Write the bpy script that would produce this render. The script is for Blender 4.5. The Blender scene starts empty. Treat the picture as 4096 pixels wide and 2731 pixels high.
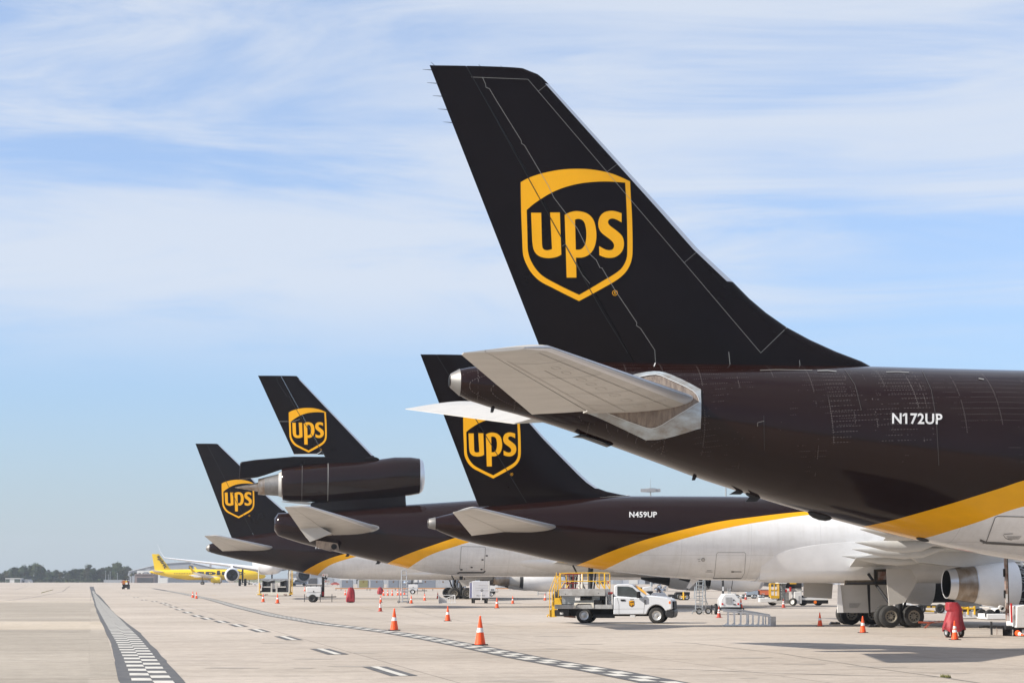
import bpy, bmesh, math, random
from mathutils import Vector, Matrix
from mathutils.geometry import delaunay_2d_cdt
R = math.radians
random.seed(7)
C = bpy.context.scene.collection
SC = bpy.context.scene

# ------------------------------------------------------------------ camera
F, CX, CY, H, YH = 8000.0, 2048.0, 1365.5, 2.15, 2316.0
PITCH = math.atan((YH - CY) / F)
cam_d = bpy.data.cameras.new('camera'); cam = bpy.data.objects.new('camera', cam_d); C.objects.link(cam)
cam.location = (0, 0, H); cam.rotation_euler = (R(90) + PITCH, 0, 0)
cam_d.sensor_width = 36; cam_d.lens = F / 4096 * 36; cam_d.clip_start = 0.5; cam_d.clip_end = 30000
SC.camera = cam

# ------------------------------------------------------------------ sky, sun, exposure
SUN_EL, SUN_AZ = R(34), R(16)      # low in the left, a little behind the camera
sun_dir = Vector((-math.cos(SUN_EL) * math.cos(SUN_AZ), -math.cos(SUN_EL) * math.sin(SUN_AZ), math.sin(SUN_EL)))
W = bpy.data.worlds.new('World'); SC.world = W; W.use_nodes = True
def world_nodes():
    nt = W.node_tree; N = nt.nodes; L = nt.links
    bg = N['Background']; bg.inputs['Strength'].default_value = 0.1
    sky = N.new('ShaderNodeTexSky'); sky.sky_type = 'NISHITA'; sky.sun_disc = False
    sky.sun_elevation = SUN_EL; sky.sun_rotation = math.atan2(sun_dir.x, sun_dir.y)
    sky.altitude = 20; sky.air_density = 1.0; sky.dust_density = 0.3; sky.ozone_density = 3.0
    tc = N.new('ShaderNodeTexCoord')
    mp = N.new('ShaderNodeMapping'); mp.inputs['Rotation'].default_value = (R(4), R(-13), R(20)); mp.inputs['Scale'].default_value = (2.6, 2.6, 19)
    L.new(tc.outputs['Generated'], mp.inputs['Vector'])
    n1 = N.new('ShaderNodeTexNoise'); n1.inputs['Scale'].default_value = 1.35; n1.inputs['Detail'].default_value = 9; n1.inputs['Roughness'].default_value = 0.6; n1.inputs['Distortion'].default_value = 0.9
    L.new(mp.outputs[0], n1.inputs['Vector'])
    mp2 = N.new('ShaderNodeMapping'); mp2.inputs['Rotation'].default_value = (R(-3), R(7), 0); mp2.inputs['Location'].default_value = (3.1, 1.7, 0.4); mp2.inputs['Scale'].default_value = (1.6, 1.6, 7)
    L.new(tc.outputs['Generated'], mp2.inputs['Vector'])
    n2 = N.new('ShaderNodeTexNoise'); n2.inputs['Scale'].default_value = 1.5; n2.inputs['Detail'].default_value = 5; n2.inputs['Distortion'].default_value = 0.3
    L.new(mp2.outputs[0], n2.inputs['Vector'])
    def math_n(op, a, b=None, clamp=False):
        m = N.new('ShaderNodeMath'); m.operation = op; m.use_clamp = clamp
        for i, v in enumerate((a, b)):
            if v is None: continue
            if isinstance(v, (int, float)): m.inputs[i].default_value = v
            else: L.new(v, m.inputs[i])
        return m.outputs[0]
    sm = math_n('ADD', math_n('MULTIPLY', n1.outputs['Fac'], 0.56), math_n('MULTIPLY', n2.outputs['Fac'], 0.52))
    mr = N.new('ShaderNodeMapRange'); mr.interpolation_type = 'SMOOTHSTEP'
    mr.inputs['From Min'].default_value = 0.40; mr.inputs['From Max'].default_value = 0.62
    L.new(sm, mr.inputs['Value'])
    sep = N.new('ShaderNodeSeparateXYZ'); L.new(tc.outputs['Generated'], sep.inputs[0])
    me = N.new('ShaderNodeMapRange'); me.interpolation_type = 'SMOOTHSTEP'
    me.inputs['From Min'].default_value = 0.085; me.inputs['From Max'].default_value = 0.15
    L.new(sep.outputs['Z'], me.inputs['Value'])
    fac = math_n('MULTIPLY', math_n('ADD', math_n('MULTIPLY', mr.outputs[0], 0.62), 0.22), me.outputs[0])
    hz = N.new('ShaderNodeMapRange'); hz.inputs['From Min'].default_value = 0.0; hz.inputs['From Max'].default_value = 0.20; hz.inputs['To Min'].default_value = 0.97; hz.inputs['To Max'].default_value = 0.0
    L.new(sep.outputs['Z'], hz.inputs['Value'])
    hzp = math_n('POWER', hz.outputs[0], 2.0)
    tint = N.new('ShaderNodeMix'); tint.data_type = 'RGBA'; tint.blend_type = 'MULTIPLY'; tint.inputs['Factor'].default_value = 1; L.new(sky.outputs[0], tint.inputs['A'])
    te = N.new('ShaderNodeMapRange'); te.inputs['From Min'].default_value = 0.04; te.inputs['From Max'].default_value = 0.32; L.new(sep.outputs['Z'], te.inputs['Value'])
    tm = N.new('ShaderNodeMix'); tm.data_type = 'RGBA'; tm.inputs['A'].default_value = (0.60, 0.71, 0.93, 1); tm.inputs['B'].default_value = (0.98, 0.99, 1.06, 1); L.new(te.outputs[0], tm.inputs['Factor']); L.new(tm.outputs['Result'], tint.inputs['B'])
    hm = N.new('ShaderNodeMix'); hm.data_type = 'RGBA'; hm.inputs['B'].default_value = (2.68, 3.06, 3.44, 1)
    L.new(hzp, hm.inputs['Factor']); L.new(tint.outputs['Result'], hm.inputs['A'])
    mix = N.new('ShaderNodeMix'); mix.data_type = 'RGBA'
    mix.inputs['B'].default_value = (4.05, 4.36, 4.86, 1)
    L.new(fac, mix.inputs['Factor']); L.new(hm.outputs['Result'], mix.inputs['A']); L.new(mix.outputs['Result'], bg.inputs['Color'])
world_nodes()
sun_l = bpy.data.lights.new('sun', 'SUN'); sun = bpy.data.objects.new('sun', sun_l); C.objects.link(sun)
sun_l.energy = 4.2; sun_l.angle = R(0.5); sun_l.color = (1.0, 0.93, 0.82)
sun.rotation_euler = (-sun_dir).to_track_quat('-Z', 'Y').to_euler()
vs = SC.view_settings; vs.view_transform = 'Standard'; vs.look = 'None'; vs.gamma = 1; vs.use_curve_mapping = False; vs.exposure = 0.88
SC.render.engine = 'CYCLES'; SC.cycles.max_bounces = 6; SC.cycles.use_denoising = True

# ------------------------------------------------------------------ picture geometry -> place geometry
SP, CP = math.sin(PITCH), math.cos(PITCH)
def ray(px, py):
    u = (px - CX) / F; v = (CY - py) / F
    return Vector((u, CP - v * SP, SP + v * CP))
def G(px, py):                      # point of the apron
    d = ray(px, py); t = -H / d.z
    return Vector((d.x * t, d.y * t, 0))
def at(px, py, Y):                  # point at distance Y
    d = ray(px, py); t = Y / d.y
    return Vector((d.x * t, Y, H + d.z * t))
def interp(pts, x):
    if x <= pts[0][0]: return pts[0][1]
    for (a, b), (c, d) in zip(pts, pts[1:]):
        if x <= c: return b + (d - b) * (x - a) / (c - a) if c > a else d
    return pts[-1][1]

# ------------------------------------------------------------------ materials
MATS = {}
def mat(name, col, rough=0.5, metal=0.0, var=0.0, vscale=3.0, bump=0.0, bscale=20.0, spec=0.5, coat=0.0, col2=None, stretch=(1, 1, 1), trans=0.0, emit=None):
    if name in MATS: return MATS[name]
    m = bpy.data.materials.new(name); m.use_nodes = True; nt = m.node_tree; N = nt.nodes; L = nt.links
    b = N['Principled BSDF']
    b.inputs['Base Color'].default_value = (*col, 1); b.inputs['Roughness'].default_value = rough; b.inputs['Metallic'].default_value = metal
    b.inputs['Specular IOR Level'].default_value = spec; b.inputs['Coat Weight'].default_value = coat; b.inputs['Coat Roughness'].default_value = 0.08
    b.inputs['Transmission Weight'].default_value = trans
    if emit: b.inputs['Emission Color'].default_value = (*emit, 1); b.inputs['Emission Strength'].default_value = 1
    tc = N.new('ShaderNodeTexCoord'); mp = N.new('ShaderNodeMapping'); mp.inputs['Scale'].default_value = stretch
    L.new(tc.outputs['Object'], mp.inputs['Vector'])
    if var > 0 or col2:
        n = N.new('ShaderNodeTexNoise'); n.inputs['Scale'].default_value = vscale; n.inputs['Detail'].default_value = 6; n.inputs['Roughness'].default_value = 0.62
        L.new(mp.outputs[0], n.inputs['Vector'])
        r = N.new('ShaderNodeValToRGB'); r.color_ramp.elements[0].position = 0.33; r.color_ramp.elements[1].position = 0.68
        c2 = col2 or tuple(c * (1 - var) for c in col)
        r.color_ramp.elements[0].color = (*c2, 1); r.color_ramp.elements[1].color = (*col, 1)
        L.new(n.outputs['Fac'], r.inputs[0]); L.new(r.outputs[0], b.inputs['Base Color'])
    if bump > 0:
        n = N.new('ShaderNodeTexNoise'); n.inputs['Scale'].default_value = bscale; n.inputs['Detail'].default_value = 4
        L.new(mp.outputs[0], n.inputs['Vector'])
        bp = N.new('ShaderNodeBump'); bp.inputs['Strength'].default_value = bump; bp.inputs['Distance'].default_value = 0.02
        L.new(n.outputs['Fac'], bp.inputs['Height']); L.new(bp.outputs[0], b.inputs['Normal'])
    MATS[name] = m
    return m
BROWN = (0.0128, 0.0046, 0.0037); SHADED_BROWN = (0.0075, 0.0042, 0.0042); GOLD = (0.86, 0.41, 0.008); WHITE = (0.82, 0.81, 0.80)
M_brown = mat('brown_paint', BROWN, 0.12, var=0.25, vscale=0.6, bump=0.05, bscale=0.9, spec=0.35)
M_fin = mat('shaded_fin_brown', SHADED_BROWN, 0.2, var=0.25, vscale=0.6, bump=0.05, bscale=0.9, spec=0.15)  # same brown paint as the body; the fins' shade is put into its colour
M_gold = mat('gold_paint', GOLD, 0.4, spec=0.25, var=0.07, vscale=1.2)
M_white = mat('white_paint', WHITE, 0.35, var=0.1, vscale=1.5)
M_cleanwhite = mat('clean_white_paint', (0.64, 0.64, 0.64), 0.35, var=0.06, vscale=4)
M_grey = mat('grey_paint', (0.50, 0.48, 0.45), 0.38, var=0.14, vscale=1.3, stretch=(0.5, 2, 1))
M_wing = mat('wing_grey_paint', (0.52, 0.52, 0.51), 0.4, var=0.1, vscale=1.5)
M_midgrey = mat('mid_grey_paint', (0.30, 0.31, 0.33), 0.45, var=0.2, vscale=4)
M_metal = mat('bare_metal', (0.26, 0.25, 0.24), 0.5, 0.7, var=0.25, vscale=3)
M_lip = mat('polished_lip', (0.66, 0.67, 0.70), 0.32, 0.7)
M_hot = mat('heat_stained_metal', (0.42, 0.38, 0.34), 0.34, 0.85, col2=(0.23, 0.17, 0.12), vscale=1.4, stretch=(2, 1, 1))
M_black = mat('black', (0.012, 0.012, 0.013), 0.6, spec=0.2)
M_dark = mat('dark_steel', (0.035, 0.035, 0.038), 0.5, 0.3, var=0.4, vscale=6)
M_rubber = mat('tyre_rubber', (0.022, 0.021, 0.02), 0.8, var=0.35, vscale=9)
M_hub = mat('wheel_hub', (0.30, 0.27, 0.22), 0.5, 0.4, var=0.4, vscale=10)
M_hubsteel = mat('steel_wheel', (0.5, 0.5, 0.5), 0.35, 0.6)
M_well = mat('wheel_well', (0.10, 0.075, 0.05), 0.7, var=0.6, vscale=4)
M_gold_worn = M_gold
M_orange = mat('cone_orange', (0.93, 0.095, 0.014), 0.45, var=0.1, vscale=6)
M_red_cone = mat('cone_faded_red', (0.50, 0.055, 0.028), 0.55, var=0.4, vscale=9)
M_collar = mat('reflective_collar', (0.78, 0.78, 0.78), 0.4, var=0.15, vscale=12)
M_yellow = mat('yellow_paint', (0.68, 0.40, 0.02), 0.42, var=0.18, vscale=5)
M_red = mat('red_paint', (0.45, 0.02, 0.02), 0.45, var=0.2, vscale=5)
M_darkred = mat('dark_red_paint', (0.16, 0.012, 0.016), 0.45)
M_cover = mat('red_cover_fabric', (0.31, 0.018, 0.028), 0.6, var=0.35, vscale=3, bump=0.5, bscale=7)
M_alu = mat('aluminium', (0.66, 0.66, 0.66), 0.42, 0.15, var=0.25, vscale=5)
M_gal = mat('galvanised_tube', (0.38, 0.40, 0.41), 0.42, 0.6, var=0.2, vscale=6)
M_glass = mat('window_glass', (0.05, 0.065, 0.07), 0.03, spec=0.9, col2=(0.02, 0.026, 0.03), vscale=2.5)
M_lamp = mat('lamp_reflector', (0.75, 0.76, 0.78), 0.12, 0.85)
M_redlamp = mat('red_lens', (0.5, 0.015, 0.02), 0.25)
M_amber = mat('amber_lens', (0.75, 0.16, 0.01), 0.3)
M_rust = mat('rusty_steel', (0.20, 0.075, 0.04), 0.7, 0.2, col2=(0.32, 0.30, 0.28), vscale=5)
M_skirt = mat('stained_seal', (0.27, 0.22, 0.18), 0.55, col2=(0.12, 0.09, 0.075), vscale=2.2, stretch=(4, 1, 0.8), bump=0.7, bscale=6)
M_plate = mat('scuffed_plate', (0.46, 0.52, 0.56), 0.35, 0.3, col2=(0.24, 0.21, 0.18), vscale=1.5, stretch=(1, 1, 2.2))
M_ink = mat('black_ink', (0.02, 0.02, 0.022), 0.6)
M_line = mat('pale_panel_line', (0.24, 0.24, 0.23), 0.6)
M_greyline = mat('grey_panel_line', (0.14, 0.135, 0.13), 0.6)
M_faint = mat('faint_panel_line', (0.06, 0.056, 0.054), 0.6)
M_letter = mat('white_lettering', (0.60, 0.60, 0.60), 0.5, var=0.15, vscale=6)

# ------------------------------------------------------------------ mesh building
class MB:
    def __init__(s): s.v = []; s.f = []
    def add(s, vs, fs):
        o = len(s.v); s.v += [tuple(v) for v in vs]; s.f += [tuple(i + o for i in f) for f in fs]; return s
    def box(s, a, b, taper=None):
        (x0, y0, z0), (x1, y1, z1) = a, b
        return s.add([(x0, y0, z0), (x1, y0, z0), (x1, y1, z0), (x0, y1, z0), (x0, y0, z1), (x1, y0, z1), (x1, y1, z1), (x0, y1, z1)],
              [(0, 3, 2, 1), (4, 5, 6, 7), (0, 1, 5, 4), (1, 2, 6, 5), (2, 3, 7, 6), (3, 0, 4, 7)])
    def ring(s, c, ax, up, r, n):
        ax = Vector(ax).normalized(); u = ax.orthogonal().normalized() if up is None else Vector(up); w = ax.cross(u).normalized(); u = w.cross(ax).normalized()
        return [Vector(c) + (u * math.cos(2 * math.pi * i / n) + w * math.sin(2 * math.pi * i / n)) * r for i in range(n)]
    def cyl(s, p0, p1, r0, r1=None, n=10, caps=True):
        r1 = r0 if r1 is None else r1; p0, p1 = Vector(p0), Vector(p1); ax = p1 - p0
        if ax.length < 1e-6: return s
        up = ax.normalized().orthogonal()
        a, b = s.ring(p0, ax, up, r0, n), s.ring(p1, ax, up, r1, n)
        fs = [(i, (i + 1) % n, n + (i + 1) % n, n + i) for i in range(n)]
        if caps: fs += [tuple(range(n - 1, -1, -1)), tuple(range(n, 2 * n))]
        return s.add(a + b, fs)
    def tube(s, pts, r, n=6):
        for a, b in zip(pts, pts[1:]): s.cyl(a, b, r, r, n)
        return s
    def loft(s, rings, close=True, caps=(True, True)):
        n = len(rings[0]); vs = [p for r in rings for p in r]; fs = []
        for k in range(len(rings) - 1):
            for i in range(n if close else n - 1):
                j = (i + 1) % n; fs.append((k * n + i, k * n + j, (k + 1) * n + j, (k + 1) * n + i))
        if caps[0]: fs.append(tuple(range(n - 1, -1, -1)))
        if caps[1]: o = (len(rings) - 1) * n; fs.append(tuple(range(o, o + n)))
        return s.add(vs, fs)
    def lathe(s, prof, c, ax, n=28, caps=(False, False)):
        ax = Vector(ax).normalized(); up = ax.orthogonal()
        if abs(ax.z) < 0.9: up = Vector((0, 0, 1))
        rings = [s.ring(Vector(c) + ax * t, ax, up, max(r, 1e-4), n) for t, r in prof]
        return s.loft(rings, True, caps)
    def prism(s, poly, d0, d1, plane='xz'):
        n = len(poly)
        if plane == 'xz': a = [(x, d0, z) for x, z in poly]; b = [(x, d1, z) for x, z in poly]
        elif plane == 'xy': a = [(x, y, d0) for x, y in poly]; b = [(x, y, d1) for x, y in poly]
        else: a = [(d0, y, z) for y, z in poly]; b = [(d1, y, z) for y, z in poly]
        return s.add(a + b, [tuple(range(n))[::-1], tuple(range(n, 2 * n))] + [(i, (i + 1) % n, n + (i + 1) % n, n + i) for i in range(n)])
    def mesh(s, name, m, smooth=True, ang=35):
        me = bpy.data.meshes.new(name); me.from_pydata(s.v, [], s.f)
        bm = bmesh.new(); bm.from_mesh(me); bmesh.ops.recalc_face_normals(bm, faces=bm.faces); bm.to_mesh(me); bm.free()
        if m: me.materials.append(m)
        if smooth:
            me.polygons.foreach_set('use_smooth', [True] * len(me.polygons)); me.set_sharp_from_angle(angle=R(ang))
        me.update(); return me
    def build(s, name, m, parent=None, smooth=True, ang=35, bevel=0):
        o = bpy.data.objects.new(name, s.mesh(name, m, smooth, ang)); C.objects.link(o)
        if parent: o.parent = parent
        if bevel:
            b = o.modifiers.new('bevel', 'BEVEL'); b.width = bevel; b.segments = 2; b.limit_method = 'ANGLE'; b.angle_limit = R(40)
        return o
def tag(o, label=None, cat=None, group=None, kind=None):
    for k, v in (('label', label), ('category', cat), ('group', group), ('kind', kind)):
        if v: o[k] = v
    return o
def thing(name, label, cat, loc=(0, 0, 0), rz=0, group=None):
    o = bpy.data.objects.new(name, None); C.objects.link(o); o.location = loc; o.rotation_euler = (0, 0, rz); o.empty_display_size = 0.3
    return tag(o, label, cat, group)
def copy_tree(o, parent=None):
    c = o.copy(); C.objects.link(c); c.parent = parent
    for ch in o.children: copy_tree(ch, c)
    return c
def struct(name, mb, m, parent=None, smooth=False):
    return tag(mb.build(name, m, parent, smooth), kind='structure')
def text_mesh(s, bold=0.02):
    cu = bpy.data.curves.new('t', 'FONT'); cu.body = s; cu.size = 1.0; cu.offset = bold; cu.resolution_u = 3; cu.space_character = 1.05
    o = bpy.data.objects.new('t', cu); C.objects.link(o)
    dg = bpy.context.evaluated_depsgraph_get(); me = o.evaluated_get(dg).to_mesh()
    vs = [tuple(v.co[:2]) for v in me.vertices]; fs = [tuple(p.vertices) for p in me.polygons]
    o.evaluated_get(dg).to_mesh_clear(); bpy.data.objects.remove(o); bpy.data.curves.remove(cu)
    x0 = min(v[0] for v in vs); x1 = max(v[0] for v in vs); y0 = min(v[1] for v in vs); y1 = max(v[1] for v in vs)
    return [((x - x0) / (x1 - x0), (y - y0) / (y1 - y0)) for x, y in vs], fs
def text_part(name, s, fn, m, parent, bold=0.02):      # fn maps (u, v in 0..1) to a point
    vs, fs = text_mesh(s, bold); mb = MB(); mb.add([fn(u, v) for u, v in vs], fs)
    return mb.build(name, m, parent, False)
def cdt(loops, step):
    """triangulate an outline with holes, with extra inner points"""
    vs = []; es = []
    for lp in loops:
        o = len(vs); n = len(lp); vs += [Vector(p) for p in lp]; es += [(o + i, o + (i + 1) % n) for i in range(n)]
    x0 = min(v.x for v in vs); x1 = max(v.x for v in vs); y0 = min(v.y for v in vs); y1 = max(v.y for v in vs)
    nx = max(1, int((x1 - x0) / step)); ny = max(1, int((y1 - y0) / step))
    for i in range(1, nx):
        for j in range(1, ny): vs.append(Vector((x0 + (x1 - x0) * i / nx + 0.013 * step * j, y0 + (y1 - y0) * j / ny + 0.017 * step * i)))
    r = delaunay_2d_cdt(vs, es, [], 0, 1e-5)
    def inside(x, y):
        c = False
        for lp in loops:
            for (ax, ay), (bx, by) in zip(lp, lp[1:] + lp[:1]):
                if (ay > y) != (by > y) and x < (bx - ax) * (y - ay) / (by - ay) + ax: c = not c
        return c
    fs = [tuple(f) for f in r[2] if inside(sum(r[0][i].x for i in f) / 3, sum(r[0][i].y for i in f) / 3)]
    return [tuple(v) for v in r[0]], fs
def smooth_loop(pts, k=3, closed=True):
    out = []; n = len(pts)
    rng = range(n) if closed else range(n - 1)
    for i in rng:
        p0, p1, p2, p3 = (pts[(i - 1) % n], pts[i], pts[(i + 1) % n], pts[(i + 2) % n]) if closed else (pts[max(i - 1, 0)], pts[i], pts[i + 1], pts[min(i + 2, n - 1)])
        for j in range(k):
            t = j / k
            out.append(tuple(0.5 * (2 * p1[c] + (p2[c] - p0[c]) * t + (2 * p0[c] - 5 * p1[c] + 4 * p2[c] - p3[c]) * t * t + (3 * p1[c] - p0[c] - 3 * p2[c] + p3[c]) * t ** 3) for c in (0, 1)))
    if not closed: out.append(pts[-1])
    return out
# ------------------------------------------------------------------ the ground
def concrete_mat(name='apron_concrete', c0=(0.42, 0.362, 0.308), c1=(0.505, 0.44, 0.378), slab=0.89, mortar=0.5):
    m = bpy.data.materials.new(name); m.use_nodes = True; nt = m.node_tree; N = nt.nodes; L = nt.links
    b = N['Principled BSDF']; b.inputs['Roughness'].default_value = 0.85; b.inputs['Specular IOR Level'].default_value = 0.25
    geo = N.new('ShaderNodeNewGeometry')
    mp = N.new('ShaderNodeMapping'); mp.inputs['Rotation'].default_value = (0, 0, R(-11.8)); L.new(geo.outputs['Position'], mp.inputs['Vector'])
    def noise(scale, detail, st=(1, 1, 1), rough=0.6):
        q = N.new('ShaderNodeMapping'); q.inputs['Scale'].default_value = st; L.new(mp.outputs[0], q.inputs['Vector'])
        n = N.new('ShaderNodeTexNoise'); n.inputs['Scale'].default_value = scale; n.inputs['Detail'].default_value = detail; n.inputs['Roughness'].default_value = rough
        L.new(q.outputs[0], n.inputs['Vector']); return n.outputs['Fac']
    def ramp(f, c0, c1, p0, p1):
        r = N.new('ShaderNodeValToRGB'); r.color_ramp.elements[0].position = p0; r.color_ramp.elements[1].position = p1
        r.color_ramp.elements[0].color = (*c0, 1); r.color_ramp.elements[1].color = (*c1, 1); L.new(f, r.inputs[0]); return r.outputs[0]
    def mul(a, b_, f=1.0):
        x = N.new('ShaderNodeMix'); x.data_type = 'RGBA'; x.blend_type = 'MULTIPLY'; x.inputs['Factor'].default_value = f
        L.new(a, x.inputs['A']); L.new(b_, x.inputs['B']); return x.outputs['Result']
    base = ramp(noise(0.055, 5, (1, 0.6, 1)), c0, c1, 0.35, 0.66)
    # slab to slab differences: a brick texture in slab size
    br = N.new('ShaderNodeTexBrick'); br.offset = 0; br.inputs['Scale'].default_value = 1; br.inputs['Brick Width'].default_value = 7.6; br.inputs['Row Height'].default_value = 7.6
    br.inputs['Mortar Size'].default_value = 0.022; br.inputs['Mortar Smooth'].default_value = 0.1; br.inputs['Bias'].default_value = 0
    br.inputs['Color1'].default_value = (1, 1, 1, 1); br.inputs['Color2'].default_value = (slab, slab, slab * 0.99, 1); br.inputs['Mortar'].default_value = (mortar, mortar, mortar, 1)
    L.new(mp.outputs[0], br.inputs['Vector'])
    fine = ramp(noise(2.2, 8, (1, 1, 1), 0.7), (0.78, 0.78, 0.78), (1.08, 1.08, 1.08), 0.3, 0.7)
    stain = ramp(noise(0.35, 7, (0.35, 1.6, 1), 0.7), (0.74, 0.73, 0.72), (1, 1, 1), 0.30, 0.50)
    grit = ramp(noise(26, 3), (0.80, 0.80, 0.80), (1.1, 1.1, 1.1), 0.3, 0.7)
    wear = ramp(noise(0.9, 6, (0.3, 2.2, 1), 0.7), (1, 1, 1), (1.16, 1.15, 1.13), 0.56, 0.70)
    c = mul(mul(mul(mul(mul(base, br.outputs['Color']), fine), stain), grit), wear)
    L.new(c, b.inputs['Base Color'])
    bp = N.new('ShaderNodeBump'); bp.inputs['Strength'].default_value = 0.15; bp.inputs['Distance'].default_value = 0.01
    L.new(noise(9, 6), bp.inputs['Height']); L.new(bp.outputs[0], b.inputs['Normal'])
    return m
M_concrete = concrete_mat()
M_grass = mat('grass', (0.075, 0.095, 0.03), 0.9, col2=(0.13, 0.12, 0.055), vscale=0.08)
terrain = struct('grass_field', MB().add([(-9000, -300, -0.06), (9000, -300, -0.06), (9000, 16000, -0.06), (-9000, 16000, -0.06)], [(0, 1, 2, 3)]), M_grass)
ground = struct('ground', MB().add([(-1500, -200, 0), (1500, -200, 0), (1500, 1415, 0), (-1500, 1415, 0)], [(0, 1, 2, 3)]), M_concrete)
ground['label'] = 'pale tan concrete apron running to the far trees'
M_taxi = concrete_mat('greyer_taxilane_concrete', (0.345, 0.302, 0.25), (0.425, 0.375, 0.315), 0.82, 0.9)
M_taxilight = concrete_mat('pale_taxilane_band', (0.46, 0.39, 0.31), (0.53, 0.46, 0.375), 0.92, 0.95)
# the taxi lane left of the road: bands of newer and older concrete between the field edge and the edge line
def band(name, y0, y1, m, z, xr0, xr1, xl=-700):
    a, b, c, d = G(xl, y1), G(xr1, y1), G(xr0, y0), G(xl, y0)
    return struct(name, MB().add([(p.x, p.y, z) for p in (a, b, c, d)], [(0, 1, 2, 3)]), m)
band('taxi_lane_slab', 2735, 2519, M_taxi, 0.004, 482, 421)
band('taxi_lane_slab', 2517, 2484, M_taxilight, 0.004, 420, 403)
band('taxi_lane_slab', 2482, 2408, M_taxi, 0.004, 402, 376)
band('taxi_lane_joint', 2407, 2403.5, M_taxilight, 0.004, 376, 374)
band('taxi_lane_joint', 2394, 2391.5, M_taxilight, 0.004, 371, 370, 130)

# ------------------------------------------------------------------ painted road markings
M_asphaltpaint = mat('black_marking_paint', (0.058, 0.059, 0.064), 0.8, col2=(0.105, 0.10, 0.098), vscale=2.2)
M_roadwhite = mat('white_marking_paint', (0.60, 0.58, 0.53), 0.75, col2=(0.40, 0.375, 0.335), vscale=3.5)
def path_at(left, right, D):        # left / right edges as (D, X) lists
    return interp(left, D), interp(right, D)
def edge(pts): return sorted(((G(x, y).y, G(x, y).x) for x, y in pts))
def zipper(name, label, left, right, wl, wr, d0, d1, pitch, wob):
    ds = sorted(set([d0, d1] + [p[0] for p in left + right if d0 < p[0] < d1] + [d0 + (d1 - d0) * i / 60 for i in range(61)]))
    mb = MB(); vs = []
    for i, d in enumerate(ds):
        a, b = path_at(left, right, d)
        vs += [(a + random.uniform(-wob, wob), d, 0.008), (b + random.uniform(-wob, wob), d, 0.008)]
    mb.add(vs, [(2 * i, 2 * i + 1, 2 * i + 3, 2 * i + 2) for i in range(len(ds) - 1)])
    o = struct(name, mb, M_asphaltpaint); o['label'] = label
    d = d0; k = 0
    while d < d1 - pitch and k < 300:
        for side in (0, 1):
            s = d + side * pitch * 0.5; e = s + pitch * 0.5
            q = []
            for t in (s, e):
                a, b = interp(wl, t), interp(wr, t); mid = (a + b) / 2
                q.append((a, mid - 0.004) if side == 0 else (mid + 0.004, b))
            j = [random.uniform(-0.012, 0.012) for _ in range(4)]
            me = MB().add([(q[0][0] + j[0], s + 0.01, 0.012), (q[0][1], s + 0.01, 0.012), (q[1][1] + j[1], e - 0.01, 0.012), (q[1][0] + j[2], e - 0.01, 0.012)], [(0, 1, 2, 3)])
            me.build('white_block', M_roadwhite, o, False); k += 1
        d += pitch
    return o
L_l = edge([(355, 2327.5), (360.5, 2355), (365.6, 2375.5), (376, 2410), (385, 2444), (402, 2482.6), (423, 2525), (442, 2576), (457, 2623), (470, 2682.5), (482, 2740), (500, 2840)])
L_r = edge([(361, 2327.5), (372, 2338), (384, 2372), (397.5, 2380.6), (425, 2412.5), (459, 2453), (493, 2478), (565.5, 2533.7), (612, 2584.7), (663, 2640), (744, 2731), (845, 2840)])
L_wl = edge([(358, 2330), (366, 2356), (373, 2378), (387, 2427), (427, 2499.7), (463, 2563), (493, 2627), (527, 2721), (575, 2840)])
L_wr = edge([(360, 2330), (371, 2345), (380, 2372), (402, 2396), (442, 2436), (497, 2491), (553, 2546), (604, 2606), (650.5, 2670), (691, 2721), (780, 2840)])
zipper('road_edge_marking', 'black and white chequered road edge line running straight away at the far left', L_l, L_r, L_wl, L_wr, 34, 600, 2.3, 0.03)
ctr = edge([(575, 2346), (720, 2371), (830, 2393), (880, 2406), (950, 2426), (1097, 2460.5), (1292, 2494), (1439, 2511), (1586, 2531), (1732, 2555), (1908, 2589), (2100, 2629), (2237, 2653), (2424, 2685), (2658, 2730), (2900, 2778)])
def off(o): return [(d, x + o) for d, x in ctr]
zipper('road_edge_marking', 'narrower chequered road edge line passing under the two nearest orange cones', off(-0.52), off(0.52), off(-0.36), off(0.36), 36, 480, 2.3, 0.01)
# dashes of the road's centre line: each a white bar between black bars
dashes = [(1554, 2683), (1314, 2604.8), (1153, 2551), (1035.6, 2520.7), (952, 2500.5), (886.5, 2485.6), (829, 2473), (789, 2462.7), (750.4, 2448.6), (718.5, 2436.7), (693, 2426.5), (669.6, 2417.6), (653, 2411), (618, 2404.5), (576, 2398.5), (544, 2388), (510, 2378), (490, 2372), (470, 2366)]
dm = tag(bpy.data.objects.new('road_centre_marking', None), kind='structure'); C.objects.link(dm); dm['label'] = 'dashed centre line of the apron road, white bars edged in black'
ang = R(11.8); dv = Vector((-math.sin(ang), math.cos(ang), 0)); nv = Vector((math.cos(ang), math.sin(ang), 0))
def flat_quad(c, hl, w0, w1, z): return [tuple(c + dv * l + nv * w + Vector((0, 0, z))) for l, w in ((-hl, w0), (-hl, w1), (hl, w1), (hl, w0))]
for px, py in dashes:
    c = G(px, py); hl = 2.45
    b = MB().add(flat_quad(c, hl, -0.31, 0.31, 0.008), [(0, 1, 2, 3)]).build('dash', M_asphaltpaint, dm, False)
    MB().add(flat_quad(c, hl, -0.10, 0.10, 0.012), [(0, 1, 2, 3)]).build('white_bar', M_roadwhite, b, False)
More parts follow.
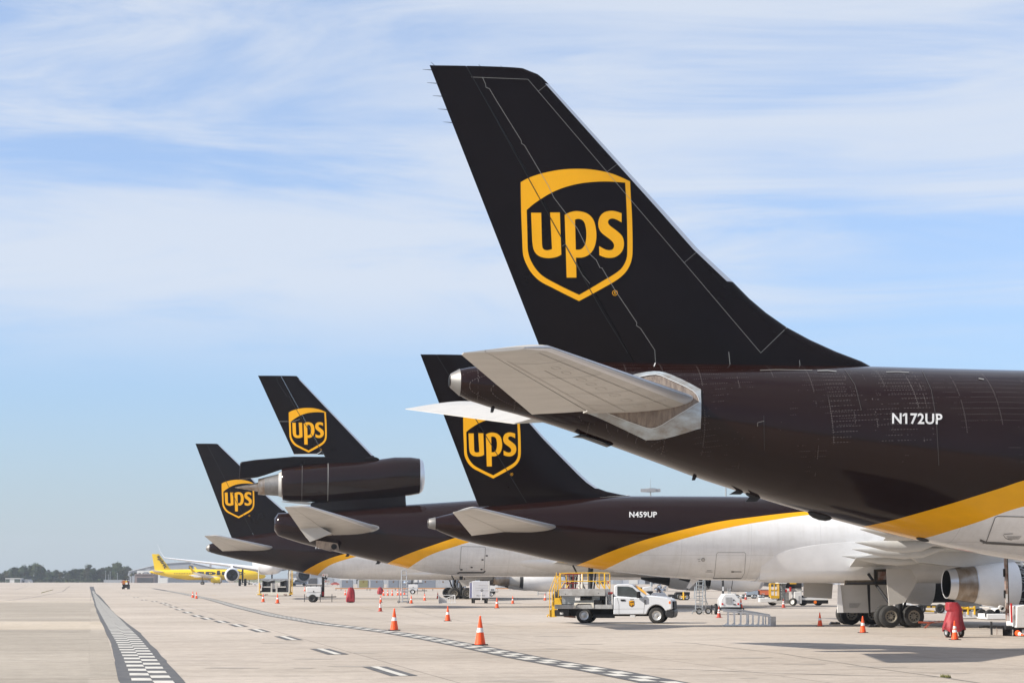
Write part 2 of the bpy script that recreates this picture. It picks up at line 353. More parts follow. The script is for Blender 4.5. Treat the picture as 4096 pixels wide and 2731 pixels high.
# two rows of short cross ticks and faint joints
for px0, px1, py in ((555, 678, 2456.5), (853, 972, 2460), (450, 515, 2395)):
    mb = MB(); n = 8
    for i in range(n):
        a = G(px0 + (px1 - px0) * i / n, py); b = G(px0 + (px1 - px0) * (i + 0.55) / n, py)
        mb.add([(a.x, a.y, 0.008), (b.x, b.y, 0.008), (b.x, b.y + 0.25, 0.008), (a.x, a.y + 0.25, 0.008)], [(0, 1, 2, 3)])
    struct('road_cross_marking', mb, M_asphaltpaint)
M_yelmark = mat('worn_yellow_marking', (0.62, 0.36, 0.06), 0.8, col2=(0.45, 0.36, 0.25), vscale=0.8)
for x0, x1, yy, t_ in ((716, 800, 2366.5, 0.9), (745, 760, 2364.5, 2.0), (815, 868, 2381, 0.5), (846, 860, 2380, 1.6), (2040, 2150, 2378, 0.5), (2110, 2135, 2377.5, 1.6), (640, 648, 2340, 3.0), (690, 696, 2350, 2.5)):
    a, b = G(x0, yy), G(x1, yy); struct('stand_marking', MB().add([(a.x, a.y, 0.006), (b.x, b.y, 0.006), (b.x, b.y + t_, 0.006), (a.x, a.y + t_, 0.006)], [(0, 1, 2, 3)]), M_yelmark)
M_joint = mat('joint_sealant', (0.16, 0.15, 0.14), 0.85, var=0.4, vscale=0.7)
M_crackpale = mat('pale_joint_edge', (0.56, 0.51, 0.46), 0.85, var=0.2, vscale=0.7)
M_weed = mat('joint_weed', (0.13, 0.13, 0.04), 0.9)
def joint(pts, w, m, z=0.0055):
    P = [G(*p) for p in pts]; fine = []
    for a, b in zip(P, P[1:]):
        n = max(2, int((b - a).length / 1.5)); fine += [a.lerp(b, i / n) for i in range(n)]
    fine.append(P[-1]); mb = MB(); vs = []
    for i, p in enumerate(fine):
        t = (fine[min(i + 1, len(fine) - 1)] - fine[max(i - 1, 0)]).normalized(); n = Vector((-t.y, t.x, 0)); ww = w * random.uniform(0.3, 1.0) / 2; jx = n * random.uniform(-0.02, 0.02)
        vs += [(p.x - n.x * ww + jx.x, p.y - n.y * ww + jx.y, z), (p.x + n.x * ww + jx.x, p.y + n.y * ww + jx.y, z)]
    mb.add(vs, [(2 * i, 2 * i + 1, 2 * i + 3, 2 * i + 2) for i in range(len(fine) - 1)])
    return struct('ground_joint', mb, m)
for pts, w in (([(2680, 2566), (2780, 2572), (3120, 2612), (3480, 2668), (3770, 2708), (3920, 2731)], 0.07), ([(2560, 2671), (2800, 2678), (3100, 2691), (3500, 2702), (3760, 2706)], 0.12),
               ([(3380, 2654), (4096, 2676)], 0.03), ([(1860, 2582), (1950, 2582), (2200, 2582)], 0.05), ([(1650, 2440), (1730, 2461), (1830, 2480), (1990, 2499), (2080, 2508)], 0.05),
               ([(1440, 2431), (1640, 2466), (1710, 2474)], 0.04), ([(575, 2536), (700, 2538)], 0.12), ([(2290, 2620), (2420, 2624)], 0.03), ([(0, 2404), (130, 2389), (250, 2365), (280, 2342)], 0.25), ([(0, 2362), (60, 2358), (110, 2343)], 0.2), ([(0, 2340), (240, 2338), (356, 2338)], 0.6),
               ([(100, 2580), (440, 2578)], 0.03), ([(0, 2699), (470, 2698)], 0.04), ([(0, 2640), (455, 2641)], 0.05), ([(680, 2641), (1040, 2644)], 0.05), ([(960, 2702), (1260, 2704)], 0.05), ([(1100, 2628), (1700, 2634)], 0.03), ([(2700, 2600), (3000, 2607)], 0.03)):
    joint(pts, w, M_joint)
for pts, w in (([(2000, 2484), (2330, 2487)], 0.10), ([(2700, 2569), (2790, 2572)], 0.14), ([(3640, 2684), (3800, 2688)], 0.08), ([(1140, 2402), (1420, 2423)], 0.3), ([(500, 2431), (960, 2432)], 1.0), ([(3200, 2580), (3530, 2592)], 0.08), ([(2980, 2615), (3100, 2617)], 0.08), ([(640, 2414), (780, 2413)], 0.3)):
    joint(pts, w, M_crackpale, 0.0048)
def weeds(px0, py0, px1, py1, n, hgt):
    mb = MB()
    for i in range(n):
        t = random.random(); p = G(px0 + (px1 - px0) * t, py0 + (py1 - py0) * t); p += Vector((random.gauss(0, 0.03), random.gauss(0, 0.05), 0)); a = random.uniform(0, 6.28); h = hgt * random.uniform(0.4, 1)
        d = Vector((math.cos(a), math.sin(a), 0)) * 0.02 * (1 + hgt * 4); l = Vector((random.gauss(0, 0.4), random.gauss(0, 0.4), 1)) * h
        mb.add([p - d, p + d, p + l], [(0, 1, 2)])
    return mb.build('weeds', M_weed, None, False)
tag(weeds(3768, 2707, 3802, 2710, 34, 0.09), 'small weed tuft growing from a joint in the concrete', 'weeds', kind='stuff')
tag(weeds(165, 2371, 212, 2358, 260, 0.14), 'line of weeds in a concrete joint by the far taxi lane', 'weeds', kind='stuff')

M_oil = mat('oil_stain', (0.27, 0.235, 0.20), 0.7, col2=(0.35, 0.305, 0.26), vscale=1.2)
ro = random.Random(21)
for k in range(34):
    px, py = ro.uniform(700, 4050), ro.uniform(2430, 2725); g = G(px, py); rr = ro.uniform(0.10, 0.42); n = 12; ph = ro.uniform(0, 6)
    struct('oil_spot', MB().add([(g.x + rr * 1.8 * (1 + 0.3 * math.sin(3 * t + ph)) * math.cos(t), g.y + rr * (1 + 0.3 * math.sin(2 * t + ph)) * math.sin(t), 0.0044) for t in [6.2832 * i / n for i in range(n)]], [tuple(range(n))]), M_oil)
# ------------------------------------------------------------------ freight aircraft
M_stabline = mat('stabilizer_panel_line', (0.33, 0.31, 0.28), 0.6)
def naca(u): return (0.2969 * math.sqrt(max(u, 0)) - 0.126 * u - 0.3516 * u * u + 0.2843 * u ** 3 - 0.1036 * u ** 4) / 0.1   # 1.0 = half of max thickness x2
def nshape(u): return naca(min(max(u, 0), 1))      # peaks at about 1
class Craft:
    """an aircraft: local x to the nose, y to port, z up, standing at O with heading a"""
    def __init__(s, O, a, label, name='freight_airplane', cat='airplane', group='freight airplanes parked in a row'):
        s.O = Vector(O); s.a = R(a); s.root = thing(name, label, cat, (O[0], O[1], 0), s.a, group)
        s.Fw = Vector((math.cos(s.a), math.sin(s.a), 0)); s.Lf = Vector((-math.sin(s.a), math.cos(s.a), 0)); s.cam = Vector((0, 0, H)) - Vector((O[0], O[1], 0))
    def P(s, px, py, lat=0.0):
        d = ray(px, py); t = (lat - s.cam.dot(s.Lf)) / d.dot(s.Lf); q = s.cam + d * t
        return q.dot(s.Fw), q.z
    # --- fuselage from top and bottom outlines (picture points on the plane of symmetry)
    def fuselage(s, top, bot, ext_x, wmax, mats, nose=7.0):
        T = sorted(s.P(*p) for p in top); B = sorted(s.P(*p) for p in bot); s.T, s.B, s.wmax = T, B, wmax
        s.x0 = min(T[0][0], B[0][0]); s.x1 = max(T[-1][0], B[-1][0]); s.ext = ext_x
        zt, zb = T[-1][1], B[-1][1]; xe = max(s.x1, ext_x - nose)
        s.T = T + [(xe, zt), (ext_x, zt - (zt - zb) * 0.62)]; s.B = B + [(xe, zb), (ext_x, zb + (zt - zb) * 0.34)]
        s.zt, s.zb = zt, zb
        xs = []; x = s.x0
        while x < s.x1: xs.append(x); x += 0.28
        n = 14; xs += [s.x1 + (xe - s.x1) * i / n for i in range(n)] if xe > s.x1 + 0.5 else [s.x1]
        n = 16; xs += [xe + (ext_x - xe) * (1 - (1 - i / n) ** 1.6) for i in range(n + 1)]
        rings = []
        for x in xs:
            zc, h, w = s.sec(x); rings.append([(x, w * math.cos(2 * math.pi * i / 56), zc + h * math.sin(2 * math.pi * i / 56)) for i in range(56)])
        mb = MB().loft(rings); s.fus = mb.build('fuselage', mats, s.root, True, 50)
        return s.fus
    def sec(s, x):
        xe = s.ext - 7.0
        if x > s.x1 and x > xe:
            t = (x - xe) / 7.0; k = math.sqrt(max(1 - t ** 2.2, 0.0004)); hh = (s.zt - s.zb) / 2; zc = (s.zt + s.zb) / 2 - 0.5 * t * t
            return zc, hh * k, s.wmax * k
        a, b = s.sm(s.T, x), s.sm(s.B, x)
        h = max((a - b) / 2, 0.02); return (a + b) / 2, h, min(s.wmax, h * 1.04)
    def sm(s, pts, x):                 # smoothed outline
        d = 0.6; return (interp(pts, x - d) + 2 * interp(pts, x - d / 2) + 2 * interp(pts, x) + 2 * interp(pts, x + d / 2) + interp(pts, x + d)) / 8 if x - d > pts[0][0] else interp(pts, x)
    def fus_y(s, x, z):
        zc, h, w = s.sec(x); q = 1 - ((z - zc) / h) ** 2
        return -w * math.sqrt(max(q, 0.0))
    def onfus(s, px, py, off=0.012):
        lat = -s.wmax * 0.9
        for _ in range(8): x, z = s.P(px, py, lat); lat = 0.5 * lat + 0.5 * s.fus_y(x, z)
        zc, h, w = s.sec(x); n = Vector((0, lat / (w * w), (z - zc) / (h * h))).normalized()
        return (x, lat + n.y * off, z + n.z * off)
    # --- fin: leading / trailing edge as (z, x)
    def fin(s, le, te, hinge, T0, T1, m, zlo, zhi, zr0, name='vertical_fin'):
        s.LE = sorted((z, x) for x, z in (s.P(*p) for p in le)); s.TE = sorted((z, x) for x, z in (s.P(*p) for p in te)); s.HG = sorted((z, x) for x, z in (s.P(*p) for p in hinge))
        s.HG = [(z - (0.0), x) for z, x in s.HG]
        s.fz = (zlo, zhi); s.fT = (T0, T1)
        fin = s.finpart(name, zlo, zhi, lambda z: 0.0, lambda z: s.uh(z) - 0.0, m, s.root)
        rud = s.finpart('rudder', zr0, zhi, lambda z: s.uh(z) + 0.025 / s.chord(z), lambda z: 1.0, m, s.root)
        s.finp = fin; s.rud = rud
        return fin
    def chord(s, z): return interp(s.LE, z) - interp(s.TE, z)
    def uh(s, z):
        (za, xa), (zb, xb) = s.HG[0], s.HG[-1]; x = xa + (xb - xa) * (z - za) / (zb - za)
        return (interp(s.LE, z) - x) / s.chord(z)
    def fin_t(s, x, z):
        zlo, zhi = s.fz; T = s.fT[0] + (s.fT[1] - s.fT[0]) * (z - zlo) / (zhi - zlo)
        u = (interp(s.LE, z) - x) / s.chord(z); return max(T * nshape(u), 0.012)
    def finpart(s, name, z0, z1, u0, u1, m, parent, off=0.0, nz=26, nu=14):
        zs = sorted(set([z0 + (z1 - z0) * i / nz for i in range(nz + 1)] + [z for z, _ in s.LE if z0 < z < z1]))
        rings = []
        for z in zs:
            a, b = u0(z), u1(z); le = interp(s.LE, z); ch = s.chord(z); r = []
            us = [a + (b - a) * (i / nu) ** 1.6 for i in range(nu + 1)]
            for u in us: x = le - ch * u; r.append((x, -s.fin_t(x, z) - off, z))
            for u in us[::-1]: x = le - ch * u; r.append((x, s.fin_t(x, z) + off, z))
            rings.append(r)
        return MB().loft(rings).build(name, m, parent, True, 40)
    def onfin(s, px, py, off=0.008):
        lat = -0.15
        for _ in range(4): x, z = s.P(px, py, lat); lat = -s.fin_t(x, z) - off
        return (x, lat, z)
    # --- decals lying on a surface, drawn from picture outlines
    def decal(s, name, loops, m, parent, fn, step=25, off=0.008):
        vs, fs = cdt(loops, step)
        return MB().add([fn(x, y, off) for x, y in vs], fs).build(name, m, parent, False)
    def line(s, name, pts, w, m, parent, fn, off=0.010, seg=20):
        q = []
        for a, b in zip(pts, pts[1:]):
            n = max(1, int(math.hypot(b[0] - a[0], b[1] - a[1]) / seg)); q += [(a[0] + (b[0] - a[0]) * i / n, a[1] + (b[1] - a[1]) * i / n) for i in range(n)]
        q.append(pts[-1]); vs = []
        for i, p in enumerate(q):
            a, b = q[max(i - 1, 0)], q[min(i + 1, len(q) - 1)]; l = math.hypot(b[0] - a[0], b[1] - a[1]) or 1; nx, ny = -(b[1] - a[1]) / l * w / 2, (b[0] - a[0]) / l * w / 2
            vs += [fn(p[0] + nx, p[1] + ny, off), fn(p[0] - nx, p[1] - ny, off)]
        return MB().add(vs, [(2 * i, 2 * i + 1, 2 * i + 3, 2 * i + 2) for i in range(len(q) - 1)]).build(name, m, parent, False)
    def regtext(s, txt, x0, y0, x1, y1, m, slope=0.0, bold=0.022):
        return text_part('registration', txt, lambda u, v: s.onfus(x0 + (x1 - x0) * u, y1 + (y0 - y1) * v + slope * (x1 - x0) * u, 0.014), m, s.root, bold)
    def logo(s, x0, y0, x1, y1, fn, parent, off=0.010):
        mp = lambda p: (x0 + (p[0] - 665) / 688 * (x1 - x0), y0 + (p[1] - 685) / 812 * (y1 - y0))
        st = (x1 - x0) / 11
        e = s.decal('emblem', [[mp(p) for p in corner_path(SHIELD)], [mp(p) for p in corner_path(SHIELD_HOLE)]], M_gold, parent, fn, st, off)
        for L in LETTERS: s.decal('letter', [[mp(p) for p in corner_path(l)] for l in L], M_gold, e, fn, st, off)
        r = (x1 - x0) * 17 / 688; c = mp((1245, 1447)); circ = lambda q, n=18: [(c[0] + q * math.cos(6.2832 * i / n), c[1] + q * math.sin(6.2832 * i / n)) for i in range(n)]
        s.decal('registered_mark', [circ(r), circ(r * 0.84)], M_gold, e, fn, 50, off)
        text_part('registered_letter', 'R', lambda u, v: fn(c[0] + (u - 0.45) * r * 0.7, c[1] - (v - 0.5) * r * 0.95, off), M_gold, e, 0.0)
        return e
    # --- lifting surfaces given by root and tip chords
    def surface(s, secs, m, name, parent, u0=0.0, u1=1.0, n=12, off=0.0, cap=True):
        rings = []
        for (xl, xt, y, zl, zt, th) in secs:
            r = []; us = [u0 + (u1 - u0) * (i / n) ** 1.7 for i in range(n + 1)]
            for sg in (1, -1):
                for u in (us if sg > 0 else us[::-1]):
                    x = xl + (xt - xl) * u; z = zl + (zt - zl) * u; r.append((x, y, z + sg * (max(th * nshape(u), 0.012) + off)))
            rings.append(r)
        return MB().loft(rings).build(name, m, parent, True, 42)
    def stab(s, tip_le, tip_te, root_le, root_te, lt, lr, m, th_r, th_t, el=0.68, mle=None, det=False, dy=0, cap=None):
        for sg in (-1, 1):
            secs = []
            for (le, te, lat, th) in ((root_le, root_te, lr, th_r), (tip_le, tip_te, lt, th_t)):
                xl, zl = s.P(*le, -lat); xt, zt = s.P(*te, -lat); secs.append((xl, xt, sg * lat, zl, zt, th))
            a, b = secs
            xm, zm = s.P(root_te[0], root_te[1] - dy, -lr); a2 = a; a = (a[0], a[1], a[2], a[3], zm, a[5])
            inn = (a[0], a[1], a[2] * 0.55, a[3], a[4], a[5])
            tipc = (b[0] - 0.28 * (b[0] - b[1]), b[1] + 0.02, b[2] + sg * 0.22, b[3] - 0.28 * (b[3] - b[4]) + 0.03, b[4] + 0.02, b[5] * 0.35)
            p = s.surface([inn, a, b, tipc], m, 'stabilizer', s.root, 0, el - 0.004)
            ev = []
            for q, zt_ in ((a, a2[4]), (b, b[4]), (tipc, tipc[4])):
                z0 = q[3] + (q[4] - q[3]) * el; sl = (zt_ - z0) / (1 - el); ev.append((q[0], q[1], q[2], z0 - sl * el, zt_, q[5]))
            s.surface(ev, m, 'elevator', p, el + 0.006, 1)
            if cap: MB().lathe([(-1.1, a[5] * 0.9), (-0.4, a[5] * 0.95), (0.1, a[5] * 0.6), (cap, 0.02)], (a[0] - 0.2, a[2], a[3] - 0.02), (1, sg * -0.05, 0), 16).build('root_fairing', M_grey, p)
            if det and sg == -1:
                def sp(u, t, o=0.008):
                    x = (a[0] + (a[1] - a[0]) * u) * (1 - t) + (b[0] + (b[1] - b[0]) * u) * t; z = (a[3] + (a[4] - a[3]) * u - max(a[5] * nshape(u), 0.012)) * (1 - t) + (b[3] + (b[4] - b[3]) * u - max(b[5] * nshape(u), 0.012)) * t
                    return Vector((x, a[2] + (b[2] - a[2]) * t, z - o))
                def strip(pts, w):
                    mb = MB(); vs = []
                    for i, (u, t) in enumerate(pts):
                        d = sp(*pts[min(i + 1, len(pts) - 1)]) - sp(*pts[max(i - 1, 0)]); d.z = 0; d.normalize(); q = Vector((-d.y, d.x, 0)) * w / 2; vs += [sp(u, t) + q, sp(u, t) - q]
                    mb.add(vs, [(2 * i, 2 * i + 1, 2 * i + 3, 2 * i + 2) for i in range(len(pts) - 1)]); mb.build('panel_line', M_stabline, p, False)
                strip([(0.14, k / 12) for k in range(13)], 0.02); strip([(0.42, k / 12) for k in range(10)], 0.018); strip([(0.60, k / 12) for k in range(12)], 0.015)
                for t in (0.12, 0.34, 0.62, 0.86): strip([(0.06 + 0.54 * k / 8, t) for k in range(9)], 0.016)
                for t in (0.08, 0.2, 0.3, 0.42, 0.5, 0.58, 0.7, 0.78):
                    strip([(0.28 + 0.035 * math.cos(6.2832 * k / 14), t + 0.022 * math.sin(6.2832 * k / 14)) for k in range(15)], 0.012)
            if mle: s.surface([a, b, tipc], mle, 'leading_edge', p, 0, 0.05, 6, 0.004)
    def wing(s, secs, m):
        for sg in (-1, 1):
            p = s.surface([(a, b, sg * y, c, d, t) for a, b, y, c, d, t in secs], m, 'wing', s.root, 0, 1, 14)
            yield sg, p
    def engine(s, x, y, z, prof, plug, core_r, fan_x, lip, parts=True, tilt=0.0, mn=None):
        """prof: nacelle profile (dx, r) from aft to front; plug: nozzle pieces (profile, material)"""
        ax = (math.cos(tilt), 0, math.sin(tilt)); e = MB().lathe(prof, (x, y, z), ax, 36).build('engine', mn or M_white, s.root, True, 30)
        for nm, pr, m in plug: MB().lathe(pr, (x, y, z), ax, 32).build(nm, m, e, True, 30)
        if lip: MB().lathe(lip, (x, y, z), ax, 36).build('intake_lip', M_lip, e, True, 60)
        MB().lathe([(fan_x, core_r), (fan_x + 0.02, 0.3), (fan_x + 0.5, 0.02)], (x, y, z), ax, 28).build('fan', M_dark, e, True, 30)
        return e
    def wheel(s, parent, c, r, w, name='wheel', hub=M_hub):
        x, y, z = c; pr = [(-w / 2, r * 0.55), (-w / 2, r * 0.82), (-w * 0.40, r * 0.95), (-w * 0.2, r), (w * 0.2, r), (w * 0.40, r * 0.95), (w / 2, r * 0.82), (w / 2, r * 0.55)]
        t = MB().lathe(pr, c, (0, 1, 0), 28).build(name, M_rubber, parent, True, 50)
        h = MB()
        for sg in (-1, 1):
            h.lathe([(sg * w * 0.40, 0.02), (sg * w * 0.40, r * 0.14), (sg * w * 0.30, r * 0.16), (sg * w * 0.28, r * 0.42), (sg * w * 0.46, r * 0.48), (sg * w * 0.48, r * 0.56), (sg * w * 0.30, r * 0.6)], c, (0, 1, 0), 24)
        h.build('wheel_hub', hub, t, True, 40); h = MB()
        for sg in (-1,):
            for k in range(9):
                a = 6.2832 * k / 9; q = (x + math.cos(a) * r * 0.31, y + sg * w * 0.285, z + math.sin(a) * r * 0.31); h.cyl(q, (q[0], q[1] + sg * 0.012, q[2]), r * 0.075, n=8)
        h.build('wheel_hole', M_black, t, False)
        return t
    def bogie(s, x, y, r, w, base, gap, strut_top, drop=0.0):
        g = MB().cyl((x, y, r * 0.9), (x + 0.1, y * 0.98, strut_top), 0.16, 0.2, 14).cyl((x, y, r), (x - 1.0, y * 0.6, strut_top), 0.07, 0.07, 8)
        g.cyl((x - base / 2, y, r), (x + base / 2, y, r), 0.11, 0.11, 8).cyl((x + 0.25, y, r + 0.3), (x + 0.45, y, strut_top - 0.6), 0.06, 0.06, 8)
        g = g.build('landing_gear', M_dark, s.root, True)
        for dx in (-base / 2, base / 2):
            for dy in (-gap / 2, gap / 2): s.wheel(g, (x + dx, y + dy, r), r, w)
        return g

def corner_path(pts, k=3):
    n = len(pts); cs = [i for i, p in enumerate(pts) if len(p) > 2]
    if not cs: return smooth_loop(pts, k)
    out = []
    for a, b in zip(cs, cs[1:] + [cs[0] + n]):
        arc = [pts[i % n][:2] for i in range(a, b + 1)]
        out += (smooth_loop(arc, k, False) if len(arc) > 2 else arc)[:-1]
    return out
SHIELD = [(665, 767, 1), (720, 738), (800, 712), (900, 692), (1000, 685), (1100, 689), (1200, 707), (1270, 731), (1338, 762, 1), (1342, 850), (1349, 960), (1353, 1100), (1353, 1195), (1348, 1240), (1335, 1280), (1312, 1318), (1280, 1350), (1240, 1378), (1200, 1401), (1110, 1451), (1024, 1497, 1), (940, 1456), (860, 1415), (800, 1385), (760, 1355), (725, 1315), (700, 1270), (686, 1235), (678, 1195), (674, 1100), (668, 950)]
SHIELD_HOLE = [(702, 938, 1), (740, 905), (790, 870), (860, 829), (940, 797), (1030, 775), (1120, 765), (1210, 763), (1308, 770, 1), (1313, 850), (1318, 960), (1321, 1080), (1321, 1195), (1317, 1235), (1303, 1270), (1280, 1302), (1245, 1329), (1210, 1351), (1170, 1374), (1100, 1416), (1025, 1459, 1), (960, 1429), (890, 1394), (820, 1356), (780, 1325), (748, 1285), (726, 1245), (714, 1210), (708, 1170), (706, 1080)]
L_U = [[(729, 955, 1), (791, 955, 1), (796, 1145, 1), (800, 1170), (812, 1182), (832, 1185), (858, 1178, 1), (846, 953, 1), (906, 953, 1), (915, 1212, 1), (890, 1225), (850, 1233), (815, 1232), (780, 1222), (755, 1200), (742, 1170), (736, 1125, 1)]]
L_P = [[(936, 968, 1), (965, 953), (1000, 945), (1035, 947), (1070, 957), (1098, 978), (1117, 1008), (1127, 1050), (1131, 1090), (1128, 1130), (1117, 1170), (1098, 1200), (1072, 1220), (1040, 1230), (1005, 1230, 1), (1008, 1353, 1), (948, 1353, 1)],
       [(999, 997, 1), (1020, 992), (1045, 1000), (1060, 1022), (1068, 1060), (1069, 1100), (1064, 1140), (1052, 1165), (1033, 1180), (1004, 1182, 1)]]
L_S = [[(1286, 958, 1), (1250, 946), (1215, 943), (1180, 952), (1155, 975), (1143, 1010), (1145, 1045), (1160, 1075), (1190, 1100), (1217, 1120), (1235, 1140), (1240, 1160), (1232, 1178), (1212, 1185), (1185, 1180), (1148, 1160, 1), (1149, 1215, 1), (1180, 1228), (1215, 1232), (1250, 1225), (1280, 1203), (1297, 1172), (1300, 1135), (1290, 1100), (1265, 1073), (1235, 1050), (1210, 1030), (1202, 1012), (1210, 996), (1230, 990), (1255, 997), (1286, 1014, 1)]]
LETTERS = (L_U, L_P, L_S)

def livery(name, craft, up, lo, rivets=0.0, field=None):
    """brown above a gold sweep above white; the two borders are curves along the body (object space)"""
    cu = [sorted(craft.P(x, y, -craft.wmax * 0.8) for x, y in pts) for pts in (up, lo)]
    xs = [p[0] for c in cu for p in c]; zs = [p[1] for c in cu for p in c]
    x0, x1 = min(xs) - 1.0, max(xs) + 14.0; z0, z1 = min(zs) - 0.8, max(zs) + 2.5
    m = bpy.data.materials.new(name); m.use_nodes = True; nt = m.node_tree; N = nt.nodes; L = nt.links; b = N['Principled BSDF']
    tc = N.new('ShaderNodeTexCoord'); sep = N.new('ShaderNodeSeparateXYZ'); L.new(tc.outputs['Object'], sep.inputs[0])
    def mth(op, *a):
        k = N.new('ShaderNodeMath'); k.operation = op
        for i, v in enumerate(a):
            if isinstance(v, (int, float)): k.inputs[i].default_value = v
            else: L.new(v, k.inputs[i])
        return k.outputs[0]
    xn = mth('DIVIDE', mth('SUBTRACT', sep.outputs['X'], x0), x1 - x0); zn = mth('DIVIDE', mth('SUBTRACT', sep.outputs['Z'], z0), z1 - z0)
    below = []
    for c in cu:
        fc = N.new('ShaderNodeFloatCurve'); cv = fc.mapping.curves[0]
        pts = [(0.0, 0.0)]
        if c[0][0] - 0.6 > x0: pts.append(((c[0][0] - 0.35 - x0) / (x1 - x0), max((c[0][1] - 0.45 - z0) / (z1 - z0), 0.0)))
        pts += [((x - x0) / (x1 - x0), (z - z0) / (z1 - z0)) for x, z in c]
        (xa, za), (xb, zb) = c[-2], c[-1]; sl = (zb - za) / (xb - xa)
        pts.append((1.0, min((zb + sl * (x0 + (x1 - x0) - xb) * 0.45 - z0) / (z1 - z0), 1.0)))
        cv.points[0].location = pts[0]; cv.points[1].location = pts[-1]
        for p in pts[1:-1]: cv.points.new(*p)
        fc.mapping.update(); L.new(xn, fc.inputs['Value']); below.append(mth('LESS_THAN', zn, fc.outputs[0]))
    mp = N.new('ShaderNodeMapping'); mp.inputs['Scale'].default_value = (0.35, 1, 1); L.new(tc.outputs['Object'], mp.inputs['Vector'])
    n = N.new('ShaderNodeTexNoise'); n.inputs['Scale'].default_value = 1.1; n.inputs['Detail'].default_value = 7; n.inputs['Roughness'].default_value = 0.65; L.new(mp.outputs[0], n.inputs['Vector'])
    r = N.new('ShaderNodeMapRange'); r.inputs['From Min'].default_value = 0.3; r.inputs['From Max'].default_value = 0.7; r.inputs['To Min'].default_value = 0.86; r.inputs['To Max'].default_value = 1.04; L.new(n.outputs['Fac'], r.inputs['Value'])
    def mixc(f, a, bcol):
        k = N.new('ShaderNodeMix'); k.data_type = 'RGBA'; L.new(f, k.inputs['Factor'])
        for nm, v in (('A', a), ('B', bcol)):
            if isinstance(v, tuple): k.inputs[nm].default_value = (*v, 1)
            else: L.new(v, k.inputs[nm])
        return k.outputs['Result']
    brown = BROWN
    if rivets > 0:      # paint worn off rivet rows and frame joints
        z, x, y = sep.outputs['Z'], sep.outputs['X'], sep.outputs['Y']
        th = mth('ARCTAN2', mth('SUBTRACT', z, (craft.zt + craft.zb) / 2), mth('MULTIPLY', y, -1))
        row = mth('LESS_THAN', mth('FRACT', mth('MULTIPLY', th, 14.0)), 0.05)
        ring_ = mth('LESS_THAN', mth('FRACT', mth('MULTIPLY', x, 0.94)), 0.02)
        dots = mth('GREATER_THAN', mth('FRACT', mth('MULTIPLY', mth('ADD', x, mth('MULTIPLY', th, 2.6)), 15.0)), 0.5)
        n2 = N.new('ShaderNodeTexNoise'); n2.inputs['Scale'].default_value = 0.62; n2.inputs['Detail'].default_value = 5; n2.inputs['Roughness'].default_value = 0.75; L.new(tc.outputs['Object'], n2.inputs['Vector'])
        up_ = N.new('ShaderNodeMapRange'); up_.inputs['From Min'].default_value = -0.5; up_.inputs['From Max'].default_value = 1.3; up_.inputs['To Min'].default_value = 0.66; up_.inputs['To Max'].default_value = 0.44; L.new(th, up_.inputs['Value'])
        patch = mth('GREATER_THAN', n2.outputs['Fac'], up_.outputs[0])
        f = mth('MULTIPLY', mth('MULTIPLY', mth('MAXIMUM', row, ring_), dots), mth('MULTIPLY', patch, rivets * 0.55))
        if field:
            row2 = mth('LESS_THAN', mth('FRACT', mth('MULTIPLY', th, 17.0)), 0.06); d2 = mth('GREATER_THAN', mth('FRACT', mth('MULTIPLY', x, 11.0)), 0.45); r2 = mth('LESS_THAN', mth('FRACT', mth('MULTIPLY', mth('ADD', x, mth('MULTIPLY', th, 0.12)), 0.78)), 0.016)
            inx = mth('MULTIPLY', mth('GREATER_THAN', x, field[0]), mth('LESS_THAN', x, field[1])); inz = mth('MULTIPLY', mth('GREATER_THAN', th, 0.22), mth('LESS_THAN', th, 1.28))
            g2 = mth('MULTIPLY', mth('MULTIPLY', mth('MAXIMUM', mth('MULTIPLY', row2, d2), mth('MULTIPLY', r2, dots)), mth('MULTIPLY', inx, inz)), mth('MULTIPLY', mth('GREATER_THAN', n2.outputs['Fac'], 0.47), 0.7))
            f = mth('MAXIMUM', f, g2)
        brown = mixc(f, BROWN, (0.17, 0.155, 0.15))
    mpd = N.new('ShaderNodeMapping'); mpd.inputs['Scale'].default_value = (2.5, 1, 0.35); L.new(tc.outputs['Object'], mpd.inputs['Vector'])
    nd = N.new('ShaderNodeTexNoise'); nd.inputs['Scale'].default_value = 1.6; nd.inputs['Detail'].default_value = 8; nd.inputs['Roughness'].default_value = 0.7; L.new(mpd.outputs[0], nd.inputs['Vector'])
    rd = N.new('ShaderNodeMapRange'); rd.inputs['From Min'].default_value = 0.34; rd.inputs['From Max'].default_value = 0.55; rd.inputs['To Min'].default_value = 0.22; rd.inputs['To Max'].default_value = 0.0; L.new(nd.outputs['Fac'], rd.inputs['Value'])
    white = mixc(rd.outputs[0], WHITE, (0.56, 0.53, 0.48))
    fr = mth('LESS_THAN', mth('FRACT', mth('MULTIPLY', sep.outputs['X'], 0.31)), 0.006)
    st_ = mth('LESS_THAN', mth('FRACT', mth('MULTIPLY', sep.outputs['Z'], 0.62)), 0.012)
    white = mixc(mth('MULTIPLY', mth('MAXIMUM', fr, st_), 0.3), white, (0.36, 0.35, 0.33))
    col = mixc(below[0], brown, GOLD); col = mixc(below[1], col, white)
    k = N.new('ShaderNodeMix'); k.data_type = 'RGBA'; k.blend_type = 'MULTIPLY'; k.inputs['Factor'].default_value = 1
    L.new(col, k.inputs['A']); L.new(r.outputs[0], k.inputs['B']); L.new(k.outputs['Result'], b.inputs['Base Color'])
    b.inputs['Roughness'].default_value = 0.13; b.inputs['Specular IOR Level'].default_value = 0.28
    bp = N.new('ShaderNodeBump'); bp.inputs['Strength'].default_value = 0.08; bp.inputs['Distance'].default_value = 0.02
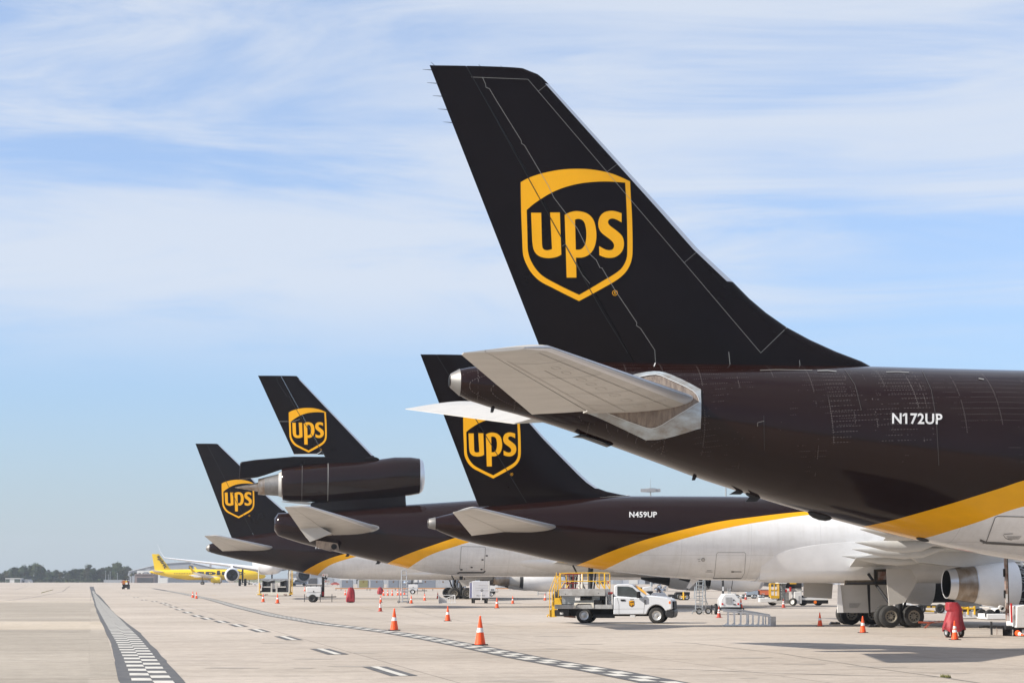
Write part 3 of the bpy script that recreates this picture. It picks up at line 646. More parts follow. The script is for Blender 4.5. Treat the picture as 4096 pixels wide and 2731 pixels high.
    n3 = N.new('ShaderNodeTexNoise'); n3.inputs['Scale'].default_value = 1.6; n3.inputs['Detail'].default_value = 2; L.new(tc.outputs['Object'], n3.inputs['Vector']); L.new(n3.outputs['Fac'], bp.inputs['Height']); L.new(bp.outputs[0], b.inputs['Normal'])
    return m
def set_mat(o, m): o.data.materials.clear(); o.data.materials.append(m)

# ================================================================== the nearest aircraft
A = Craft((0, 58), 8, 'nearest brown-tailed freighter filling the upper right, its tall fin topping the picture')
A.fuselage([(1799, 1500), (1807, 1494), (1838, 1477), (1898, 1465), (2050, 1453), (2323, 1446), (2500, 1449), (2900, 1456), (3486, 1467), (3800, 1476), (4096, 1483)],
           [(1799, 1547), (1815, 1564), (1847, 1587), (1898, 1613), (1967, 1632), (2036, 1647), (2105, 1667), (2220, 1702), (2318, 1736), (2432, 1776), (2547, 1819), (2662, 1860), (2784, 1908), (2903, 1946), (3025, 1986), (3133, 2019), (3221, 2044), (3305, 2067), (3500, 2118), (3690, 2164), (3863, 2202), (4000, 2229), (4096, 2243), (4250, 2262)], 50, 2.85, M_brown)
set_mat(A.fus, livery('brown_gold_white_livery_worn', A, [(3498, 2119), (3646, 2067), (3809, 2013), (3971, 1958), (4096, 1918)], [(3735, 2172), (3809, 2134.6), (3917, 2091), (4096, 2023)], 0.8, (A.P(3330, 1600, -2.4)[0], A.P(3730, 1600, -2.4)[0])))
A_LE = [(1868, 271), (2066, 277), (2118, 285), (2151, 298), (2170, 313), (2192, 335), (2420, 586), (2650, 838), (2795, 1000), (2933, 1129), (2997, 1194), (3063, 1250), (3147, 1309), (3242, 1360), (3344, 1406), (3446, 1445), (3486, 1467), (3490, 1480)]
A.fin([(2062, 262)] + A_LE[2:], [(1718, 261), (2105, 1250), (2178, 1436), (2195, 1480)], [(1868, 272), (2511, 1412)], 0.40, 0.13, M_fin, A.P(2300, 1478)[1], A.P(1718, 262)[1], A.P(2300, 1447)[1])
A.finpart('leading_edge', A.P(2933, 1129)[1], A.P(2192, 338)[1], lambda z: 0.0, lambda z: 0.035, M_lip, A.finp, 0.005)
A.logo(2082.7, 675.7, 2530, 1204, A.onfin, A.finp)
for pts, w, m in (([(1868, 272), (1895, 318), (2411, 1250), (2511, 1412)], 3.5, M_black), ([(1885, 309), (2112, 318), (2153, 366), (2428, 688), (3043, 1411)], 1.5, M_line),
                  ([(1930, 310), (1942, 337), (1944, 350), (1958, 356), (1985, 402), (2085, 563), (2086, 574), (2098, 582), (2192, 741), (2215, 790), (2310, 915), (2360, 1017), (2385, 1040), (2400, 1071), (2408, 1072), (2460, 1160), (2547, 1290), (2546, 1302), (2562, 1313), (2619, 1400), (2622, 1452)], 1.7, M_line),
                  ([(2153, 366), (2192, 336)], 2.0, M_greyline), ([(2428, 688), (2478, 650)], 2.0, M_greyline), ([(2735, 1052), (2796, 1000)], 2.0, M_greyline), ([(3043, 1411), (3147, 1310)], 1.5, M_line),
                  ([(2248, 985), (2262, 976), (2330, 1100), (2360, 1135)], 1.1, M_line), ([(2915, 1407), (2920, 1458)], 2.6, M_line), ([(3198, 1440), (3200, 1464)], 2.4, M_line)):
    A.line('panel_line', pts, w, m, A.finp, A.onfin, 0.013)
# static wicks at the trailing edge and tip
for k, (px, py) in enumerate(((1724, 281), (1742, 334), (1765, 386), (1785, 439), (1806, 491))):
    (x, z) = A.P(px, py); MB().cyl((x + 0.03, 0, z), (x - 0.25, 0, z + 0.01), 0.012, 0.004, 6).build('static_wick', M_dark, A.rud)
for px, py in ((1740, 262), (1930, 271), (2018, 276)):
    (x, z) = A.P(px, py); MB().cyl((x, 0, z - 0.02), (x - 0.12, 0, z + 0.09), 0.01, 0.004, 6).build('static_wick', M_dark, A.finp)
# tail cone with the exhaust of the auxiliary engine
xc, zc = A.P(1838, 1530)
rings = []
for px, t, bb, k in ((1798, 1503, 1546, 0.9), (1803, 1494, 1552, 1.0), (1838, 1475.5, 1582, 1.02)):
    (x, zt), (_, zb) = A.P(px, t), A.P(px, bb); h = (zt - zb) / 2; rings.append([(x, h * k * math.cos(6.2832 * i / 32), (zt + zb) / 2 + h * 1.015 * math.sin(6.2832 * i / 32)) for i in range(32)])
tc_ = MB().loft(rings, caps=(False, False)).build('tail_cone', M_metal, A.root)
x, zt = A.P(1797.5, 1525); MB().cyl((x + 0.05, 0, zt), (x - 0.012, 0, zt), 0.15, 0.15, 24).build('exhaust_opening', M_black, tc_)
A.stab((2205, 1391), (1847, 1418), (2772, 1592), (2128, 1656), 8.1, 1.75, M_grey, 0.27, 0.12, 0.66, M_lip, True, 24)
# plate and seal round the stabilizer root
PL = [(2530, 1501), (2616, 1487), (2685, 1501), (2790, 1552), (2803, 1575), (2802, 1700), (2785, 1716), (2662, 1751), (2588, 1757), (2570, 1751), (2404, 1673), (2330, 1643), (2326, 1622), (2400, 1640), (2560, 1700), (2622, 1708), (2700, 1665), (2780, 1618), (2795, 1605), (2770, 1565), (2680, 1522), (2622, 1501), (2553, 1511)]
A.decal('seal_plate', [smooth_loop(PL, 3)], M_plate, A.root, A.onfus, 14, 0.03)
SK = [(2553, 1511), (2622, 1501), (2680, 1522), (2770, 1565), (2795, 1605), (2780, 1618), (2700, 1665), (2622, 1708), (2560, 1700), (2400, 1640), (2352, 1624), (2500, 1600), (2690, 1590)]
A.decal('stabilizer_seal', [smooth_loop(SK, 3)], M_skirt, A.root, A.onfus, 14, 0.02)
A.line('seal_edge', smooth_loop([(2553, 1511), (2622, 1501), (2680, 1522), (2770, 1565), (2795, 1605), (2780, 1618), (2700, 1665), (2622, 1708), (2560, 1700), (2400, 1640), (2352, 1624)], 3, False), 2.5, M_letter, A.root, A.onfus, 0.045)
rg_ = A.regtext('N172UP', 3568, 1651.5, 3769, 1695, M_letter, 0.014)
A.decal('registration_flag', [[(3621, 1651), (3610, 1659), (3610, 1666.5), (3621, 1661)]], M_letter, rg_, A.onfus, 40, 0.014)
for pts, w, m in (([(2622, 1452), (2616, 1466)], 4, M_letter), ([(3055, 1662), (3057, 1800)], 1.5, M_dark), ([(3030, 1705), (3030, 1690), (3056, 1683)], 2, M_greyline),
                  ([(3380, 1478), (3420, 1540), (3445, 1640)], 1.6, M_faint), ([(3690, 1484), (3725, 1560), (3745, 1680), (3755, 1860)], 1.6, M_faint),
                  ([(3930, 2171), (3943, 2170), (3980, 2068), (3990, 2063), (4100, 2066)], 3, M_greyline), ([(3943, 2168), (4100, 2174)], 2.4, M_greyline), ([(3920, 2158), (3945, 2169), (4100, 2178)], 9, M_greyline)):
    A.line('panel_line', pts, w, m, A.root, A.onfus, 0.012)
A.decal('warning_text_panel', [[(4015, 2133), (4052, 2131), (4052, 2133), (4015, 2135)]], M_greyline, A.root, A.onfus, 40, 0.016)
A.line('turn_arc', [(4013, 2137), (4020, 2148), (4032, 2155), (4048, 2157)], 1.8, M_greyline, A.root, A.onfus, 0.016)
for k in range(4): A.line('warning_text_line', [(4026 + k * 2, 2143 + k * 3.5), (4085 - k * 3, 2143 + k * 3.5)], 1.1, M_greyline, A.root, A.onfus, 0.016)
# scuffed paint along the crown
for pts, w in (([(3270, 1483), (3310, 1482), (3346, 1486)], 4), ([(3545, 1488), (3590, 1487), (3637, 1490)], 3), ([(3915, 1514), (3936, 1518)], 5), ([(3040, 1482), (3100, 1479), (3250, 1481)], 2)):
    A.line('worn_patch', pts, w * 0.7, M_line, A.root, A.onfus, 0.012, 8)
# belly fittings: drain masts, vents, tail bumper, blade antenna
def belly(craft, px, py, L, hgt, w, m, name, rake=0.4):
    x, z = craft.P(px, py); mb = MB(); mb.prism([(x + L * 0.5, z + 0.08), (x - L * 0.35, z + 0.10), (x - L * (0.5 + rake), z - hgt), (x - L * rake * 0.3, z - hgt)], -w, w); return mb.build(name, m, craft.root)
belly(A, 3030, 1985, 0.42, 0.16, 0.03, M_dark, 'drain_mast'); belly(A, 2972, 1966, 0.3, 0.08, 0.03, M_dark, 'drain_mast', 0.9); belly(A, 2780, 1908, 0.16, 0.09, 0.02, M_dark, 'drain_mast', 0.1); belly(A, 1972, 1634, 0.14, 0.11, 0.06, M_dark, 'beacon', 0.0)
for px, py, a, b_ in ((3280, 2062, 0.38, 0.15), (3003, 1981, 0.16, 0.07)):
    x, z = A.P(px, py); MB().lathe([(-a, 0.01), (-a * 0.85, b_ * 0.5), (-a * 0.5, b_ * 0.87), (0, b_), (a * 0.5, b_ * 0.87), (a * 0.85, b_ * 0.5), (a, 0.01)], (x, 0, z + 0.02), (1, 0, -0.24), 18).build('belly_blister', M_dark, A.root, True, 60)
x, z = A.P(2335, 1742); x2, z2 = A.P(2440, 1778)
MB().prism([(x - 0.15, z + 0.02), (x2 - 0.2, z2 + 0.02), (x2 + 0.05, z2 - 0.02), (x2 - 0.05, z2 - 0.06), (x, z - 0.06), (x - 0.3, z - 0.03)], -0.25, 0.25).build('tail_bumper', M_dark, A.root)
x, z = A.P(3700, 2164); A.decal('outflow_vent', [[(3690 + 26 * math.cos(6.2832 * i / 20), 2156 + 7 * math.sin(6.2832 * i / 20) + 0.2 * 26 * math.cos(6.2832 * i / 20)) for i in range(20)]], M_black, A.root, A.onfus, 10, 0.012)
# what lies beyond the right edge of the picture: wings, engines and gear
for sg, p in A.wing([(31, 20.5, 2.2, 3.2, 3.3, 0.55), (26, 19.5, 9, 4.0, 4.1, 0.35), (18.5, 15.8, 22, 5.4, 5.4, 0.12)], M_grey):
    A.engine(25.5, sg * 8, 2.2, [(0, 0.95), (1.5, 1.25), (3, 1.35), (4.6, 1.28), (5.0, 1.18), (4.6, 1.1), (3.5, 1.15)], [('nozzle', [(-1.4, 0.5), (0.1, 0.8)], M_hot)], 1.12, 3.6, None)
    A.bogie(22.5, sg * 4.8, 0.62, 0.4, 1.4, 0.93, 3.0)
g = MB().cyl((42, 0, 0.5), (42, 0, 2.6), 0.1, 0.12).build('landing_gear', M_dark, A.root)
for dy in (-0.35, 0.35): A.wheel(g, (42, dy, 0.5), 0.5, 0.35)

# ================================================================== second aircraft
B = Craft((17.06, 94), 7, 'second brown-tailed freighter, its whole white belly and wheels seen behind the service truck')
B.fuselage([(1712, 2076), (1739, 2070), (1812, 2051), (1913, 2028), (2088, 2012), (2300, 1994), (2484, 1983), (2633, 1983), (2900, 1984), (3000, 1986), (3500, 1992)],
           [(1712, 2109), (1739, 2114), (1772, 2132), (1830, 2155), (1944, 2184), (2036, 2200), (2190, 2236.5), (2317, 2264), (2429, 2281), (2611, 2303), (2770, 2317), (2939, 2321), (3141, 2322), (3500, 2323)], 22, 1.9, M_brown)
set_mat(B.fus, livery('brown_gold_white_livery', B, [(2317, 2264), (2377, 2234), (2455, 2200), (2518, 2177), (2600, 2151), (2748, 2113), (2872, 2086), (2995, 2069), (3217, 2045)], [(2431, 2281), (2471, 2255), (2541, 2220), (2611, 2192), (2742, 2150), (2903, 2111), (3056, 2084), (3253, 2057)], 0.0))
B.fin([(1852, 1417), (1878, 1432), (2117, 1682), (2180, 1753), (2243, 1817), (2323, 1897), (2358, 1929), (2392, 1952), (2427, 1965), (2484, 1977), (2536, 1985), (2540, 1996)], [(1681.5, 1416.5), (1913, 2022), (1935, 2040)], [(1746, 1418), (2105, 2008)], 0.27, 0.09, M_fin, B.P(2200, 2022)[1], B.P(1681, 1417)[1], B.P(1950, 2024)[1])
B.finpart('leading_edge', B.P(2392, 1953)[1], B.P(1878, 1436)[1], lambda z: 0.0, lambda z: 0.03, M_lip, B.finp, 0.005)
B.logo(1852.6, 1643, 2083, 1912.5, B.onfin, B.finp)
B.line('panel_line', [(1746, 1418), (2105, 2008)], 3, M_black, B.finp, B.onfin, 0.013)
B.line('panel_line', [(2400, 1988), (2520, 1981)], 2, M_letter, B.root, B.onfus, 0.012)
rings = []
for px, t, bb in ((1711, 2079, 2108), (1716, 2074, 2112), (1741, 2068, 2117)):
    (x, zt), (_, zb) = B.P(px, t), B.P(px, bb); h = (zt - zb) / 2; rings.append([(x, h * math.cos(6.2832 * i / 28), (zt + zb) / 2 + h * 1.02 * math.sin(6.2832 * i / 28)) for i in range(28)])
tc_ = MB().loft(rings, caps=(False, False)).build('tail_cone', M_metal, B.root); x, zt = B.P(1711, 2093); MB().cyl((x + 0.05, 0, zt), (x - 0.01, 0, zt), 0.15, 0.15, 20).build('exhaust_opening', M_black, tc_)
B.stab((1905, 2030), (1812, 2050), (2235, 2108), (1887, 2141), 6.7, 1.2, M_grey, 0.19, 0.09, 0.62, M_lip, False, 24, 0.75)
B.regtext('N459UP', 2517, 2046, 2627.6, 2069, M_letter, 0.0)
for pts, w in (([(2350, 2187), (2372, 2207), (2440, 2212)], 1.5),): pass
DOOR = [(2852, 2312), (2858, 2300), (2866, 2214), (2872, 2208), (2978, 2208), (2983, 2214), (2978, 2290), (2965, 2312)]
B.line('cargo_door_seam', DOOR, 1.2, M_greyline, B.root, B.onfus, 0.012, 8); B.line('cargo_door_sill', [(2852, 2312), (2964, 2312)], 2.6, M_ink, B.root, B.onfus, 0.014, 8)
B.line('door_handle', [(2925, 2285), (2966, 2285)], 2.0, M_ink, B.root, B.onfus, 0.014, 8); B.line('door_handle', [(2925, 2285), (2936, 2285)], 4.2, M_ink, B.root, B.onfus, 0.016, 8)
c_ = lambda r: [(2812.5 + r * math.cos(6.2832 * i / 20), 2237 + r * math.sin(6.2832 * i / 20)) for i in range(20)]
B.decal('round_port', [c_(7.6)], M_greyline, B.root, B.onfus, 30, 0.012); B.decal('round_port', [c_(6.2)], M_grey, B.root, B.onfus, 30, 0.018)
for y, x0, x1 in ((2234.5, 2790, 2801), (2243, 2793, 2801), (2280, 2828, 2846), (2285.5, 2822, 2850)): B.line('stencil_text', [(x0, y), (x1, y)], 1.3, M_greyline, B.root, B.onfus, 0.014)
x, z = B.P(2790, 2319); MB().prism([(x + 0.15, z + 0.1), (x - 0.28, z + 0.1), (x - 0.52, z - 0.36), (x - 0.40, z - 0.40)], -0.02, 0.02).build('blade_antenna', M_white, B.root)
# wing-to-body fairing
xa, _ = B.P(3052, 2251, -1.7); n = 26; rings = []
for i in range(n + 1):
    x = xa + (10.5 - xa) * i / n; q = min(1.0, max(0.0, (x - xa) / 5.0)); k = math.sqrt(max(1 - (1 - q) ** 2, 0.0)) if x < 7 else math.sqrt(max(1 - ((x - 7) / 3.55) ** 2, 0.0))
    zt_ = 2.75 + 1.1 * k; wf = lambda z: abs(B.fus_y(x, z)); side = []
    for j in range(11):
        z = zt_ + (2.45 - zt_) * j / 10; side.append((wf(z) + (wf(zt_) - wf(z)) * k * 0.92 + 0.02, z))
    yb = side[-1][0]; side += [(yb - 0.08 * k - 0.02, 2.30), (yb - 0.28 * k - 0.05, 2.14), (yb * 0.6, 2.06 - 0.06 * k), (0.0, 2.05 - 0.08 * k)]
    top_ = (side[0][0] - 0.3, zt_ + 0.02)
    half = [top_] + side; rings.append([(x, -y, z) for y, z in half] + [(x, y, z) for y, z in half[-2::-1]])
wf_o = MB().loft(rings).build('wing_fairing', M_white, B.root, True, 50)
WB = [(6.4, -1.2, 1.7, 3.05, 3.15, 0.40), (3.9, -1.6, 5.3, 3.50, 3.55, 0.28), (0.6, -2.7, 10.5, 4.12, 4.12, 0.18), (-3.9, -5.2, 17.2, 4.9, 4.9, 0.07)]
for sg, p in B.wing(WB, M_wing):
    for k, (lat, px, py, L_) in enumerate(((4.6, 3367, 2226, 4.6), (7.3, 3408, 2199, 4.2), (9.7, 3420, 2172, 3.8), (12.6, 3440, 2120, 3.2))):
        xt, z = B.P(px, py, -lat); prof = [(0, 0.012, 0.0), (0.08, 0.07, -0.02), (0.2, 0.15, -0.06), (0.36, 0.22, -0.14), (0.55, 0.25, -0.18), (0.75, 0.22, -0.14), (0.92, 0.10, 0.0), (1.0, 0.01, 0.0)]
        rg = [[(xt + t * L_, sg * lat + r * 0.8 * math.cos(a), z + dz + 0.04 + r * math.sin(a)) for a in [6.2832 * j / 18 for j in range(18)]] for t, r, dz in prof]
        MB().loft(rg).build('flap_fairing', M_wing, p, True, 60)
    fl = B.surface([(0.6, -1.9, sg * 1.9, 2.95, 2.72, 0.12), (-0.2, -2.5, sg * 5.0, 3.3, 3.1, 0.10)], M_wing, 'flap', p)
    # engine under the wing, nozzle towards the tail
    ex, ez = B.P(3786, 2334, -5.7)
    e = B.engine(ex, sg * 5.7, ez, [(1.18, 0.80), (1.6, 0.88), (2.2, 0.97), (3.05, 1.03)], [('exhaust_duct', [(0.12, 0.65), (0.32, 0.69), (0.34, 0.69)], M_white), ('nozzle_ring', [(-0.02, 0.64), (0.33, 0.695), (0.3, 0.6), (0.0, 0.6), (-0.02, 0.64)], M_lip), ('exhaust_sleeve', [(0.33, 0.697), (0.8, 0.77), (1.2, 0.815)], M_hot), ('core_dark', [(0.0, 0.60), (0.9, 0.55), (1.0, 0.02)], M_black),
                  ('exposed_core', [(3.04, 0.9), (3.8, 0.88), (4.2, 0.9)], M_dark), ('fan_cowl', [(4.15, 1.06), (5.0, 1.07), (5.6, 1.0), (5.75, 0.92), (5.6, 0.85), (5.0, 0.88)], M_white), ('sleeve_band', [(1.17, 0.822), (1.22, 0.826)], M_lip)], 0.86, 5.0, None, True, R(-1.0))
    MB().prism([(ex + 0.7, ez + 0.72), (ex + 3.0, ez + 0.95), (ex + 4.4, ez + 1.0), (4.0, 3.5), (-0.8, 3.45), (ex - 1.3, ez + 0.95)], sg * 5.7 - 0.17, sg * 5.7 + 0.17).build('pylon', M_wing, e)
    mbp = MB()
    random.seed(5)
    for _ in range(46):
        a = random.uniform(-1.2, 2.2); x0_ = ex + random.uniform(3.05, 4.1); r0 = 0.93; q = [(x0_ + 0.22 * j * random.uniform(-1, 1), sg * 5.7 + sg * r0 * math.cos(a + 0.12 * j), ez + r0 * math.sin(a + 0.12 * j)) for j in range(4)]; mbp.tube(q, 0.022, 5)
    mbp.build('engine_piping', M_gal, e)
    B.bogie(0, sg * 3.05, 0.5, 0.36, 1.06, 0.78, 2.4)
# gear doors and the open bay
x0_, _ = B.P(3353, 2330, -2.0)
dr = lambda pts, lat, t, m, nm: MB().prism([B.P(px, py, lat) for px, py in pts], lat - t, lat + t).build(nm, m, B.root, False)
dr([(3545.5, 2272), (3645, 2276), (3668, 2325), (3619, 2409), (3556, 2421), (3548, 2340)], -3.75, 0.03, M_grey, 'gear_door')
dr([(3362, 2338), (3467, 2337), (3474, 2450), (3374, 2449)], -1.1, 0.03, M_grey, 'gear_door')
dr([(3480, 2337), (3546, 2335), (3553, 2430), (3482, 2448)], -1.1, 0.03, M_grey, 'gear_door')
dr([(3352, 2336), (3361, 2337), (3373, 2449), (3349, 2449)], -1.25, 0.03, M_white, 'gear_door')
dr([(3214, 2329), (3331, 2332), (3326, 2393), (3214, 2387)], 0.4, 0.03, M_grey, 'gear_door')
dr([(3468, 2336), (3479, 2336), (3484, 2449), (3472, 2449)], -1.06, 0.05, M_dark, 'door_hinge')
for k in range(5): dr([(3397, 2412 + 4 * k), (3443 - k * 3, 2412 + 4 * k), (3443 - k * 3, 2413.2 + 4 * k), (3397, 2413.2 + 4 * k)], -1.135, 0.004, M_greyline, 'stencil_text')
dr([(3378, 2320), (3496, 2318), (3496, 2276), (3548, 2274), (3548, 2338), (3378, 2338)], -2.2, 0.05, M_well, 'wheel_bay')
dr([(3498, 2280), (3504, 2280), (3506, 2336), (3500, 2336)], -2.28, 0.02, M_dark, 'bay_frame')
dr([(3512, 2285), (3546, 2284), (3546, 2316), (3512, 2318)], -2.28, 0.02, M_rust, 'bay_frame')
dr([(3392, 2328), (3548, 2325), (3548, 2335), (3380, 2336)], -2.27, 0.02, M_dark, 'bay_frame')
for px, py in ((3330, 2494), (3348, 2494), (3485, 2505), (3506, 2505), (3668, 2504)):
    g0 = G(px, py + 2); c_o = MB().prism([(-0.16, 0), (0.16, 0), (0.10, 0.11), (-0.06, 0.13)], -0.11, 0.11).build('wheel_chock', M_dark if px < 3660 else M_rubber)
    c_o.location = (g0.x, g0.y, 0); c_o.rotation_euler.z = R(7)
    tag(c_o, {3330: 'outer dark chock behind the far set of main wheels', 3348: 'inner dark chock touching the far set of main wheels', 3485: 'outer grey chock behind the near set of main wheels', 3506: 'inner grey chock touching the near set of main wheels', 3668: 'black chock in front of the near set of main wheels'}[px], 'chock', 'wheel chocks at the freighter gear')
g = MB().cyl((18, 0, 0.4), (18, 0, 2.3), 0.09, 0.1).build('landing_gear', M_dark, B.root)
for dy in (-0.25, 0.25): B.wheel(g, (18, dy, 0.4), 0.4, 0.25)

# ================================================================== third aircraft, engine in its fin
D0 = 156; Cc = Craft(((1200 - 2048) * D0 / F, D0), 6, 'third brown-tailed freighter with an engine built into the base of its fin')
Cc.fuselage([(1098, 2072), (1104, 2058), (1113, 2051), (1159, 2049), (1300, 2040), (1460, 2029), (1623, 2018), (1900, 2000), (2050, 1998), (2400, 1999)],
            [(1098, 2120), (1101.7, 2137), (1125, 2146), (1205, 2172), (1274, 2189), (1383, 2215), (1515, 2246.5), (1675, 2283), (1750, 2295), (1826, 2302), (1903, 2305), (2056, 2306), (2400, 2306)], 47, 2.95, M_brown)
set_mat(Cc.fus, livery('brown_gold_white_livery_c', Cc, [(1551, 2254), (1635, 2213.6), (1732, 2179), (1820, 2150), (1960, 2112)], [(1635, 2275), (1669, 2248), (1732, 2213.6), (1806, 2189), (1872, 2168.6), (2000, 2135)], 0.0))
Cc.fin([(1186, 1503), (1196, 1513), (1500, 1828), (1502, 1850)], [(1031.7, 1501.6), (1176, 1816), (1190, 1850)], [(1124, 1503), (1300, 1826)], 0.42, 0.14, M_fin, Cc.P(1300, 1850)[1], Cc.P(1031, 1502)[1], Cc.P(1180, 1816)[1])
Cc.finpart('leading_edge', Cc.P(1495, 1822)[1], Cc.P(1196, 1516)[1], lambda z: 0.0, lambda z: 0.03, M_lip, Cc.finp, 0.006)
Cc.logo(1155, 1630.7, 1307, 1809, Cc.onfin, Cc.finp, 0.014)
Cc.line('panel_line', [(1124, 1503), (1106, 1510), (1112, 1530), (1148, 1585), (1158, 1585), (1163, 1600), (1285, 1803)], 2.2, M_black, Cc.finp, Cc.onfin, 0.018)
Cc.line('rudder_seam', [(1113, 1685), (1150, 1685), (1165, 1687), (1200, 1676)], 1.4, M_line, Cc.finp, Cc.onfin, 0.018)
pp = lambda pts, lat=0.0: [Cc.P(px, py, lat) for px, py in pts]
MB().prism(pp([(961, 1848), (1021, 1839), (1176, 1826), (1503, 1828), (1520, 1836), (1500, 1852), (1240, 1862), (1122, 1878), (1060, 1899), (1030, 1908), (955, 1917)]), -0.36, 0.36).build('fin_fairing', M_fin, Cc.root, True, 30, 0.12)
Cc.line('rudder_base_edge', [(1176, 1817), (1268, 1815), (1285, 1804)], 2.4, M_letter, Cc.finp, Cc.onfin, 0.02)
# the centre engine
(xr, zr), (xf, zf) = Cc.P(1127, 1930), Cc.P(1690, 1903); ce = []
stn = [(1127, 1873.5, 1985), (1133, 1872, 2000), (1160, 1868, 2004), (1211, 1860, 2007), (1314, 1851, 2007), (1420, 1847, 1999), (1498, 1842, 1993), (1526, 1835, 1991), (1578, 1828, 1987), (1641, 1828, 1981), (1678, 1833, 1974), (1692, 1845, 1962), (1698, 1875, 1935)]
rings = []
for px, t, bb in stn:
    (x, zt), (_, zb) = Cc.P(px, t), Cc.P(px, bb); h = (zt - zb) / 2; rings.append([(x, h * math.cos(6.2832 * i / 40), (zt + zb) / 2 + h * math.sin(6.2832 * i / 40)) for i in range(40)])
ce = MB().loft(rings[:11], caps=(True, False)).build('centre_engine', M_brown, Cc.root, True, 40)
MB().loft(rings[10:], caps=(False, False)).build('intake_lip', M_lip, ce, True, 60)
x_, z_ = Cc.P(1640, 1905); MB().cyl((x_ + 0.4, 0, z_), (x_, 0, z_), 1.25, 1.25, 32).build('fan', M_black, ce)
def cring(lst, nm, m, cap=(False, False)):
    rg = []
    for px, t, bb in lst:
        (x, zt), (_, zb) = Cc.P(px, t), Cc.P(px, bb); h = (zt - zb) / 2; rg.append([(x, h * math.cos(6.2832 * i / 32), (zt + zb) / 2 + h * math.sin(6.2832 * i / 32)) for i in range(32)])
    return MB().loft(rg, caps=cap).build(nm, m, ce, True, 40)
cring([(1115, 1889, 1984), (1139, 1878, 1992)], 'nozzle_ring', M_grey, (True, False)); cring([(1059, 1908, 1979), (1118, 1894, 1983)], 'inner_nozzle', M_metal, (True, False)); cring([(1033, 1915, 1977), (1060, 1908, 1980)], 'nozzle_end', M_hot, (True, False)); cring([(940, 1948, 1950.5), (985, 1939, 1957), (1038, 1927, 1966)], 'exhaust_plug', M_hot, (True, False))
# seams on the cowl: bands standing a hair proud of the skin
sx_, _ = Cc.P(1314, 1930)
for px, w_, m_ in ((1312, 2.6, M_line), (1209, 1.4, M_greyline)):
    cring([(px - w_ / 2, interp([(a, b) for a, b, _ in stn], px) - 0.7, interp([(a, b) for a, _, b in stn], px) + 0.7), (px + w_ / 2, interp([(a, b) for a, b, _ in stn], px) - 0.7, interp([(a, b) for a, _, b in stn], px) + 0.7)], 'cowl_seam', m_)
MB().prism(pp([(1242, 2010), (1330, 1998), (1560, 1982), (1621, 1975), (1624, 2030), (1500, 2045), (1242, 2060)]), -0.5, 0.5).build('pylon', M_brown, Cc.root, True, 30, 0.15)
MB().prism(pp([(1130, 2004), (1211, 2006), (1245, 2010), (1240, 2018), (1127, 2006)]), -0.3, 0.3).build('pylon_tail', M_grey, Cc.root)
Cc.stab((1240, 2026), (1139, 2028), (1520, 2111), (1225, 2150), 8.8, 2.0, M_grey, 0.32, 0.13, 0.64, M_lip, False, 14, 0.9)
for sg in (-1, 1):
    MB().prism([Cc.P(a, b, -3.2) for a, b in ((1199, 2114), (1240, 2166), (1327, 2133), (1272, 2104))], sg * 3.2 - 0.9, sg * 3.2 + 0.9).build('elevator', M_grey, Cc.root)
belly(Cc, 1395, 2218, 0.35, 0.14, 0.05, M_dark, 'drain_mast', 0.3); belly(Cc, 1518, 2247, 0.4, 0.16, 0.05, M_dark, 'drain_mast', 0.3)
bx = MB().prism(pp([(1264, 2160), (1350, 2172), (1357, 2198), (1320, 2203), (1266, 2188)], -1.6), -1.75, -0.6).build('exhaust_shroud', M_skirt, Cc.root)
x, z = Cc.P(1336, 2185, -1.78); MB().cyl((x, -1.79, z), (x, -1.7, z), 0.22, 0.22, 16).build('exhaust_opening', M_black, bx)
DR = [(1842, 2279), (1839, 2270), (1845, 2186), (1848, 2184), (1938, 2186), (1942, 2190), (1936, 2280)]
Cc.line('cargo_door_seam', DR, 1.3, M_greyline, Cc.root, Cc.onfus, 0.02, 8); Cc.line('cargo_door_sill', [(1829, 2291), (1838, 2288), (1934, 2288), (1941, 2281)], 4.5, M_ink, Cc.root, Cc.onfus, 0.03, 6)
for px, py in ((1846, 2276), (1926, 2275), (1886.5, 2267), (1947, 2221), (1930, 2237)): Cc.decal('door_latch', [[(px - 4, py - 2.5), (px + 4, py - 2.5), (px + 4, py + 2.5), (px - 4, py + 2.5)]], M_ink, Cc.root, Cc.onfus, 30, 0.03)
xa, _ = Cc.P(1971, 2262, -2.6); rings = []
for i in range(19):
    q = i / 18; x = xa + 24 * q; k = math.sqrt(max(1 - (1 - min(1, q * 2.2)) ** 2, 0.003)); rings.append([(x, (2.0 + 0.62 * k) * math.cos(t), 3.6 + 1.3 * k * math.sin(t)) for t in [6.2832 * j / 30 for j in range(30)]])
MB().loft(rings).build('wing_fairing', M_white, Cc.root, True, 60)
ex, ez = Cc.P(2833, 2290, -8.4)
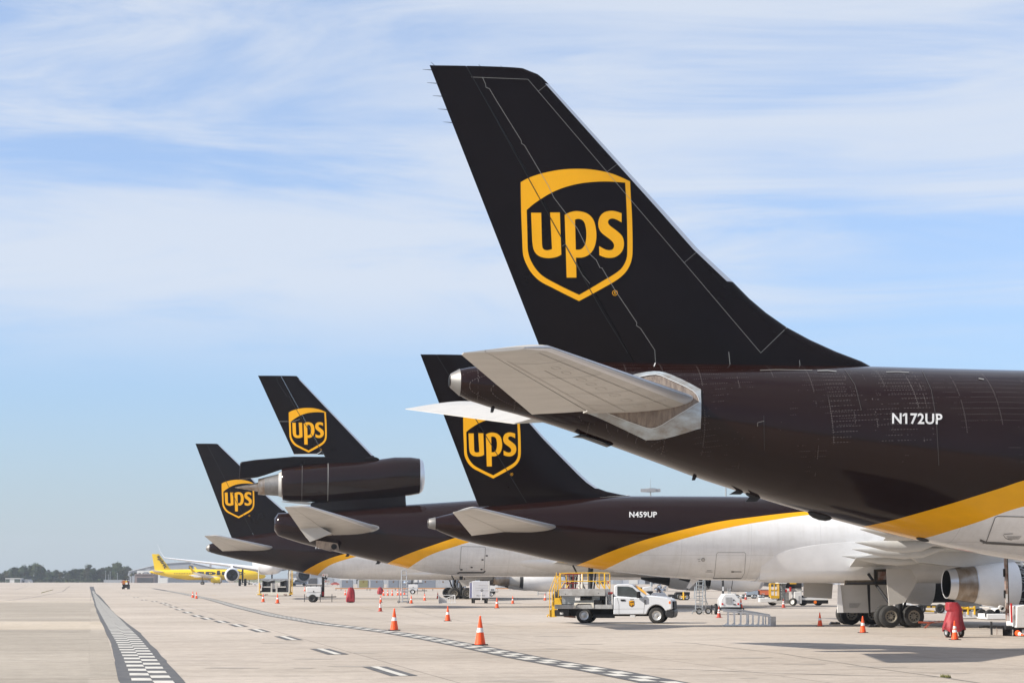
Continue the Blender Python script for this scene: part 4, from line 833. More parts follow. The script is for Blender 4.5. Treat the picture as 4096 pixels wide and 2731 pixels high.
for sg, p in Cc.wing([(ex + 2, ex - 11, 2.6, 3.2, 3.4, 0.7), (ex - 3, ex - 9.5, 10, 4.0, 4.1, 0.4), (ex - 14, ex - 17, 26, 6.2, 6.2, 0.12)], M_wing):
    e = Cc.engine(ex, sg * 8.4, ez, [(0, 1.18), (0.8, 1.32), (2.0, 1.42), (3.2, 1.40), (3.75, 1.28)], [('exhaust_core', [(-2.2, 0.5), (-1.2, 0.78), (-0.1, 0.98), (0.2, 1.0)], M_dark), ('cowl_seam', [(1.55, 1.39), (1.6, 1.395)], M_greyline)], 1.15, 2.6, [(3.74, 1.285), (3.98, 1.19), (4.05, 1.1), (3.9, 1.02), (3.2, 1.1)])
    MB().prism([(ex - 1.2, ez + 0.9), (ex + 3.0, ez + 1.3), (ex + 0.5, 3.9), (ex - 6, 3.8)], sg * 8.4 - 0.25, sg * 8.4 + 0.25).build('pylon', M_wing, e)
    Cc.bogie(ex - 8.5, sg * 5.2, 0.68, 0.45, 1.6, 1.1, 3.2)

# ================================================================== fourth aircraft
Dd = Craft(((1831 - 2048) * 226 / F, 226), 6, 'farthest brown-tailed freighter, leftmost of the row and smallest')
Dd.fuselage([(825, 2185), (838, 2175), (870, 2164), (924, 2151), (952, 2146), (1096, 2127), (1200, 2118), (1350, 2114), (1800, 2112)],
            [(825, 2196), (829, 2200.6), (849, 2212), (889, 2221), (950, 2236), (1079, 2262), (1209, 2290), (1292, 2305.5), (1370, 2314), (1537, 2318), (1802, 2318.5)], 28, 2.6, M_brown)
set_mat(Dd.fus, livery('brown_gold_white_livery_d', Dd, [(1209, 2291), (1253, 2262.5), (1317, 2233), (1380, 2214), (1450, 2198)], [(1270, 2301), (1302, 2270), (1341, 2250), (1422, 2226), (1500, 2206)], 0.0))
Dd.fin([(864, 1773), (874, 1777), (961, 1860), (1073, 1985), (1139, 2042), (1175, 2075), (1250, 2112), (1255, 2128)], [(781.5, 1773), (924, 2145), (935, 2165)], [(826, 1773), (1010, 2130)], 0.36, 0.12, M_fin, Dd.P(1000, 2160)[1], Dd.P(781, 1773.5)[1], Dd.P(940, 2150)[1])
Dd.finpart('leading_edge', Dd.P(1139, 2040)[1], Dd.P(876, 1779)[1], lambda z: 0.0, lambda z: 0.03, M_lip, Dd.finp, 0.006)
Dd.logo(886.5, 1917.6, 1017.4, 2071.5, Dd.onfin, Dd.finp, 0.016)
Dd.line('panel_line', [(826, 1773), (1010, 2130)], 1.8, M_black, Dd.finp, Dd.onfin, 0.022)
rings = []
for px, t, bb in ((824, 2187, 2197), (828, 2182, 2201), (838, 2174, 2208)):
    (x, zt), (_, zb) = Dd.P(px, t), Dd.P(px, bb); h = (zt - zb) / 2; rings.append([(x, h * math.cos(6.2832 * i / 24), (zt + zb) / 2 + h * 1.02 * math.sin(6.2832 * i / 24)) for i in range(24)])
MB().loft(rings).build('tail_cone', M_metal, Dd.root)
Dd.stab((882, 2143), (818, 2143), (1100, 2190), (890, 2203), 9.3, 1.6, M_grey, 0.3, 0.12, 0.62, M_lip, False, 9, 1.0)
Dd.regtext('N31', 1262, 2183, 1297, 2194, M_letter)
ex, ez = Dd.P(2090, 2316, -7.9)
for sg, p in Dd.wing([(ex + 0.5, ex - 9.5, 2.4, 2.9, 3.1, 0.6), (ex - 3, ex - 8, 8.5, 3.6, 3.7, 0.36), (ex - 11.5, ex - 14, 24, 5.4, 5.4, 0.12)], M_wing):
    e = Dd.engine(ex, sg * 7.9, ez, [(0, 1.05), (0.7, 1.18), (2.0, 1.3), (3.6, 1.3), (4.3, 1.16)], [('exhaust_sleeve', [(-1.6, 0.62), (-0.35, 0.86), (0.1, 0.9)], M_grey), ('nozzle', [(-3.2, 0.5), (-2.4, 0.66), (-1.5, 0.74)], M_hot), ('dark_ring', [(-0.36, 0.88), (0.02, 1.0)], M_dark)], 1.05, 3.2, [(4.29, 1.165), (4.5, 1.08), (4.55, 1.0), (4.4, 0.93), (3.6, 1.0)])
    MB().prism([(ex - 2.0, ez + 0.7), (ex + 3.4, ez + 1.2), (ex, 3.6), (ex - 6, 3.5)], sg * 7.9 - 0.25, sg * 7.9 + 0.25).build('pylon', M_wing, e)
    Dd.bogie(0, sg * 4.4, 0.62, 0.45, 1.42, 1.1, 2.9)
rings = []
for i in range(15):
    q = i / 14; k = math.sqrt(max(1 - (2 * q - 1) ** 2, 0.004)); rings.append([(-9 + 22 * q, (1.2 + 0.75 * k) * math.cos(t), 2.85 + 0.8 * k * math.sin(t)) for t in [6.2832 * j / 26 for j in range(26)]])
MB().loft(rings).build('wing_fairing', M_white, Dd.root, True, 60)
x, z = Dd.P(1855, 2330, -4.6); MB().prism([Dd.P(a, b, -5.2) for a, b in ((1835, 2318), (1905, 2314), (1895, 2326), (1880, 2340), (1850, 2345))], -5.24, -5.2).build('gear_door', M_grey, Dd.root)
# ------------------------------------------------------------------ apron equipment
class TB:
    """a thing standing at picture point (px, py) of the apron; parts are given by their outline in the picture, in metres from its base"""
    def __init__(s, name, label, cat, px, py, group=None, rz=0.0):
        g = G(px, py); s.px, s.py, s.k = px, py, F / (g.y * CP * 1.0) * 1.0; s.k = F / (g.y * CP - H * SP); s.root = thing(name, label, cat, (g.x, g.y, 0), rz, group); s.D = g.y
    def m(s, px, py): return ((px - s.px) / s.k, (s.py - py) / s.k)
    def box(s, nm, mt, x0, y0, x1, y1, d0, d1, parent=None, bevel=0):
        (a, b), (c, d) = s.m(x0, y1), s.m(x1, y0)
        return MB().box((a, d0, max(b, 0)), (c, d1, d)).build(nm, mt, parent or s.root, True, 35, bevel)
    def poly(s, nm, mt, pts, d0, d1, parent=None, bevel=0):
        return MB().prism([s.m(*p) for p in pts], d0, d1).build(nm, mt, parent or s.root, True, 30, bevel)
    def tubes(s, nm, mt, paths, r, parent=None, n=6):
        mb = MB()
        for p in paths: mb.tube([(s.m(a, b)[0], d, max(s.m(a, b)[1], r)) for a, b, d in p], r, n)
        return mb.build(nm, mt, parent or s.root)
    def wheel(s, x, z, d, r, w, parent=None, hub=M_hubsteel, ax=(0, 1, 0)):
        return wheel_at(parent or s.root, (x, d, z), r, w, hub, ax)
    def text(s, nm, t, x0, y0, x1, y1, d, mt, parent=None):
        def fn(u, v): a, b = s.m(x0 + (x1 - x0) * u, y1 + (y0 - y1) * v); return (a, d, b)
        return text_part(nm, t, fn, mt, parent or s.root)
def wheel_at(parent, c, r, w, hub=M_hubsteel, ax=(0, 1, 0)):
    pr = [(-w / 2, r * 0.6), (-w / 2, r * 0.86), (-w * 0.42, r * 0.96), (-w * 0.25, r), (w * 0.25, r), (w * 0.42, r * 0.96), (w / 2, r * 0.86), (w / 2, r * 0.6)]
    t = MB().lathe(pr, c, ax, 24).build('wheel', M_rubber, parent, True, 50); h = MB()
    for sg in (-1, 1): h.lathe([(sg * w * 0.42, 0.01), (sg * w * 0.40, r * 0.15), (sg * w * 0.30, r * 0.17), (sg * w * 0.26, r * 0.38), (sg * w * 0.40, r * 0.48), (sg * w * 0.46, r * 0.6), (sg * w * 0.36, r * 0.63)], c, ax, 22)
    h.build('rim', hub, t, True, 40)
    return t

# ---- traffic cones
def cone_meshes(kind):
    b = MB().lathe([(0.03, 0.205), (0.035, 0.19), (0.93, 0.034), (0.96, 0.037), (0.985, 0.03), (1.0, 0.012)], (0, 0, 0), (0, 0, 1), 20).mesh('cone_body', M_orange if kind != 'faded' else M_red_cone)
    bs = MB().prism([(-0.27, -0.22), (-0.22, -0.27), (0.22, -0.27), (0.27, -0.22), (0.27, 0.22), (0.22, 0.27), (-0.22, 0.27), (-0.27, 0.22)], 0.0, 0.035, 'xy').mesh('cone_base', M_black if kind != 'faded' else M_red_cone)
    f = lambda t: 0.19 + (0.034 - 0.19) * (t - 0.035) / 0.895 + 0.004
    cs = [MB().lathe([(a, f(a)), (b_, f(b_))], (0, 0, 0), (0, 0, 1), 20).mesh('cone_collar', M_collar) for a, b_ in (((0.44, 0.59),) if kind == 'one' else ((0.60, 0.72), (0.40, 0.53)))]
    return b, bs, cs
CONES = {k: cone_meshes(k) for k in ('one', 'two', 'faded')}
def cone(px, py, h, kind, label, loc=None, rot=None):
    g = G(px, py) if loc is None else Vector(loc); hm = h / (F / (g.y * CP - H * SP)) if loc is None else h
    r = thing('traffic_cone', label, 'traffic cone', tuple(g), random.uniform(0, 1.5) * 0.12, 'traffic cones on the apron'); r.scale = (hm, hm, hm)
    if rot: r.rotation_euler = rot
    b, bs, cs = CONES[kind]
    for nm, me in [('body', b), ('base', bs)] + [('reflective_collar', c) for c in cs]:
        o = bpy.data.objects.new(nm, me); C.objects.link(o); o.parent = r
    return r
for px, py, h, k, lab in (
    (1920.6, 2579, 117, 'one', 'tallest orange cone, nearest the camera, on the chequered line'), (1577, 2520, 88, 'one', 'second tall orange cone standing on the chequered line'),
    (1791, 2482.5, 60, 'one', 'orange cone with a torn white collar, alone on bare concrete behind the tallest cone'), (1521, 2444, 40, 'faded', 'dirty dark red cone with two collars, in front of another cone'),
    (1522.7, 2408, 29, 'one', 'orange cone hidden to its base behind the dirty red cone'), (1052.7, 2406.7, 34, 'one', 'orange cone in front of the cargo loader, its left corner'),
    (1110, 2412, 39, 'one', 'orange cone in front of the middle of the cargo loader'), (1219, 2363, 18, 'one', 'small far cone just behind the white light tower beside the pickup'),
    (1534, 2381, 24, 'one', 'first cone of the far row of six, beside the slumped red cover'), (1551, 2381, 24, 'one', 'second cone of the far row of six'), (1569, 2381, 24, 'one', 'third cone of the far row of six'),
    (1591, 2380, 24, 'one', 'fourth cone of the far row of six'), (1603.6, 2380, 24, 'two', 'fifth cone of the far row of six, close to the step ladder'), (1618, 2380, 24, 'one', 'sixth cone of the far row of six, seen through the step ladder'),
    (1645, 2412, 32, 'one', 'orange cone at the foot of the tall step ladder'), (1698.7, 2400.5, 28, 'one', 'orange cone midway between step ladder and white ramp'), (1751, 2393, 26, 'one', 'orange cone touching the end of the low white ramp'),
    (1987.8, 2431, 42, 'one', 'orange cone just ahead of the white box cart'), (2051, 2413, 31, 'one', 'orange cone in the wing shadow ahead of the white box cart'), (2180, 2400, 27, 'two', 'red cone beside the yellow stair of the service truck'),
    (771, 2389, 26, 'one', 'far left one of the lone pair of cones on the open apron'), (785.7, 2393, 27.5, 'one', 'right one of the lone pair of cones on the open apron'),
    (2876, 2469, 46, 'faded', 'dirty faded cone standing by the long white ladder'), (3280, 2504, 56, 'one', 'orange cone left of the freighter main wheels'), (3452, 2529, 66, 'one', 'orange cone in front of the freighter main wheels'),
    (3820, 2557.5, 76, 'two', 'red cone with two collars in front of the near red cover'), (3134, 2429, 36, 'faded', 'red cone in front of the yellow cage lift'), (2964, 2432, 40, 'one', 'orange cone half hidden behind the white trailer with a louvre'),
    (2983, 2397, 27, 'faded', 'far red cone under the freighter belly by the steel dollies'), (1381, 2379, 22, 'one', 'orange cone tucked behind the tall red cover'), (2197, 2376, 12, 'faded', 'tiny far cone seen through the truck railing')):
    cone(px, py, h, k, lab)

# ---- service truck with a lifting work deck
def service_truck():
    g = G(2337, 2491); t = thing('service_truck', 'white service truck with a yellow-railed lifting deck and stair', 'truck', (g.x + 0.15, g.y + 0.85, 0), R(-10))
    Z = lambda zx, zy: ((zx - 725) / 311, (985 + (zx - 725) * 0.0268 - zy) / 325)
    def poly(nm, m, pts, d0, d1, par=None, bevel=0): return MB().prism([Z(*p) for p in pts], d0, d1).build(nm, m, par or t, True, 30, bevel)
    def box(nm, m, x0, y0, x1, y1, d0, d1, par=None, bevel=0): a, b = Z(x0, y1); c, d = Z(x1, y0); return MB().box((a, d0, b), (c, d1, d)).build(nm, m, par or t, True, 35, bevel)
    def tubes(nm, m, paths, r, par=None):
        mb = MB()
        for p in paths: mb.tube([(*Z(a, b), 0)[:1] + (d,) + (Z(a, b)[1],) for a, b, d in p], r, 6)
        return mb.build(nm, m, par or t)
    W_ = mat('truck_white', (0.60, 0.62, 0.66), 0.25, var=0.03, vscale=2, coat=0.4)
    box('chassis', M_black, 300, 770, 1990, 860, -0.55, 0.55); box('fuel_tank', M_dark, 850, 860, 1180, 905, -0.7, -0.3); tubes('exhaust_pipe', M_rust, [[(395, 865, -0.6), (580, 885, -0.6)]], 0.05)
    for x in (0, 3.6):
        for y in (-0.86, 0.86): wheel_at(t, (x, y, 0.39), 0.395, 0.25)
    arch = [(1845 + 152 * math.cos(R(a)), 895 - 176 * math.sin(R(a))) for a in range(25, 166, 10)]
    body = poly('cab', W_, [(1180, 855), (1188, 575), (1650, 603), (1690, 566), (1820, 580), (1990, 606), (2070, 636), (2084, 660), (2090, 792)] + arch + [(1690, 862), (1650, 866)], -0.98, 0.98, None, 0.04)
    roof = poly('cab_roof', W_, [(1188, 580), (1194, 400), (1240, 376), (1400, 378), (1470, 398), (1560, 468), (1692, 566), (1650, 604)], -0.88, 0.88, None, 0.03)
    poly('side_window', M_glass, [(1240, 410), (1400, 415), (1478, 437), (1645, 606), (1500, 603), (1420, 580), (1270, 565), (1240, 560)], -0.886, -0.86, roof)
    a, b = Z(1474, 402), Z(1688, 563); MB().add([(a[0], -0.8, a[1] + 0.012), (a[0], 0.8, a[1] + 0.012), (b[0], 0.86, b[1] + 0.012), (b[0], -0.86, b[1] + 0.012)], [(0, 1, 2, 3)]).build('windshield', M_glass, roof, False)
    box('wheel_arch_liner', M_black, 1720, 735, 1985, 860, -0.80, 0.80, body)
    def seam(pts, par, y=-0.986, w=0.012):
        q = [Z(*p) for p in pts]; mb = MB()
        for (x0, z0), (x1, z1) in zip(q, q[1:]):
            l = math.hypot(x1 - x0, z1 - z0); nx, nz = -(z1 - z0) / l * w / 2, (x1 - x0) / l * w / 2; mb.add([(x0 + nx, y, z0 + nz), (x1 + nx, y, z1 + nz), (x1 - nx, y, z1 - nz), (x0 - nx, y, z0 - nz)], [(0, 1, 2, 3)])
        return mb.build('door_seam', M_greyline, par, False)
    seam([(1240, 590), (1268, 700), (1268, 852), (1645, 862), (1662, 720), (1655, 610)], body); seam([(1190, 772), (1270, 772), (1650, 776)], body, -0.985, 0.008)
    box('door_handle', M_black, 1295, 620, 1363, 644, -1.01, -0.98, body, 0.005); box('side_mirror', M_black, 1545, 502, 1604, 604, -1.2, -1.02, body, 0.04)
    box('badge', M_black, 1662, 640, 1688, 710, -0.99, -0.98, body); text_part('badge_text', 'F250', lambda u, v: (Z(1665 + 18 * (1 - v), 0)[0], -0.994, Z(1675, 645 + 60 * (1 - u))[1]), M_cleanwhite, body)
    poly('headlight', M_cleanwhite, [(2028, 655), (2064, 660), (2070, 785), (2050, 770), (2030, 700)], -0.99, 0.99, body); box('turn_lamp', M_amber, 2036, 668, 2060, 706, -0.997, -0.9, body)
    box('grille', M_black, 2078, 670, 2108, 800, -0.75, 0.75, body, 0.03); poly('bumper', M_dark, [(1990, 800), (2112, 805), (2118, 850), (2110, 900), (2085, 935), (2000, 920), (1975, 880)], -0.96, 0.96, None, 0.04)
    box('side_step', M_alu, 1440, 872, 1515, 905, -0.99, -0.75)
    seam([(1440, 624), (1500, 624)], body, -0.987, 0.03)
    # emblem on the door
    mp = lambda p: Z(1422 + (p[0] - 665) / 688 * 86, 640 + (p[1] - 685) / 812 * 108)
    vs, fs = cdt([[mp(p) for p in corner_path(SHIELD)]], 0.1); em = MB().add([(x, -0.987, z) for x, z in vs], fs).build('emblem', mat('door_emblem_brown', (0.10, 0.045, 0.01), 0.4), body, False)
    HD = corner_path(SHIELD)[:0] + [(690, 790), (760, 740), (900, 705), (1000, 698), (1120, 703), (1240, 735), (1315, 772), (1200, 780), (1030, 795), (860, 845), (740, 925), (700, 950)]
    for lp in [[HD]] + list(LETTERS):
        vs, fs = cdt([[mp(p) for p in (l if lp == [HD] else corner_path(l))] for l in lp], 0.1); MB().add([(x, -0.991, z) for x, z in vs], fs).build('letter', M_gold, em, False)
    M_deck = mat('scuffed_deck_metal', (0.46, 0.46, 0.46), 0.45, 0.3, col2=(0.28, 0.27, 0.26), vscale=3)
    # work deck
    box('lower_deck', M_deck, 270, 700, 1172, 744, -1.0, 1.0, None, 0.01); pl = box('work_deck', M_deck, 345, 448, 1060, 540, -1.02, 1.02, None, 0.01)
    for zx in (440, 955): box('deck_bolt', M_black, zx - 5, 505, zx + 5, 517, -1.03, -1.01, pl)
    box('lift_housing', M_dark, 362, 540, 1050, 700, -0.62, 0.62)
    for zy in (560, 592, 624, 656): box('lift_arm', M_gal, 370, zy, 960, zy + 14, -0.68, 0.68)
    box('control_box', M_cleanwhite, 585, 552, 668, 620, -0.95, -0.6, None, 0.01); a, b = Z(670, 590), Z(840, 590); MB().cyl((a[0], -0.85, a[1]), (b[0], -0.85, b[1]), 0.085, n=14).build('hydraulic_tank', M_black, t)
    box('battery_box', M_black, 880, 625, 1000, 705, -0.98, -0.5, None, 0.01); poly('wheel_fender', mat('cream_paint', (0.62, 0.58, 0.50), 0.5), [(560, 745), (580, 656), (880, 660), (885, 742), (865, 742), (850, 690), (820, 676), (640, 674), (612, 690), (600, 742)], -1.03, -0.75, None, 0.01)
    box('tool_rack', M_alu, 1066, 545, 1078, 735, -0.98, 0.98); box('tool_rack', M_alu, 1160, 530, 1174, 740, -0.98, 0.98); box('fire_extinguisher', M_red, 1100, 500, 1165, 540, -0.9, -0.5); tubes('tool_handle', M_dark, [[(1105, 640, -0.95), (1130, 500, -0.95)], [(1135, 640, -0.95), (1140, 520, -0.95)]], 0.02)
    tubes('jib_post', mat('cream_paint', (0.62, 0.58, 0.5)), [[(603, 440, 0.2), (603, 205, 0.2)], [(665, 440, -0.2), (665, 195, -0.2)]], 0.05)
    for y in (-0.98, 0.98):
        tubes('guard_rail', M_yellow, [[(365, 450, y), (362, 205, y), (372, 178, y), (700, 182, y), (1030, 190, y), (1054, 200, y), (1054, 450, y)], [(362, 305, y), (710, 315, y), (1054, 325, y)], [(708, 318, y), (708, 195, y)], [(966, 450, y), (966, 195, y)], [(360, 425, y), (430, 318, y)], [(895, 320, y), (950, 425, y)], [(985, 330, y), (1048, 445, y)]], 0.024)
    tubes('guard_rail', M_yellow, [[(362, 200, -0.98), (362, 200, 0.98)], [(1054, 200, -0.98), (1054, 200, 0.98)], [(1054, 320, -0.98), (1054, 320, 0.98)]], 0.024)
    tubes('red_rail', M_darkred, [[(250, 186, 0.6), (650, 203, 0.6)], [(320, 340, 0.6), (650, 346, 0.6)], [(250, 425, 0.6), (640, 436, 0.6)], [(425, 190, 0.6), (425, 430, 0.6)], [(490, 195, 0.6), (490, 436, 0.6)]], 0.028)
    st = [(172, 875), (252, 880), (255, 770), (268, 715), (300, 692), (366, 685), (345, 600), (330, 568), (245, 572), (235, 625), (212, 690), (206, 760), (175, 770)]
    for y in (-0.7, 0.0): poly('stair', M_yellow, st, y - 0.012, y + 0.012)
    for zx, zy in ((190, 770), (225, 685), (262, 580)): box('stair_tread', M_yellow, zx - 20, zy - 6, zx + 40, zy + 6, -0.7, 0.0)
    for y in (-0.74, 0.04): tubes('handrail', M_yellow, [[(180, 870, y), (180, 452, y), (196, 410, y), (272, 215, y)], [(222, 690, y), (224, 445, y), (240, 400, y), (318, 215, y), (318, 560, y)]], 0.02)
    tubes('rail_post', M_yellow, [[(298, 470, -0.95), (298, 165, -0.95)], [(268, 560, -0.95), (275, 220, -0.95)], [(345, 440, -0.95), (350, 165, -0.95)]], 0.024)
    tubes('tow_hook', M_yellow, [[(165, 850, -0.35), (135, 838, -0.35), (120, 858, -0.35), (135, 876, -0.35)]], 0.03)
    a = Z(1089, 345); MB().lathe([(-0.06, 0.045), (0.05, 0.04), (0.065, 0.01)], (a[0], -0.6, a[1]), (0, 0, 1), 14).build('beacon', M_amber, t)
    box('tail_panel', M_dark, 258, 770, 480, 865, -0.7, 0.7); box('licence_plate', M_cleanwhite, 340, 805, 392, 836, -0.715, -0.7)
service_truck()

# ---- floodlight trailers
def light_trailer(px, py, label, group='floodlight trailers'):
    b = TB('light_tower', label, 'light tower', px, py, group); return b
def flood_trailer_side(px, py, S, label, lamps=True, raised=True):
    """seen from its side; S scales the outline taken at 4.704 picture-px per unit"""
    b = light_trailer(px, py, label); q = lambda zx, zy: (px + (zx - 1175) * S / 4.704, py - (790 - zy) * S / 4.704)
    B_ = lambda nm, m, x0, y0, x1, y1, d0, d1, par=None, bev=0: b.box(nm, m, *q(x0, y0), *q(x1, y1), d0, d1, par, bev)
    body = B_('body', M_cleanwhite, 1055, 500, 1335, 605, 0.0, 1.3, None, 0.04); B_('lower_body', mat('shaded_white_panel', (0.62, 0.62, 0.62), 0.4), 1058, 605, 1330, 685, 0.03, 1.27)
    B_('door_latch', M_black, 1184, 572, 1202, 600, -0.012, 0.0, body); B_('roof_rail', M_dark, 1050, 462, 1335, 474, 0.1, 0.2); B_('roof_rail', M_dark, 1050, 462, 1335, 474, 1.1, 1.2)
    for zx in (1055, 1130, 1240, 1320): B_('rail_foot', M_dark, zx, 474, zx + 10, 500, 0.1, 0.2)
    B_('frame', M_black, 1040, 685, 1470, 697, 0.1, 1.2); r = 150 * S / 4.704 / b.k / 2
    for d in (-0.12, 1.42): b.wheel(0.0, r, d, r, 0.22, None, M_dark if S > 0.9 else M_cleanwhite)
    b.tubes('drawbar', M_black, [[(*q(1340, 690), 0.65), (*q(1610, 685), 0.65)]], 0.05)
    b.tubes('jack_stand', M_dark, [[(*q(zx, 635), d), (*q(zx, 790), d)] for zx, d in ((1022, 0.0), (1320, 0.0), (1528, 0.65))], 0.035)
    if raised:
        ms = b.tubes('mast', M_black, [[(*q(1368, 680), 0.6), (*q(1368, 330), 0.6)], [(*q(1348, 690), 0.7), (*q(1348, 310), 0.7)]], 0.09); B_('mast_winch', M_red, 1345, 590, 1378, 670, 0.45, 0.75)
        for zx, zy, d in ((1370, 275, 0.3), (1405, 280, 0.9), (1415, 395, 0.2), (1450, 400, 0.8)):
            x, z = b.m(*q(zx, zy)); s_ = 34 * S / 4.704 / b.k; l = MB().lathe([(-s_ * 0.3, s_ * 0.25), (-s_ * 0.1, s_ * 0.75), (s_ * 0.5, s_), (s_ * 0.52, s_ * 0.95), (s_ * 0.5, 0.01)], (x, d, z), (0.45, -0.8, -0.25), 16).build('floodlight', M_lamp, b.root)
        b.tubes('lamp_bracket', M_black, [[(*q(1355, 330), 0.6), (*q(1440, 340), 0.6)], [(*q(1400, 290), 0.6), (*q(1420, 400), 0.6)]], 0.06)
    else:
        B_('folded_mast', M_dark, 1000, 450, 1500, 462, 0.4, 0.8)
        for zx in (960, 1010): x, z = b.m(*q(zx, 420)); MB().lathe([(-0.1, 0.06), (0.0, 0.2), (0.2, 0.25), (0.2, 0.01)], (x, 0.6, z), (-0.8, -0.5, 0.1), 14).build('floodlight', M_lamp, b.root)
        for zx in (1240, 1375): B_('floodlight_head', M_cleanwhite, zx, 345, zx + 80, 435, 0.2, 0.9, None, 0.03)
flood_trailer_side(1250, 2408, 1.0, 'white floodlight trailer with raised lamps between loader and tall red cover')
flood_trailer_side(1650, 2375, 0.62, 'far white floodlight trailer with folded mast behind the step ladder', True, False)
def flood_trailer_rear(px, py, S, label):
    b = light_trailer(px, py, label); q = lambda zx, zy: (px + (zx - 985) * S / 3.618, py - (780 - zy) * S / 3.618)
    P_ = lambda nm, m, pts, d0, d1, par=None, bev=0: b.poly(nm, m, [q(*p) for p in pts], d0, d1, par, bev)
    body = P_('body', M_cleanwhite, [(845, 676), (848, 560), (905, 480), (1050, 480), (1122, 560), (1130, 676)], 0, 2.0, None, 0.03)
    lv = P_('louvre', M_midgrey, [(915, 528), (1005, 530), (1005, 622), (915, 620)], -0.015, 0.0, body)
    for k in range(8): P_('slat', M_alu, [(918, 532 + k * 11.5), (1002, 534 + k * 11.5), (1002, 539 + k * 11.5), (918, 537 + k * 11.5)], -0.045, -0.01, lv)
    for zx in (869, 1099):
        x, z = b.m(*q(zx, 626)); MB().cyl((x, -0.04, z), (x, 0.0, z), 14 * S / 3.618 / b.k, n=16).build('tail_lamp', M_redlamp, body)
    x, z = b.m(*q(1036, 572)); MB().cyl((x, -0.03, z), (x, 0.0, z), 10 * S / 3.618 / b.k, n=14).build('fuel_cap', M_black, body); P_('latch', M_dark, [(1025, 640), (1035, 625), (1060, 625), (1070, 640)], -0.03, 0, body)
    P_('bumper', M_black, [(845, 676), (1130, 676), (1125, 700), (850, 700)], -0.05, 2.0); P_('axle', M_dark, [(800, 706), (1150, 706), (1150, 722), (800, 722)], 0.9, 1.0)
    r = 75 * S / 3.618 / b.k
    for zx in (800, 1142): x, _ = b.m(*q(zx, 700)); b.wheel(x, r, 0.95, r, 0.2, None, M_hubsteel, (1, 0, 0))
    b.tubes('fender', M_black, [[(*q(zx, 640), 0.95 + d) for d in (-0.4, 0, 0.4)] for zx in (800, 1142)], 0.07)
    b.tubes('jack_stand', M_black, [[(*q(722, 640), 0.3), (*q(722, 778), 0.3)], [(*q(1185, 690), 0.3), (*q(1185, 775), 0.3)]], 0.035); b.tubes('outrigger', M_dark, [[(*q(722, 668), 0.3), (*q(850, 690), 0.3)], [(*q(1120, 690), 0.3), (*q(1190, 690), 0.3)]], 0.035)
    b.tubes('mast', M_dark, [[(*q(905, 480), 1.0), (*q(905, 300), 1.0)], [(*q(905, 300), 1.0), (*q(905, 180), 1.0)]], 0.07); P_('mast_winch', M_alu, [(893, 378), (916, 378), (916, 440), (893, 440)], 0.9, 1.1)
    b.tubes('exhaust_stack', M_gal, [[(*q(968, 480), 0.5), (*q(968, 425), 0.5), (*q(957, 405), 0.5)], [(*q(995, 480), 0.5), (*q(995, 425), 0.5), (*q(1004, 405), 0.5)]], 0.03)
flood_trailer_rear(2922, 2457, 1.0, 'white trailer generator with grey louvre and two red tail lamps, behind the long ladder')
def lamp_trailer_behind():
    b = light_trailer(2650, 2440, 'white tapered floodlight trailer half hidden behind the truck bonnet')
    b.poly('body', M_cleanwhite, [(2598, 2420), (2604, 2385), (2618, 2370), (2660, 2370), (2682, 2400), (2686, 2428)], 0, 1.8, None, 0.03); b.box('frame', M_black, 2600, 2426, 2690, 2434, 0.2, 1.6)
    for x in (2612, 2672): b.wheel(b.m(x, 0)[0], 0.35, 0.0, 0.35, 0.2)
    b.tubes('mast', M_rust, [[(2643, 2388, 0.5), (2643, 2352, 0.5)], [(2618, 2355, 0.5), (2652, 2362, 0.5)]], 0.07)
    for px, py in ((2625, 2356), (2650, 2362), (2638, 2345), (2662, 2352)):
        x, z = b.m(px, py); MB().lathe([(-0.12, 0.05), (0, 0.16), (0.18, 0.2), (0.17, 0.01)], (x, 0.4, z), (0.8, -0.5, -0.2), 14).build('floodlight', M_lamp, b.root)
    x, z = b.m(2622, 2384); MB().lathe([(-0.08, 0.05), (0.06, 0.05), (0.09, 0.01)], (x, -0.1, z), (0, 0, 1), 12).build('fire_extinguisher', M_red, b.root)
lamp_trailer_behind()
